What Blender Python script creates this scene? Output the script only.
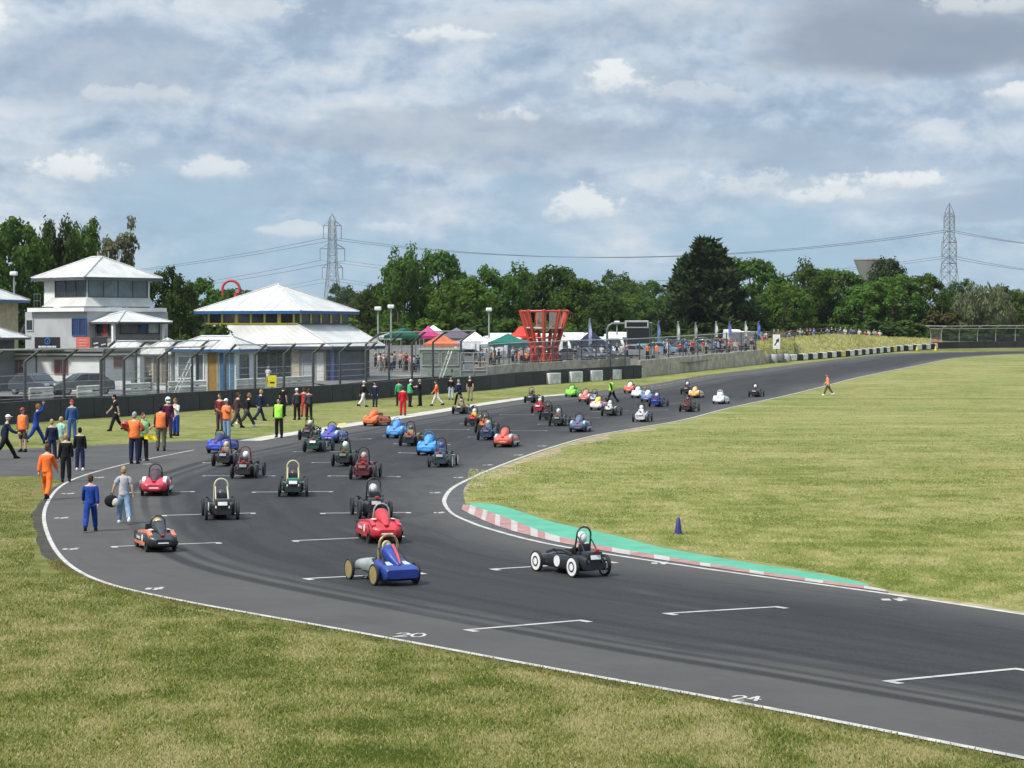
import bpy, bmesh, math, random
from mathutils import Vector, Matrix, noise as mnoise
R = math.radians
rnd = random.Random(7)
for o in list(bpy.data.objects): bpy.data.objects.remove(o)
scene = bpy.context.scene
COL = scene.collection

# ------------------------------------------------------------------ camera
CAMH, FPX, HOR = 5.3, 2278.0, 331.0
PITCH = math.atan((384 - HOR) / FPX)
cam_d = bpy.data.cameras.new('camera'); cam = bpy.data.objects.new('camera', cam_d); COL.objects.link(cam)
cam.location = (0, 0, CAMH); cam.rotation_euler = (math.pi/2 - PITCH, 0, 0)
cam_d.sensor_width = 36; cam_d.lens = 36 * FPX / 1024; cam_d.clip_start = 0.5; cam_d.clip_end = 9000
scene.camera = cam
# ------------------------------------------------------------------ exposure, world, sun
EXPO = 0.75
scene.view_settings.view_transform = 'Standard'; scene.view_settings.look = 'None'
scene.view_settings.exposure = EXPO; scene.view_settings.gamma = 1
SUN_EL, SUN_AZ = R(52), math.atan2(-0.75, -0.62)
sun_d = bpy.data.lights.new('sun', 'SUN'); sun = bpy.data.objects.new('sun', sun_d); COL.objects.link(sun)
sun_d.energy = 2.8; sun_d.angle = R(8); sun_d.color = (1, .955, .88)
sdir = Vector((math.sin(SUN_AZ)*math.cos(SUN_EL), math.cos(SUN_AZ)*math.cos(SUN_EL), math.sin(SUN_EL)))
sun.rotation_euler = sdir.to_track_quat('Z', 'Y').to_euler(); sun.location = (0, -20, 80)

class NT:
    """small helper for node trees"""
    def __init__(s, tree): s.t = tree; s.n = tree.nodes; s.l = tree.links
    def node(s, typ, **kw):
        n = s.n.new(typ)
        for k, v in kw.items(): setattr(n, k, v)
        return n
    def put(s, sock, v):
        if hasattr(v, 'is_output'): s.l.new(v, sock)
        elif v is not None:
            if sock.type == 'RGBA' and len(v) == 3: v = (*v, 1)
            sock.default_value = v
    def m(s, op, a, b=None, c=None, clamp=False):
        n = s.node('ShaderNodeMath', operation=op, use_clamp=clamp)
        s.put(n.inputs[0], a); s.put(n.inputs[1], b); s.put(n.inputs[2], c)
        return n.outputs[0]
    def sstep(s, v, lo, hi, olo=0.0, ohi=1.0):
        n = s.node('ShaderNodeMapRange', interpolation_type='SMOOTHSTEP')
        s.put(n.inputs[0], v); s.put(n.inputs[1], lo); s.put(n.inputs[2], hi); s.put(n.inputs[3], olo); s.put(n.inputs[4], ohi)
        return n.outputs[0]
    def mix(s, f, a, b, bt='MIX'):
        n = s.node('ShaderNodeMix', data_type='RGBA', blend_type=bt)
        s.put(n.inputs[0], f); s.put(n.inputs[6], a); s.put(n.inputs[7], b)
        return n.outputs[2]
    def comb(s, x, y, z):
        n = s.node('ShaderNodeCombineXYZ'); s.put(n.inputs[0], x); s.put(n.inputs[1], y); s.put(n.inputs[2], z); return n.outputs[0]
    def noise(s, vec, scale, detail=3, rough=.5, dist=0, col=False):
        n = s.node('ShaderNodeTexNoise'); s.put(n.inputs['Vector'], vec)
        n.inputs['Scale'].default_value = scale; n.inputs['Detail'].default_value = detail
        n.inputs['Roughness'].default_value = rough; n.inputs['Distortion'].default_value = dist
        return n.outputs[1 if col else 0]
    def mapping(s, vec, scale=(1, 1, 1), loc=(0, 0, 0), rot=(0, 0, 0)):
        n = s.node('ShaderNodeMapping'); s.put(n.inputs[0], vec)
        n.inputs['Location'].default_value = loc; n.inputs['Rotation'].default_value = rot; n.inputs['Scale'].default_value = scale
        return n.outputs[0]
    def ramp(s, v, stops):
        n = s.node('ShaderNodeValToRGB'); cr = n.color_ramp
        while len(cr.elements) < len(stops): cr.elements.new(.5)
        for e, (p, c) in zip(cr.elements, stops): e.position = p; e.color = (*c, 1)
        s.put(n.inputs[0], v); return n.outputs[0]

def build_world():
    w = bpy.data.worlds.new('World'); scene.world = w; w.use_nodes = True
    w.node_tree.nodes.clear(); N = NT(w.node_tree)
    out = N.node('ShaderNodeOutputWorld')
    sky = N.node('ShaderNodeTexSky', sky_type='NISHITA', sun_disc=False, sun_elevation=SUN_EL, sun_rotation=SUN_AZ)
    sky.air_density = 1.0; sky.dust_density = 1.5; sky.ozone_density = 1.0
    tc = N.node('ShaderNodeTexCoord').outputs['Generated']
    sep = N.node('ShaderNodeSeparateXYZ'); N.l.new(tc, sep.inputs[0])
    x, y, z = sep.outputs
    zc = N.m('MAXIMUM', z, 0.0)
    h = N.m('SQRT', N.m('ADD', N.m('MULTIPLY', x, x), N.m('MULTIPLY', y, y)))
    az = N.m('MULTIPLY', N.m('ARCTAN2', x, y), 57.2958)             # degrees, 0 = north of the circuit
    el = N.m('MULTIPLY', N.m('ARCTAN2', z, h), 57.2958)
    zk = N.m('ADD', zc, .075)
    q = N.comb(N.m('DIVIDE', x, zk), N.m('DIVIDE', y, zk), 0.0)
    ae = N.comb(az, el, 0.0)
    # base: pale blue gaps (clear sky) near the horizon, grey stratocumulus above
    clear = N.mix(1.0, sky.outputs[0], (.062, .074, .082), 'MULTIPLY')
    clear = N.mix(.80, clear, (.435, .63, .80))
    n1 = N.noise(N.mapping(q, (1.0, .8, 1), (3.1, 0, .7)), 1.25, 7, .53, .25)
    n2 = N.noise(N.mapping(ae, (.20, .44, 1), (4.0, 2, 0)), 1.0, 6, .55, .3)
    n3 = N.noise(N.mapping(ae, (.58, .88, 1), (1.0, 7, 2)), 1.0, 6, .6, .2)
    n3u = N.noise(N.mapping(ae, (.58, .88, 1), (.92, 7.34, 2)), 1.0, 4, .6, .2)
    rim = N.m('MULTIPLY', N.m('SUBTRACT', n3, n3u), .30)
    nn = N.m('ADD', N.m('MULTIPLY', n1, .27), N.m('ADD', N.m('MULTIPLY', n2, .52), N.m('MULTIPLY', n3, .21)))
    nn = N.m('ADD', N.m('MULTIPLY', N.m('SUBTRACT', nn, .5), 1.08), .503)
    nn = N.m('ADD', nn, rim)
    cloud = N.ramp(nn, [(.37, (.305, .40, .54)), (.45, (.385, .49, .63)), (.51, (.49, .59, .71)), (.57, (.60, .68, .775)), (.66, (.74, .785, .825))])
    cover = N.sstep(N.m('ADD', el, N.m('MULTIPLY', N.m('SUBTRACT', n2, .5), 9.0)), .6, 4.6, .12, .93)
    base = N.mix(cover, clear, cloud)
    # grey, darker cloud decks: (azimuth, elevation, half width, half height, amount)
    def deck(colr, a, e, ra, re, amt, c=(.345, .42, .535)):
        dx = N.m('DIVIDE', N.m('SUBTRACT', N.m('ADD', az, N.m('MULTIPLY', N.m('SUBTRACT', n3, .5), 5.0)), a), ra)
        dy = N.m('DIVIDE', N.m('SUBTRACT', N.m('ADD', el, N.m('MULTIPLY', N.m('SUBTRACT', n1, .5), 3.0)), e), re)
        d = N.m('ADD', N.m('MULTIPLY', dx, dx), N.m('MULTIPLY', dy, dy))
        return N.mix(N.sstep(d, .25, 1.25, amt, 0.0), colr, c)
    base = deck(base, 10.3, 7.2, 4.6, 1.35, .92, (.30, .365, .465))
    base = deck(base, 11.8, 3.3, 2.6, .75, .75, (.36, .465, .60))
    base = deck(base, -1.5, 4.9, 5.5, .75, .62, (.40, .47, .565))
    base = deck(base, -9.6, 6.5, 3.4, 1.3, .62, (.385, .475, .595))
    base = deck(base, 5.5, 4.3, 5.0, .6, .55, (.41, .50, .61))
    base = deck(base, 3.0, 7.9, 6.0, .5, .35, (.46, .53, .62))
    base = deck(base, -5.0, 3.3, 4.5, .35, .4, (.43, .53, .65))
    base = deck(base, -12, 4.7, 3.5, .35, .35, (.43, .53, .65))
    # sunlit cumulus heads: sharp ragged top, soft fading base
    pn = N.noise(N.mapping(ae, (1.0, 1.35, 1), (11, 3, 1)), 1.5, 8, .62, .15)
    pn2 = N.noise(N.mapping(ae, (1.0, 1.35, 1), (2, 13, 5)), .8, 4, .5)
    wob = N.m('ADD', N.m('MULTIPLY', N.m('SUBTRACT', pn, .5), 2.6), N.m('MULTIPLY', N.m('SUBTRACT', pn2, .5), 1.9))
    puffs = [(-10.9, 3.95, 1.35, .50, .85), (-7.4, 4.0, 1.0, .36, .65), (2.65, 6.25, 1.25, .48, .95), (1.95, 3.1, 1.25, .58, .80),
             (8.1, 3.35, 1.4, .33, .80), (9.8, 3.7, 1.7, .36, .90), (6.0, 3.6, 1.5, .50, .45), (-13.0, 7.6, .8, 1.2, 1.0), (-1.6, 7.35, 1.3, .30, .75),
             (-.3, 5.4, 1.1, .32, .55), (12.5, 5.85, .9, .28, .85), (-9.0, 5.8, 1.7, .30, .35), (11.6, 7.95, 1.5, .35, .55), (4.4, 5.9, 1.5, .35, .35),
             (-5.5, 2.5, 1.0, .25, .45), (-3.2, 2.6, .8, .2, .35), (-7.0, 7.9, 2.2, .4, .45), (10.6, 5.0, 1.3, .22, .3), (-12.5, 2.5, 1.4, .3, .3)]
    for a, e, ra, re, amt in puffs:
        dx = N.m('DIVIDE', N.m('SUBTRACT', az, a), ra)
        dv = N.m('SUBTRACT', el, e)
        up = N.m('DIVIDE', N.m('MAXIMUM', dv, 0.0), re)
        dn = N.m('DIVIDE', N.m('MINIMUM', dv, 0.0), re * .8)
        d = N.m('ADD', N.m('MULTIPLY', dx, dx), N.m('ADD', N.m('MULTIPLY', up, up), N.m('MULTIPLY', dn, dn)))
        base = N.mix(N.m('MULTIPLY', N.m('POWER', 2.718, N.m('MULTIPLY', d, -.55)), .42*amt), base, (.66, .72, .78))
        g = N.m('MAXIMUM', N.m('SUBTRACT', 1.5, d), -1.5)
        v = N.m('ADD', N.m('MULTIPLY', g, .62), wob)
        hard = N.sstep(dv, -re, re * .8, .7, 2.4)
        f = N.m('MULTIPLY', N.m('SUBTRACT', v, .33), hard, clamp=True)
        f = N.m('MULTIPLY', N.sstep(f, 0.0, 1.0), .9*amt)
        base = N.mix(f, base, N.mix(N.sstep(dv, -re, re * .3), (.66, .71, .76), (.88, .905, .90)))
    # an overcast sky is up to three times brighter overhead than at the horizon
    lift = N.sstep(el, 12, 75, 1.0, 2.5)
    back = N.node('ShaderNodeBackground'); N.put(back.inputs[0], base)
    N.put(back.inputs[1], N.m('MULTIPLY', lift, 2 ** (-EXPO)))
    N.l.new(back.outputs[0], out.inputs[0])
build_world()

# ------------------------------------------------------------------ ground shape and picture-to-ground helpers
def gz(Y):
    t = (Y - 186) / 12
    sp = 12 * (math.log1p(math.exp(t)) if t < 30 else t)
    z = .02 * sp
    return z if z < 3.4 else 3.4 + 1.1 * (1 - math.exp(-(z - 3.4) / 1.1))
_cp, _sp = math.cos(PITCH), math.sin(PITCH)
def ray(px, py):
    v = 384 - py
    return (px - 512), FPX * _cp + v * _sp, -FPX * _sp + v * _cp
def G(px, py):
    """ground point seen at picture position px, py"""
    a, b, c = ray(px, py); s = c / b
    f = lambda Y: CAMH + s * Y - gz(Y)
    lo, hi = 3.0, 3.0
    while f(hi) > 0 and hi < 1500: lo = hi; hi *= 1.03
    for _ in range(40):
        mid = (lo + hi) / 2
        if f(mid) > 0: lo = mid
        else: hi = mid
    return Vector((a / b * hi, hi, gz(hi)))
def at(px, py, Y):
    a, b, c = ray(px, py); return Vector((a / b * Y, Y, CAMH + c / b * Y))
def ppm(Y): return FPX / Y

# ------------------------------------------------------------------ mesh collector
class MB:
    def __init__(s): s.v = []; s.f = []; s.mi = []; s.uv = None
    def add(s, vs, fs, mi=0):
        b = len(s.v); s.v += [tuple(v) for v in vs]; s.f += [tuple(i + b for i in f) for f in fs]; s.mi += [mi] * len(fs); return s
    def box(s, c, size, rz=0, mi=0, M=None, taper=1.0, bev=0):
        hx, hy, hz = size[0]/2, size[1]/2, size[2]/2
        if bev:
            b = min(bev, hx*.9, hy*.9, hz*.9); bm = bmesh.new()
            bmesh.ops.create_cube(bm, size=1)
            for v in bm.verts: v.co = Vector((v.co.x*hx*2, v.co.y*hy*2, v.co.z*hz*2))
            bmesh.ops.bevel(bm, geom=bm.edges[:], offset=b, segments=2, affect='EDGES', profile=.5)
            bm.verts.index_update(); vs = [v.co.copy() for v in bm.verts]; fs = [[v.index for v in f.verts] for f in bm.faces]; bm.free()
        else:
            vs = [Vector((x*hx*(taper if z > 0 else 1), y*hy*(taper if z > 0 else 1), z*hz)) for z in (-1, 1) for x, y in ((-1,-1),(1,-1),(1,1),(-1,1))]
            fs = [(3,2,1,0),(4,5,6,7),(0,1,5,4),(1,2,6,5),(2,3,7,6),(3,0,4,7)]
        rot = M if M is not None else Matrix.Rotation(rz, 3, 'Z'); c = Vector(c)
        return s.add([rot @ v + c for v in vs], fs, mi)
    def tube(s, pts, r, n=6, mi=0, cap=True, closed=False):
        pts = [Vector(p) for p in pts]; k = len(pts); rr = r if isinstance(r, (list, tuple)) else [r]*k
        vs = []; prev = None
        for i, p in enumerate(pts):
            if closed: t = pts[(i+1) % k] - pts[i-1]
            else: t = pts[min(i+1, k-1)] - pts[max(i-1, 0)]
            t.normalize()
            if prev is None:
                a = Vector((0,0,1)) if abs(t.z) < .9 else Vector((1,0,0)); a = t.cross(a).normalized()
            else:
                a = prev - t * prev.dot(t); a = a.normalized() if a.length > 1e-6 else t.orthogonal().normalized()
            prev = a; b = t.cross(a)
            vs += [p + (a*math.cos(2*math.pi*j/n) + b*math.sin(2*math.pi*j/n)) * rr[i] for j in range(n)]
        fs = [(i*n+j, i*n+(j+1) % n, ((i+1) % k)*n+(j+1) % n, ((i+1) % k)*n+j) for i in range(k if closed else k-1) for j in range(n)]
        if cap and not closed: fs += [tuple(range(n))[::-1], tuple((k-1)*n+j for j in range(n))]
        return s.add(vs, fs, mi)
    def loft(s, secs, mi=0, cap=True, closed=True):
        n = len(secs[0]); vs = [p for sec in secs for p in sec]
        fs = [(i*n+j, i*n+(j+1) % n, (i+1)*n+(j+1) % n, (i+1)*n+j) for i in range(len(secs)-1) for j in range(n if closed else n-1)]
        if cap: fs += [tuple(range(n))[::-1], tuple((len(secs)-1)*n+j for j in range(n))]
        return s.add(vs, fs, mi)
    def ball(s, c, r, nu=12, nv=8, mi=0, z0=-1.0, z1=1.0, M=None):
        c = Vector(c); r = (r, r, r) if not isinstance(r, (tuple, list)) else r
        a0, a1 = math.asin(z0), math.asin(z1); secs = []
        for i in range(nv+1):
            a = a0 + (a1-a0)*i/nv; ca = max(math.cos(a), .001)
            sec = [Vector((r[0]*ca*math.cos(2*math.pi*j/nu), r[1]*ca*math.sin(2*math.pi*j/nu), r[2]*math.sin(a))) for j in range(nu)]
            secs.append([(M @ p if M is not None else p) + c for p in sec])
        return s.loft(secs, mi)
    def disc(s, c, axis, r, th, n=20, mi=0):
        c = Vector(c); a = Vector(axis).normalized()
        return s.tube([c - a*th/2, c + a*th/2], r, n, mi)
    def mesh(s, name, mats=(), smooth=False):
        me = bpy.data.meshes.new(name); me.from_pydata(s.v, [], s.f)
        for m in mats: me.materials.append(m)
        if mats: me.polygons.foreach_set('material_index', s.mi)
        if smooth: me.polygons.foreach_set('use_smooth', [True]*len(me.polygons))
        me.update(); return me
    def build(s, name, mats, parent=None, smooth=False, loc=(0,0,0), rz=0):
        mats = mats if isinstance(mats, (list, tuple)) else [mats]
        o = bpy.data.objects.new(name, s.mesh(name, mats, smooth)); COL.objects.link(o)
        o.location = loc; o.rotation_euler = (0, 0, rz)
        if parent: o.parent = parent
        if smooth: sharpen(o.data)
        return o
def sharpen(me, ang=R(42)):
    try: me.set_sharp_from_angle(angle=ang)
    except Exception: pass
def tag(o, label=None, cat=None, group=None, kind=None):
    if label: o['label'] = label
    if cat: o['category'] = cat
    if group: o['group'] = group
    if kind: o['kind'] = kind
    return o
def thing(name, label, cat, loc=(0,0,0), rz=0, group=None):
    o = bpy.data.objects.new(name, None); COL.objects.link(o); o.empty_display_size = .3
    o.location = loc; o.rotation_euler = (0, 0, rz); return tag(o, label, cat, group)
def inst(name, mesh, mats, parent=None, loc=(0,0,0), rz=0):
    """object on a shared mesh with its own materials"""
    o = bpy.data.objects.new(name, mesh); COL.objects.link(o)
    for sl, m in zip(o.material_slots, mats): sl.link = 'OBJECT'; sl.material = m
    o.location = loc; o.rotation_euler = (0, 0, rz)
    if parent: o.parent = parent
    return o

# ------------------------------------------------------------------ materials
_mc = {}
def paint(col, rough=.45, metal=0.0, var=.12, nscale=4.0, bump=0.0, coat=0.0, name=None):
    key = (tuple(col), rough, metal, var, nscale, bump, coat)
    if key in _mc: return _mc[key]
    m = bpy.data.materials.new(name or 'paint'); m.use_nodes = True; N = NT(m.node_tree)
    b = m.node_tree.nodes['Principled BSDF']; b.inputs['Roughness'].default_value = rough; b.inputs['Metallic'].default_value = metal
    if coat: b.inputs['Coat Weight'].default_value = coat; b.inputs['Coat Roughness'].default_value = .12
    tc = N.node('ShaderNodeTexCoord').outputs['Object']
    n = N.noise(tc, nscale, 5, .6)
    lo = tuple(c*(1-var) for c in col); hi = tuple(min(1, c*(1+var)) for c in col)
    N.put(b.inputs['Base Color'], N.mix(N.sstep(n, .3, .7), lo, hi))
    N.put(b.inputs['Roughness'], N.m('ADD', N.m('MULTIPLY', N.noise(tc, nscale*3, 3), .18), rough - .09))
    if bump:
        bn = N.node('ShaderNodeBump'); bn.inputs['Strength'].default_value = bump; bn.inputs['Distance'].default_value = .02
        N.l.new(N.noise(tc, nscale*8, 3), bn.inputs['Height']); N.l.new(bn.outputs[0], b.inputs['Normal'])
    _mc[key] = m; return m
def cloth(col):
    m = paint(col, .86, 0, .24, 7.0, .45, name='cloth'); m.node_tree.nodes['Principled BSDF'].inputs['Specular IOR Level'].default_value = .12; return m
def gloss(col): return paint(col, .42, 0, .20, 2.5, 0, .25, name='car_paint')
def glass(col=(.02, .025, .03)): return paint(col, .12, 0, .1, 1.0, name='dark_glass')
BLACK = (.012, .012, .013); WHITE = (.78, .78, .76); RUBBER = paint((.016, .016, .017), .8, 0, .3, 9, name='rubber')
STEEL = paint((.30, .31, .32), .45, .7, .2, 6, name='galvanised_steel'); DSTEEL = paint((.10, .105, .11), .55, .4, .2, 6, name='dark_steel')

def ground_mat(name, dry, green, dark, dryness=.5, mow=0.0):
    m = bpy.data.materials.new(name); m.use_nodes = True; N = NT(m.node_tree); b = m.node_tree.nodes['Principled BSDF']
    pos = N.node('ShaderNodeNewGeometry').outputs['Position']
    big = N.noise(N.mapping(pos, (1, .55, 1)), .16, 5, .6, .4)
    mid = N.noise(N.mapping(pos, (1, .8, 1)), 1.1, 6, .68, .3)
    fin = N.noise(N.mapping(pos, (1, .40, 1)), 11.0, 6, .82)
    hay = N.noise(N.mapping(pos, (.28, .95, 1), (9, 3, 0), (0, 0, .12)), .55, 6, .65, .5)
    mid2 = N.noise(N.mapping(pos, (1, .9, 1), (7, 2, 0)), 2.6, 6, .72, .5)
    f = N.m('ADD', N.m('MULTIPLY', big, .26), N.m('ADD', N.m('MULTIPLY', mid, .30), N.m('ADD', N.m('MULTIPLY', mid2, .30), N.m('MULTIPLY', fin, .30))))
    c = N.mix(N.sstep(f, .52, .66), green, dry)
    c = N.mix(N.sstep(f, .56, .49, 0.0, .9), c, dark)
    c = N.mix(N.sstep(hay, .58 - .1*dryness, .74, 0.0, .75), c, tuple(min(1, k*1.45) for k in dry))
    if mow:
        st = N.noise(N.mapping(pos, (.02, .30, 1), (0, 5, 0)), 1.0, 3, .5)
        c = N.mix(N.sstep(st, .45, .62, 0.0, mow), c, tuple(k*1.25 for k in dry))
    c = N.mix(N.sstep(fin, .48, .66, .0, .55), c, tuple(k*.5 for k in green), 'MIX')
    N.put(b.inputs['Base Color'], c); b.inputs['Roughness'].default_value = 1; b.inputs['Specular IOR Level'].default_value = .05
    bn = N.node('ShaderNodeBump'); bn.inputs['Strength'].default_value = .55; bn.inputs['Distance'].default_value = .06
    N.l.new(N.m('ADD', fin, mid), bn.inputs['Height']); N.l.new(bn.outputs[0], b.inputs['Normal'])
    return m
M_GRASS = ground_mat('verge_grass', (.205, .180, .072), (.100, .116, .029), (.058, .072, .017))
M_FIELD = ground_mat('infield_grass', (.265, .243, .100), (.155, .176, .053), (.112, .137, .038), .6, .30)
M_MID = ground_mat('far_verge_grass', (.255, .235, .095), (.140, .165, .045), (.085, .110, .028))
def road_mat():
    m = bpy.data.materials.new('asphalt'); m.use_nodes = True; N = NT(m.node_tree); b = m.node_tree.nodes['Principled BSDF']
    uv = N.node('ShaderNodeTexCoord').outputs['UV']; pos = N.node('ShaderNodeNewGeometry').outputs['Position']
    sp = N.node('ShaderNodeSeparateXYZ'); N.l.new(uv, sp.inputs[0]); u, v = sp.outputs[0], sp.outputs[1]
    wv = N.m('ADD', u, N.m('MULTIPLY', N.m('SUBTRACT', N.noise(N.comb(0.0, v, 0.0), .045, 2), .5), .22))
    sv = N.comb(wv, N.m('MULTIPLY', v, .012), 0.0)
    s1 = N.noise(sv, 9.0, 4, .6); s2 = N.noise(N.mapping(sv, (1, .6, 1), (5, 2, 0)), 38.0, 4, .65)
    band = N.m('MULTIPLY', N.sstep(wv, .20, .36), N.sstep(wv, 1.02, .74))
    grain = N.noise(pos, 20.0, 4, .8); blot = N.noise(pos, .5, 6, .65)
    c = N.mix(N.sstep(blot, .3, .7), (.062, .0575, .0515), (.077, .0715, .0645))
    c = N.mix(N.m('MULTIPLY', band, .9), c, (.0185, .0186, .0184))
    dk = N.m('MULTIPLY', N.sstep(s1, .50, .66), N.m('ADD', .12, N.m('MULTIPLY', band, .8)))
    c = N.mix(dk, c, (.012, .012, .0125))
    c = N.mix(N.m('MULTIPLY', N.sstep(s2, .55, .64), N.m('ADD', .12, N.m('MULTIPLY', band, .6))), c, (.013, .013, .0135))
    # two long arcs of rubber left by tyres through the bend
    for p, w_, a_ in ((.200, .014, .9), (.245, .009, .7), (.30, .012, .6), (.37, .014, .7), (.55, .012, .55), (.62, .02, .5), (.74, .012, .4)):
        d = N.m('ABSOLUTE', N.m('SUBTRACT', N.m('ADD', u, N.m('MULTIPLY', N.m('SUBTRACT', N.noise(N.comb(float(p*9), v, 0.0), .035, 2), .5), .13)), p))
        k = N.m('MULTIPLY', N.sstep(d, w_*.5, w_*1.6, a_, 0.0), N.sstep(N.noise(N.comb(u, v, float(p*7)), .05, 2), .28, .42))
        c = N.mix(k, c, (.012, .012, .0125))
    lite = N.noise(N.mapping(sv, (1, 1, 1), (1, 9, 0)), 16.0, 3, .6)
    c = N.mix(N.sstep(lite, .58, .76, 0.0, .35), c, (.072, .071, .070))
    c = N.mix(N.sstep(grain, .35, .75, 0.0, .3), c, (.085, .085, .085))
    N.put(b.inputs['Base Color'], c); b.inputs['Roughness'].default_value = .82; b.inputs['Specular IOR Level'].default_value = .25
    bn = N.node('ShaderNodeBump'); bn.inputs['Strength'].default_value = .25; bn.inputs['Distance'].default_value = .01
    N.l.new(grain, bn.inputs['Height']); N.l.new(bn.outputs[0], b.inputs['Normal'])
    return m
M_ROAD = road_mat()
M_LINE = paint((.41, .395, .36), .8, 0, .25, 2.5, name='road_paint')
def worn_paint(col, base=(.07, .07, .07), wear=.45, name='worn_paint'):
    m = bpy.data.materials.new(name); m.use_nodes = True; N = NT(m.node_tree); b = m.node_tree.nodes['Principled BSDF']
    pos = N.node('ShaderNodeNewGeometry').outputs['Position']
    n = N.noise(pos, 3.2, 6, .7, .4)
    N.put(b.inputs['Base Color'], N.mix(N.sstep(n, .5, .72, 0.0, wear), N.mix(N.sstep(N.noise(pos, 1.1, 4), .3, .7), tuple(k*.8 for k in col), col), base))
    b.inputs['Roughness'].default_value = .8; return m
M_SLOT = worn_paint((.44, .43, .40), (.09, .09, .09), .55, 'grid_paint')
M_KGREEN = worn_paint((.075, .345, .215), (.17, .27, .17), .6, 'green_run_off_paint')
M_KRED = worn_paint((.34, .17, .15), (.40, .34, .31), .95, 'kerb_red'); M_KWHITE = worn_paint((.44, .39, .36), (.36, .25, .22), .95, 'kerb_white')
M_CONC = paint((.40, .355, .275), .9, 0, .25, 1.2, .3, name='concrete'); M_KERB = paint((.43, .40, .34), .9, 0, .25, .9, .3, name='pale_concrete')
M_SOIL = paint((.036, .030, .022), 1, 0, .45, 2.5, .6, name='soil')
# ------------------------------------------------------------------ ground sheet
def sheet():
    ys = [-60 + 10*i for i in range(24)] + [180 + 4*i for i in range(70)] + [460 + 20*i for i in range(28)] + [1020 + 200*i for i in range(21)]
    ys = sorted(set(ys)); xs = [-4000, -1500, -600, -300, -150, -75, -40, -20, 0, 20, 40, 75, 150, 300, 600, 1500, 4000]
    mb = MB(); mb.add([(x, y, gz(y) if y > 0 else 0) for y in ys for x in xs],
        [(i*len(xs)+j, i*len(xs)+j+1, (i+1)*len(xs)+j+1, (i+1)*len(xs)+j) for i in range(len(ys)-1) for j in range(len(xs)-1)])
    tag(mb.build('ground', M_GRASS), 'mown grass ground around the circuit', kind='structure')
sheet()
def flat(name, pts, off, m, parent=None, cut=True):
    """flat sheet on the terrain from a ground outline"""
    bm = bmesh.new(); f = bm.faces.new([bm.verts.new((p[0], p[1], 0)) for p in pts])
    ymax = max(p[1] for p in pts)
    if cut and ymax > 150:
        y = 148
        while y < min(ymax, 480):
            bmesh.ops.bisect_plane(bm, geom=bm.verts[:]+bm.edges[:]+bm.faces[:], plane_co=(0, y, 0), plane_no=(0, 1, 0)); y += 4
    bmesh.ops.triangulate(bm, faces=bm.faces[:])
    bm.normal_update()
    for f in bm.faces:
        if f.normal.z < 0: f.normal_flip()
    for v in bm.verts: v.co.z = gz(v.co.y) + off
    me = bpy.data.meshes.new(name); bm.to_mesh(me); bm.free(); me.materials.append(m)
    o = bpy.data.objects.new(name, me); COL.objects.link(o)
    if parent: o.parent = parent
    return o

# ------------------------------------------------------------------ the track: matched points of its left and right edge
PAIRS = [((1075,350.2),(1075,353.4)), ((1024,350.7),(1024,354)), ((900,353.5),(964,357.5)), ((860,357),(916,366)), ((803,363.5),(857,378)), ((750,370),(830,385)),
 ((704,375.5),(790,395)), ((640,386),(732,407.7)), ((567,394),(680,421)), ((526,397.5),(640,428)), ((471,405),(595,436)), ((408,415),(549,449)),
 ((330,427),(502,466)), ((262,437.5),(471,479.5)), ((193,450.3),(454,489)), ((128,463.5),(446.5,500)), ((69,481),(447,505)), ((45,505),(450,510)), ((45,533),(454,514)), ((69,567),(461,517.8)),
 ((107,585),(470,521.5)), ((171,600),(486,527.5)), ((341,631),(553,544.7)), ((560,671.8),(700,568)), ((740,705),(888,594)), ((1024,760.5),(1024,614.5))]
GL = [G(*a).xy for a, b in PAIRS]; GR = [G(*b).xy for a, b in PAIRS]
for L, k in ((GL, 42), (GR, 38)):                       # the straight goes on past the frame
    d = (L[-1] - L[-2]).normalized(); L.append(L[-1] + d*k*.5); L.append(L[-1] + d*k*.5)
    d = Vector((1, .05)); L.insert(0, L[0] + d*60)
def spline(P, n):
    out = []
    for i in range(len(P)-1):
        p0, p1, p2, p3 = P[max(i-1, 0)], P[i], P[i+1], P[min(i+2, len(P)-1)]
        t0 = 0; t1 = max((p1-p0).length, 1e-3)**.5; t2 = t1 + max((p2-p1).length, 1e-3)**.5; t3 = t2 + max((p3-p2).length, 1e-3)**.5
        if i == 0: t0 = -t1*0; p0 = p1*2 - p2; t1 = max((p1-p0).length, 1e-3)**.5; t2 = t1 + (p2-p1).length**.5; t3 = t2 + max((p3-p2).length,1e-3)**.5
        if i == len(P)-2: p3 = p2*2 - p1; t3 = t2 + (p3-p2).length**.5
        for k in range(n):
            t = t1 + (t2-t1)*k/n
            A1 = p0*((t1-t)/(t1-t0)) + p1*((t-t0)/(t1-t0)); A2 = p1*((t2-t)/(t2-t1)) + p2*((t-t1)/(t2-t1)); A3 = p2*((t3-t)/(t3-t2)) + p3*((t-t2)/(t3-t2))
            B1 = A1*((t2-t)/(t2-t0)) + A2*((t-t0)/(t2-t0)); B2 = A2*((t3-t)/(t3-t1)) + A3*((t-t1)/(t3-t1))
            out.append(B1*((t2-t)/(t2-t1)) + B2*((t-t1)/(t2-t1)))
    out.append(P[-1].copy()); return out
NS = 10
SL, SR = spline(GL, NS), spline(GR, NS)
SMID = [(a+b)/2 for a, b in zip(SL, SR)]
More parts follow.
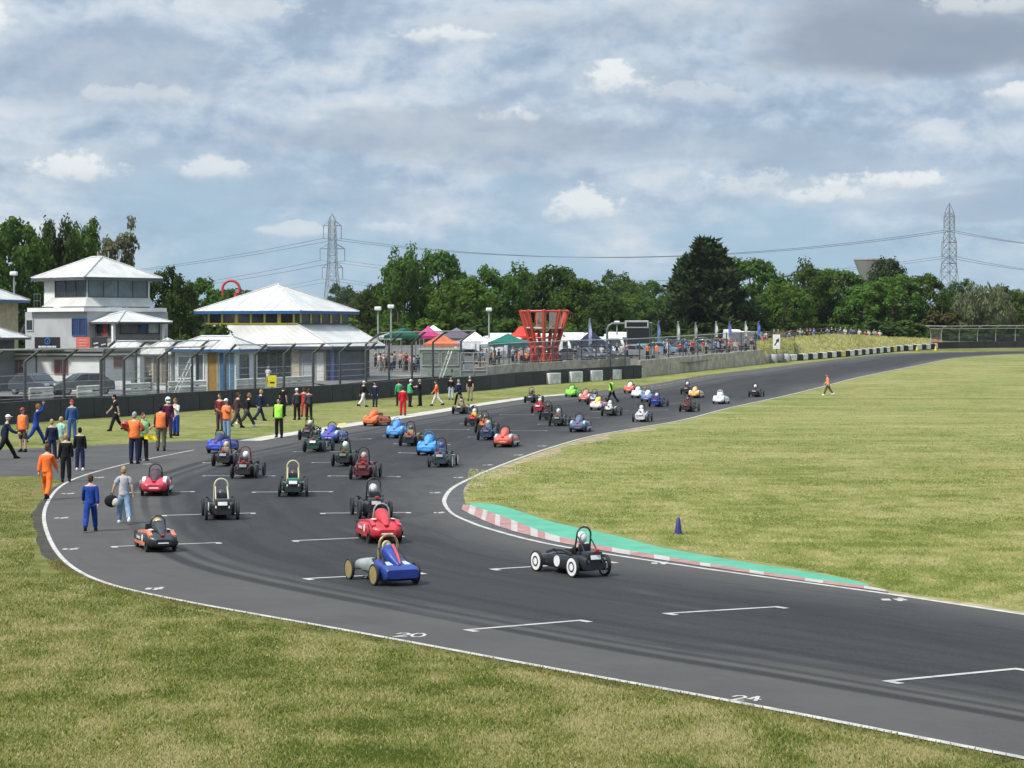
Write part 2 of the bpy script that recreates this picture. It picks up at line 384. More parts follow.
def road():
    W = 14; vs = []; uvs = []; s = 0
    for i, (a, b) in enumerate(zip(SL, SR)):
        if i: s += (SMID[i]-SMID[i-1]).length
        for j in range(W+1):
            t = j/W; p = a.lerp(b, t); vs.append((p.x, p.y, gz(p.y) + .012)); uvs.append((t, s))
    n = len(SL); fs = [(i*(W+1)+j, (i+1)*(W+1)+j, (i+1)*(W+1)+j+1, i*(W+1)+j+1) for i in range(n-1) for j in range(W)]
    me = bpy.data.meshes.new('road'); me.from_pydata(vs, [], fs); me.materials.append(M_ROAD)
    ul = me.uv_layers.new(name='UVMap')
    for lp in me.loops: ul.data[lp.index].uv = uvs[lp.vertex_index]
    me.update()
    o = bpy.data.objects.new('road', me); COL.objects.link(o); tag(o, 'grey asphalt race track bending round the infield', kind='structure')
road()
def strip(name, line, w0, w1, off, m, side=1, cat=True, parent=None):
    """ribbon along a ground line, from w0 to w1 metres to its right (side=1); w may be callables of the index share"""
    vs = []; n = len(line)
    for i, p in enumerate(line):
        t = (line[min(i+1, n-1)] - line[max(i-1, 0)]).normalized(); nr = Vector((t.y, -t.x)) * side
        f = i/(n-1); a = w0(f) if callable(w0) else w0; b = w1(f) if callable(w1) else w1
        for w in (a, b):
            q = p + nr*w; vs.append((q.x, q.y, gz(q.y) + off))
    mb = MB(); mb.add(vs, [(2*i, 2*i+1, 2*i+3, 2*i+2) for i in range(n-1)]); o = mb.build(name, m, parent)
    bm = bmesh.new(); bm.from_mesh(o.data); bm.normal_update()
    for f in bm.faces:
        if f.normal.z < 0: f.normal_flip()
    bm.to_mesh(o.data); bm.free(); return o
def sub(line, i0, i1): return line[i0:i1+1]
def idx(pt, line): return min(range(len(line)), key=lambda i: (line[i]-pt).length)
iL_start = idx(G(193,450.3).xy, SL)
# pit exit apron joining from the left
ap = [G(*p).xy for p in ((262,437.5),(240,438.5),(205,440.5),(150,442.5),(90,446),(40,448),(0,450),(-80,452),(-260,455))] + [G(*p).xy for p in ((-260,490),(-80,480),(0,476.5),(30,476),(50,476.5),(60,481))] + [p.copy() for p in SL[idx(G(69,481).xy, SL):idx(G(262,437.5).xy, SL):-1]]
tag(flat('pit_lane_road', ap, .006, paint((.054, .050, .045), .85, 0, .22, .7, .2, name='pit_asphalt')), 'grey asphalt pit exit joining the track at left', kind='structure')
# edge lines
tag(strip('edge_line', sub(SL, iL_start, len(SL)-1), .0, lambda f: -.105 - .045*min(1, max(0, (f-.35)/.4)), .018, M_LINE, 1), 'white painted line on the outer edge of the bend', kind='structure')
tag(strip('edge_line', sub(SR, 20, len(SR)-1), 0, lambda f: .15 - .05*math.exp(-((f-.64)/.10)**2), .018, M_LINE, 1), 'white painted line on the inner edge of the bend', kind='structure')
# worn soil and broken tarmac outside the left corner, dry strips along the kerbs
iA, iB = idx(G(62,482).xy, SL), idx(G(110,586).xy, SL)
tag(strip('soil_strip', sub(SL, iA, iB), -.02, lambda f: -.24*math.sin(math.pi*min(1, max(0, f)))**.6*(1+.25*math.sin(f*23)+.15*math.sin(f*61)) - .03, .008, M_SOIL, -1), 'dark broken soil strip outside the bend', kind='structure')
DRY = paint((.26, .21, .11), 1, 0, .4, 1.3, .5, name='dry_grass')
tag(strip('dry_strip', sub(SR, idx(G(640,428).xy, SR), idx(G(451,492).xy, SR)), -.1, lambda f: -.9 - .5*math.sin(f*31), .009, DRY, 1), 'dry strip of worn grass along the inner edge', kind='structure')
tag(strip('dry_strip', sub(SR, idx(G(880,592).xy, SR), len(SR)-1), -.05, lambda f: -.28 - .16*math.sin(f*43)*math.sin(f*71), .009, DRY, 1), 'dry worn grass beside the near inner edge', kind='structure')
tag(strip('dry_strip', sub(SL, idx(G(171,600).xy, SL), len(SL)-1), .02, lambda f: .16 + .14*math.sin(f*93)*math.sin(f*41), .007, DRY, -1), 'dry worn grass outside the near edge line', kind='structure')
# infield
fld = [p.copy() for p in SR[12:]]
fld = [G(1090,354.2).xy] + [p for p in fld] + [Vector((120, 15)), Vector((260, 120)), Vector((320, 330))]
tag(flat('infield', fld, .004, M_FIELD), 'pale mown grass infield inside the bend', kind='structure')
# inner tarmac shoulder, kerb and green run-off at the apex
def resample(P, n):
    acc = [0]
    for a, b in zip(P, P[1:]): acc.append(acc[-1] + (b-a).length)
    out = []; j = 0
    for i in range(n):
        t = acc[-1]*i/(n-1)
        while j < len(P)-2 and acc[j+1] < t: j += 1
        out.append(P[j].lerp(P[j+1], min(1, max(0, (t-acc[j])/max(1e-6, acc[j+1]-acc[j])))))
    return out
def ribbon(name, A, B, off, m, n=60):
    A, B = resample(A, n), resample(B, n); mb = MB()
    mb.add([(p.x, p.y, gz(p.y)+off) for p in A+B], [(i, i+1, n+i+1, n+i) for i in range(n-1)]); o = mb.build(name, m)
    bm = bmesh.new(); bm.from_mesh(o.data); bm.normal_update()
    for f in bm.faces:
        if f.normal.z < 0: f.normal_flip()
    bm.to_mesh(o.data); bm.free(); return o
sh_in = spline([G(*p).xy for p in ((472,480),(464,489),(464.5,500),(469,507),(500,516.5),(553,536),(612,548),(660,556.5),(700,563.5),(805,579),(870,586.5),(888,592.5))], 8)
sh_r = [p.copy() for p in SR[idx(G(471,479.5).xy, SR):idx(G(888,594).xy, SR)+1]]
tag(ribbon('shoulder', sh_r, sh_in, .010, paint((.066, .065, .064), .9, 0, .25, 1.5, .2, name='old_asphalt')), 'old asphalt shoulder inside the apex', kind='structure')
kb_t = [G(*p).xy for p in ((463,505.5),(470,506.5),(500,516.5),(553,536.0),(612,549),(660,556.8),(700,563.6),(805,579.6),(870,588.3),(888,592.2))]
kb_b = [G(*p).xy for p in ((461.5,510),(468,513.5),(500,527.5),(553,541.8),(612,552.8),(660,560.3),(700,566.3),(805,581.8),(870,590.3),(888,593))]
def kerb():
    root = thing('kerb', 'worn red and white painted kerb along the inside of the bend', 'kerb')
    T, B = spline(kb_t, 8), spline(kb_b, 8); n = len(T); mb = MB(); acc = 0
    for i in range(n-1):
        acc += ((T[i]+B[i])/2 - (T[i+1]+B[i+1])/2).length
        k = int(acc/.62) % 3 == 2
        q = [(B[i], .022), (B[i+1], .022), (T[i+1], .038), (T[i], .038)]
        mb.add([(p.x, p.y, gz(p.y)+h) for p, h in q], [(0,1,2,3)], k)
        q = [(T[i], .038), (T[i+1], .038), (T[i+1], -.02), (T[i], -.02)]
        mb.add([(p.x, p.y + (.002 if h < 0 else 0), h) for p, h in q], [(0,1,2,3)], k)
    o = mb.build('painted_blocks', [M_KRED, M_KWHITE], root); 
kerb()
gr_t = [G(*p).xy for p in ((470,503.5),(485,503.8),(500,506),(525,513.5),(553,522.5),(612,535.2),(660,547.5),(700,555),(750,563.5),(805,571.8),(850,580),(868,585))]
tag(ribbon('green_run_off', spline(gr_t, 8), spline(kb_t[1:9], 8), .014, M_KGREEN), 'green painted run-off strip behind the kerb', kind='structure')
# concrete kerb on the far left edge
kk = sub(SL, idx(G(567,394).xy, SL), idx(G(238,441).xy, SL))
tag(strip('concrete_kerb', kk, -.15, lambda f: 1.2 - .5*abs(f-.5), .024, M_KERB, -1), 'pale concrete kerb along the far side of the bend', kind='structure')
tag(strip('dry_strip', sub(SL, 14, idx(G(567,394).xy, SL)), .0, lambda f: 1.3 + .9*math.sin(f*17), .012, DRY, -1), 'dry grass strip on the far outer edge', kind='structure')
tag(flat('yellow_kerb_paint', [G(*p).xy for p in ((338,424.2),(346,423.1),(346,425.2),(338,426.3))], .03, paint((.55,.42,.08), .7)), 'yellow painted patch on the concrete kerb', kind='structure')

vg = [G(*p).xy for p in ((-200,440),(-70,430.5),(0,425),(78,419),(121,416.8),(200,410.2),(255,407.5),(330,402.3),(408,396),(490,390),(520,386.2),(580,382),(642,378.3),(700,371),(763,364.4),(800,360.4),(850,356.2),(900,351.6))] + [p.copy() for p in SL[12:idx(G(262,437.5).xy, SL)]] + [G(*p).xy for p in ((240,438.8),(205,440.8),(150,442.8),(90,446.3),(40,448.3),(0,450.3),(-80,452.3),(-260,455.3))]
tag(flat('far_verge', vg, .003, M_MID), 'mown grass verge between the track and the black barrier', kind='structure')
# ------------------------------------------------------------------ painted grid slots and numbers
def paint_line(mb, a, b, w=.13, off=.019):
    a, b = Vector(a[:2]), Vector(b[:2]); d = (b-a).normalized(); n = Vector((-d.y, d.x))*w/2
    k = max(1, int((b-a).length/4)); 
    for i in range(k):
        p, q = a.lerp(b, i/k), a.lerp(b, (i+1)/k)
        vs = [p-n, q-n, q+n, p+n]; mb.add([(v.x, v.y, gz(v.y)+off) for v in vs], [(0,1,2,3)])
def tangent(p):
    i = idx(Vector(p[:2]), SMID); i = min(max(i, 1), len(SMID)-2); return (SMID[i-1] - SMID[i+1]).normalized()   # the racing direction
SLOTS = [((464,631),(583,621)), ((663,614.5),(779,607.5)), ((884,682.5),(1019,669.5)), ((490,570),(612,562.5)), ((303,579.5),(421,573.5)), ((111,547.3),(220,543.2)),
 ((292,541.5),(402,536.5)), ((162,516),(255,513.5)), ((320,513.8),(410,513)), ((252,492.6),(333,492)), ((128,493),(195,492)), ((203,476.2),(276,476.2)), ((328,476.3),(401,477)),
 ((203,463),(252,462)), ((294,452),(345,452)), ((312,463),(372,462)), ((394,444),(451,445)), ((399,453),(455,455)), ((383,436.3),(424,436)), ((425,430),(470,430)), ((460,424),(500,424)),
 ((468,437.3),(520,437)), ((507,431),(548,431)), ((538,424.5),(580,424)), ((500,415),(535,415)), ((565,419),(600,418)), ((592,412),(628,411)), ((655,404),(690,403)), ((330,440),(372,439)), ((640,411),(668,410))]
for a, b in SLOTS:
    mb = MB(); A, B = G(*a), G(*b); paint_line(mb, A, B)
    near = a[1] > 500
    for p, q in ((A, B), (B, A)):
        t = tangent(p) * -1; e = p.xy + t*(.30 if near else .25); inw = (q.xy-p.xy).normalized()*.065
        paint_line(mb, p.xy+inw, e+inw, .15 if near else .13, .0195)
    o = mb.build('grid_slot', M_SLOT); tag(o, 'white painted grid slot on the asphalt', kind='structure', group='painted grid slots')
GLYPH = {'2': [(0,.8),(.25,1),(.75,1),(1,.8),(1,.62),(0,.0),(1,.0)], '0': [(.3,0),(0,.3),(0,.7),(.3,1),(.7,1),(1,.7),(1,.3),(.7,0),(.3,0)], '4': [(.7,0),(.7,1),(0,.35),(1,.35)], '1': [(.5,0),(.5,1),(.25,.8)]}
def digits(txt, px, py, w, h, ang, lw=.08):
    mb = MB(); o = G(px, py).xy; ux = Vector((math.cos(ang), math.sin(ang))); uy = Vector((-ux.y, ux.x))
    for k, ch in enumerate(txt):
        pts = [o + ux*((k*1.35 + g[0])*w) + uy*(g[1]*h) for g in GLYPH[ch]]
        for i, (p, q) in enumerate(zip(pts, pts[1:])):
            d = (q-p).normalized()*lw*.4; paint_line(mb, p-d, q+d, lw, .019 + .0007*(i % 2) + .0004*(i % 3))
    tag(mb.build('grid_number', M_LINE), 'white grid number painted on the asphalt reading ' + txt, kind='structure')
digits('20', 394, 637.6, .21, .46, -.12, .06)
digits('24', 731, 701.2, .17, .40, -.22, .055)
def tick(px, py, wpx, k=2):
    mb = MB(); a = G(px, py)
    for i in range(k):
        p = G(px + wpx*(i/k) + .6, py); q = G(px + wpx*((i+.72 + .2*i)/k), py - .25*i)
        paint_line(mb, p, q, .30, .019)
        if i: m = p.lerp(q, .5); paint_line(mb, (m.x-.05, m.y-.28), (m.x+.05, m.y+.28), .1, .0198)
    tag(mb.build('grid_number', M_SLOT), 'short worn grid number painted at the track edge', kind='structure', group='worn grid numbers')
for a in ((881,600.5,26),(651,564,18),(145,589.5,18),(62,549.8,16),(54,518.6,14),(61,494.2,13),(429,493.4,11),(433,513.3,11),(453,478,10),(482,465.5,10),(513,455.5,10),(537,446.5,9),(94,478,9),(142,464.5,8)): tick(*a)

# ------------------------------------------------------------------ black faced barrier wall, concrete wall
def pline(px_pts, n=6): return [G(*p) for p in px_pts]
def walk(pts, step):
    """points every step metres along a ground polyline, with direction"""
    out = []; acc = 0
    for a, b in zip(pts, pts[1:]):
        L = (b.xy-a.xy).length; s = (-acc) % step if out else 0
        d = (b.xy-a.xy).normalized(); x = s
        while x < L:
            out.append((a.xy + d*x, d)); x += step
        acc += L
    return out
WALL = pline(((-70,430.5),(0,425),(78,419),(121,416.8),(200,410.2),(255,407.5),(330,402.3),(408,396),(490,390),(520,386.2),(580,382),(642,378.3)))
M_WALL = paint((.020, .022, .024), .65, 0, .35, .8, .2, name='black_conveyor_rubber')
def wall_run(name, pts, h, th, m, label, cat, panel=None, capm=None, offn=0.0, cap_h=.08):
    root = thing(name, label, cat, (pts[0].x, pts[0].y, 0)); o0 = Vector((pts[0].x, pts[0].y, 0))
    P = walk(pts, panel or 4); P.append((pts[-1].xy.copy(), P[-1][1])); rr = random.Random(3)
    n = 0
    for (p, d), (q, _) in zip(P, P[1:]):
        dd = (q-p).normalized(); nr = Vector((dd.y, -dd.x)); g = .03
        hh = h*(1 + rr.uniform(-.02, .02)); a = p + dd*g + nr*offn; b = q - dd*g + nr*offn
        sec = lambda c: [Vector((c.x+nr.x*s, c.y+nr.y*s, gz(c.y)+z)) - o0 for s, z in ((0,-.2),(0,hh),(-th,hh),(-th,-.2))]
        mb = MB(); mb.loft([sec(a), sec(b)]); mb.build('panel', m, root); n += 1
        if capm:
            mb = MB(); sec2 = lambda c: [Vector((c.x+nr.x*s, c.y+nr.y*s, gz(c.y)+z)) - o0 for s, z in ((-.04,hh+.003),(-.04,hh+cap_h),(-th-.1,hh+cap_h),(-th-.1,hh+.003))]
            mb.loft([sec2(p), sec2(q)]); mb.build('top_rail', capm, root)
    return root
wall_run('barrier_wall', WALL, 1.26, .5, M_WALL, 'long black rubber faced barrier wall behind the far verge', 'barrier', 3.6)
# white faced blocks let into the right end of the black wall
for (x0, x1, y) in ((546,558,384.6),(568,580,383),(588.5,600,381.6),(609.5,620.5,380.2),(629.5,639.5,378.9)):
    a, b = G(x0, y-.2), G(x1, y-.9); d = (b.xy-a.xy).normalized(); nr = Vector((d.y, -d.x)); root = thing('barrier_block', 'white painted tyre block standing against the black barrier wall', 'barrier block', (a.x, a.y, a.z), group='white blocks on the barrier wall')
    L = (b.xy-a.xy).length; c = a.xy.lerp(b.xy, .5) - nr*-.12 - a.xy
    mb = MB(); mb.box((c.x, c.y, .52), (L*.96, .5, 1.0), math.atan2(d.y, d.x), bev=.05); mb.build('block', paint((.64,.63,.58), .85, 0, .3, 1.4, name='dirty_white'), root)
CW = pline(((488,389.2),(520,384.9),(580,380.2),(640,376.9),(700,370.6),(763,363.8)))
CW1 = [p + Vector((-.9, .55, 0)) for p in CW[:4]]
wall_run('concrete_wall', CW1, 1.85, .35, M_CONC, 'pale concrete wall rising behind the black barrier', 'wall', 3.0, None)
wall_run('concrete_wall', CW[3:], 1.62, .4, M_CONC, 'bare concrete wall beside the track right of the scoreboard', 'wall', 3.0, None)
# stubby grey water barrels at the end of the concrete wall
for i, px in enumerate((768, 774, 781, 787)):
    g = G(px, 363.2 - .25*i); root = thing('water_barrel', 'grey plastic barrel at the end of the concrete wall', 'barrel', g, group='barrels at the wall end')
    mb = MB(); mb.tube([(0,0,0),(0,0,.12),(0,0,.5),(0,0,.92),(0,0,1.0)], [.36,.40,.42,.40,.33], 12); mb.build('drum', paint((.34,.35,.33) if i % 2 else (.12,.12,.12), .6), root, True)
    mb = MB(); mb.tube([(0,0,1.0),(0,0,1.06)], .3, 12); mb.build('lid', paint((.2,.2,.2), .6), root)
# alternating black and white tyre blocks on the far bank foot
BL = [(692,360.6),(763,362.8),(800,360.4),(850,356.2),(900,351.2),(936,348.8)]
BLP = [G(*p) for p in BL[1:]]
P = walk(BLP, 1.72)
for i, (p, d) in enumerate(P):
    col = BLACK if i % 2 else ((.62,.60,.52) if i % 7 else (.60,.50,.16))
    root = thing('tyre_block', ('black' if i % 2 else 'white') + ' tyre block in the chequered barrier row below the grass bank', 'tyre block', (p.x, p.y, gz(p.y)), math.atan2(d.y, d.x), ('black' if i % 2 else 'white') + ' blocks of the chequered barrier')
    mb = MB(); mb.box((.84, 0, .40), (1.62, .8, .80), bev=.12); mb.build('cover', paint(col, .8, 0, .25, 1.2), root)
    mb = MB(); mb.box((.84, 0, .03), (1.66, .84, .06)); mb.build('skid', RUBBER, root)
g = G(936.5, 348.3); root = thing('marker_board', 'small orange red board at the end of the chequered barrier', 'marker', g)
mb = MB(); mb.box((0,0,.62), (.9,.1,1.1), bev=.03); mb.build('board', paint((.6,.14,.05), .7), root); mb = MB(); mb.box((0,.1,.3), (.08,.08,.6)); mb.build('post', DSTEEL, root)
for px, py in ((917,350.4),(935.6,350.6),(873,353.2)):
    g = G(px, py+.4); root = thing('marker_cone', 'small yellow cone in front of the far barrier', 'cone', g, group='yellow cones on the far verge')
    mb = MB(); mb.tube([(0,0,.04),(0,0,.7)], [.2,.05], 10); mb.build('cone_body', paint((.65,.5,.04), .6), root); mb = MB(); mb.box((0,0,.02), (.5,.5,.04)); mb.build('base', RUBBER, root)
wall_run('barrier_wall', [G(x, y) for x, y in ((934,349.0),(960,348.3),(1000,347.8),(1060,347.4))], .95, .5, M_WALL, 'low black barrier below the curved far fence', 'barrier', 5)

# ------------------------------------------------------------------ fences
def mesh_mat(name, col, dens):
    """woven wire: a real lattice pattern, far finer than a pixel here"""
    m = bpy.data.materials.new(name); m.use_nodes = True; N = NT(m.node_tree); b = m.node_tree.nodes['Principled BSDF']
    N.put(b.inputs['Base Color'], col); b.inputs['Roughness'].default_value = .6
    pos = N.node('ShaderNodeNewGeometry').outputs['Position']; sp = N.node('ShaderNodeSeparateXYZ'); N.l.new(pos, sp.inputs[0])
    def wire(v): return N.m('LESS_THAN', N.m('FRACT', N.m('MULTIPLY', v, 12.0)), dens)
    hx = N.m('ADD', N.m('MULTIPLY', sp.outputs[0], 1.0), N.m('MULTIPLY', sp.outputs[1], .45))
    N.put(b.inputs['Alpha'], N.m('MAXIMUM', wire(N.m('ADD', hx, sp.outputs[2])), wire(N.m('SUBTRACT', hx, sp.outputs[2]))))
    return m
M_MESH = mesh_mat('chain_link', (.36, .37, .38), .085); M_MESHG = mesh_mat('chain_link_grey', (.13, .135, .14), .12); M_MESHD = mesh_mat('chain_link_dense', (.10, .105, .11), .20)
M_POST = paint((.095, .10, .105), .5, .5, .2, 5, name='fence_post_steel'); M_RAIL = paint((.42, .42, .40), .5, .5, .15, 5, name='fence_rail_steel')
def along(pts, px):
    """ground point on a polyline crossing picture column px"""
    k = (px - 512)/ (FPX*_cp)
    for a, b in zip(pts, pts[1:]):
        fa, fb = a.x - k*a.y, b.x - k*b.y
        if fa*fb <= 0:
            t = fa/(fa-fb+1e-9); return a.lerp(b, t), (b.xy-a.xy).normalized()
    return None
def off_line(pts, d):
    out = []
    for i, p in enumerate(pts):
        t = (pts[min(i+1, len(pts)-1)].xy - pts[max(i-1, 0)].xy).normalized(); q = p.xy + Vector((-t.y, t.x))*d
        out.append(Vector((q.x, q.y, gz(q.y))))
    return out
FL = off_line(WALL, 1.1)
def catch_fence(label, line, pxs, h, arm, rails, dark_top=False, mesh=None):
    pts = [along(line, x) for x in pxs]; pts = [p for p in pts if p]
    o0 = pts[0][0]; root = thing('catch_fence', label, 'fence', o0)
    tops = []; bends = []
    for (p, d) in pts:
        nr = Vector((d.y, -d.x, 0)); b = p - o0 + Vector((0,0,h)); t = b + nr*arm[0] + Vector((0,0,arm[1]))
        mb = MB(); mb.tube([p - o0 - Vector((0,0,.2)), b] + ([t] if arm[0] else []), .105 if arm[0] else .07, 6); mb.build('post', M_POST, root)
        bends.append(b); tops.append(t if arm[0] else b)
    for hh in rails:
        mb = MB(); mb.tube([b + Vector((0,0,hh-h)) for b in bends], .014 if hh < h else .04, 4); mb.build('wire' if hh < h else 'rail', M_RAIL, root)
    if arm[0]:
        mb = MB(); mb.tube([t - Vector((0,0,.02)) for t in tops], .05, 5); mb.build('rail', M_RAIL, root)
    base = [p - o0 for p, d in pts]
    mb = MB(); n = len(base); mb.add([b + Vector((0,0,.3)) for b in base] + bends + tops, [(i,i+1,n+i+1,n+i) for i in range(n-1)]); mb.build('mesh_panel', mesh or M_MESH, root)
    if arm[0]:
        mb = MB(); mb.add(bends + tops, [(i,i+1,n+i+1,n+i) for i in range(n-1)]); mb.build('overhang_mesh', M_MESHD if dark_top else M_MESH, root)
    return root
HR = (.9, 1.35, 1.8, 2.25, 2.7)
catch_fence('tall bent top wire fence behind the black wall before the white cabins', FL, (-45,-12,25,64,101,124,158,192), 3.5, (1.1, .75), HR)
catch_fence('bent top wire fence in front of the blue edged pavilion', off_line(WALL, 1.3), (225,255,284,313,340,366), 3.6, (.95, .75), HR)
FL2 = off_line(WALL, 3.5)
catch_fence('wire fence with dark overhang before the paddock awnings', FL2, (366,389,412,433,461), 4.1, (1.3, .95), HR, True, M_MESHG)
catch_fence('second inner wire fence standing behind the first by the kiosk', off_line(WALL, 7.5), (104,136,167,197,230), 3.9, (1.0, .7), (1.2, 2.0, 2.8))
CF = [p + Vector((-.5,.35,0)) for p in CW1[:3]] + [p + Vector((-.35,.2,0)) for p in CW[3:]]
pxs = [480 + 14.5*i for i in range(20)] + [762]
catch_fence('long straight wire fence standing above the concrete wall', CF, pxs, 3.75, (0,0), (2.0, 2.6, 3.2, 3.75), mesh=M_MESHG)
# curved top fence far right
def far_fence():
    P = walk([G(x, y) for x, y in ((927,347.6),(945,348.0),(975,347.6),(1010,347.2),(1070,346.8))], 3.1); o0 = Vector((*P[0][0], gz(P[0][0].y)))
    root = thing('curved_fence', 'tall wire fence with curved over posts on the far right bank', 'fence', o0); T = []; Bs = []
    for p, d in P:
        nr = Vector((d.y, -d.x, 0)); b = Vector((p.x, p.y, gz(p.y))) - o0 - nr*1.0
        c = [b, b+Vector((0,0,2.1)), b+nr*.25+Vector((0,0,2.75)), b+nr*.7+Vector((0,0,3.05)), b+nr*1.3+Vector((0,0,3.15))]
        mb = MB(); mb.tube(c, .07, 6); mb.build('post', M_RAIL, root); T.append(c)
    for k in (2, 4):
        mb = MB(); mb.tube([c[k] for c in T], .04, 4); mb.build('rail', M_RAIL, root)
    n = len(T); mb = MB(); mb.add([c[k] for k in range(5) for c in T], [(k*n+i, k*n+i+1, (k+1)*n+i+1, (k+1)*n+i) for k in range(4) for i in range(n-1)]); mb.build('mesh_panel', M_MESHD, root)
far_fence()
# guard rails behind the black wall
def armco(label, line, x0, x1, hs=(.75,)):
    a = along(line, x0)[0]; b = along(line, x1)[0]; root = thing('guard_rail', label, 'guard rail', a); d = (b.xy-a.xy).normalized(); L = (b.xy-a.xy).length; nr = Vector((d.y, -d.x, 0))
    for h in hs:
        prof = [(0,-.16),(.05,-.12),(.05,-.05),(0,0),(.05,.05),(.05,.12),(0,.16),(-.03,.16),(-.03,-.16)]
        mb = MB(); mb.loft([[Vector((0,0,h+z)) + nr*s + Vector((d.x*t, d.y*t, gz(a.y+d.y*t)-gz(a.y))) for s, z in prof] for t in (0, L)]); mb.build('rail', paint((.62,.61,.55), .5, .2, .2, 1), root)
    k = max(2, int(L/4))
    for i in range(k+1):
        p = Vector((d.x*L*i/k, d.y*L*i/k, 0)) - nr*.1; mb = MB(); mb.box((p.x, p.y, .45), (.1,.1,1.1)); mb.build('post', paint((.2,.17,.13), .9), root)
RL = off_line(WALL, 2.4)
for i, (x0, x1, w) in enumerate(((-60,-2,'at the left frame edge before the grey hut'),(29,53,'in front of the small dark blue car'),(77,102,'in front of the dark grey saloon'),(125,150,'below the white kiosk'),(168,206,'beside the steel brace by the white bungalow'),(236,265,'below the pavilion entrance'),(276,312,'beside the yellow board'))):
    armco('pale steel guard rail ' + w, RL, x0, x1, (1.35, 1.75))
g = along(WALL, 290)[0]
o0 = along(off_line(WALL, 1.0), 272)[0]; root = thing('warning_board', 'small yellow board on top of the black wall', 'sign', o0)
mb = MB(); mb.box((0,0,1.72), (.62,.05,.8), -.2); mb.build('board', paint((.75,.60,.02), .6), root); mb = MB(); mb.box((0,.06,.8), (.06,.06,1.6)); mb.build('post', DSTEEL, root)
mb = MB(); mb.box((0.02,-.04,1.62), (.34,.02,.1), -.2); mb.build('mark', paint(BLACK, .6), root)
# steel brace ladders
for x, lab in ((194, 'sloping steel brace standing beside the fence near the white bungalow'), (452, 'sloping steel brace at the right end of the dark overhang fence')):
    p, d = along(FL, x); root = thing('brace', lab, 'brace', p); n = Vector((d.x, d.y, 0)); mb = MB()
    for s in (0, .3):
        q = Vector((-d.y, d.x, 0))*s; mb.tube([q - n*2.6, q + Vector((0,0,3.4))], .04, 6)
    mb.build('legs', M_RAIL, root); mb = MB()
    for k in range(7):
        t = .1+.13*k; c = n*-2.6*(1-t) + Vector((0,0,3.6*t)); mb.tube([c, c + Vector((-d.y, d.x, 0))*.35], .035, 5)
    mb.build('rungs', M_RAIL, root)
    mb = MB(); mb.box((0,-.05,1.75), (.16,.12,.34)); mb.build('plate', paint(WHITE if x < 300 else (.1,.1,.1), .5), root)
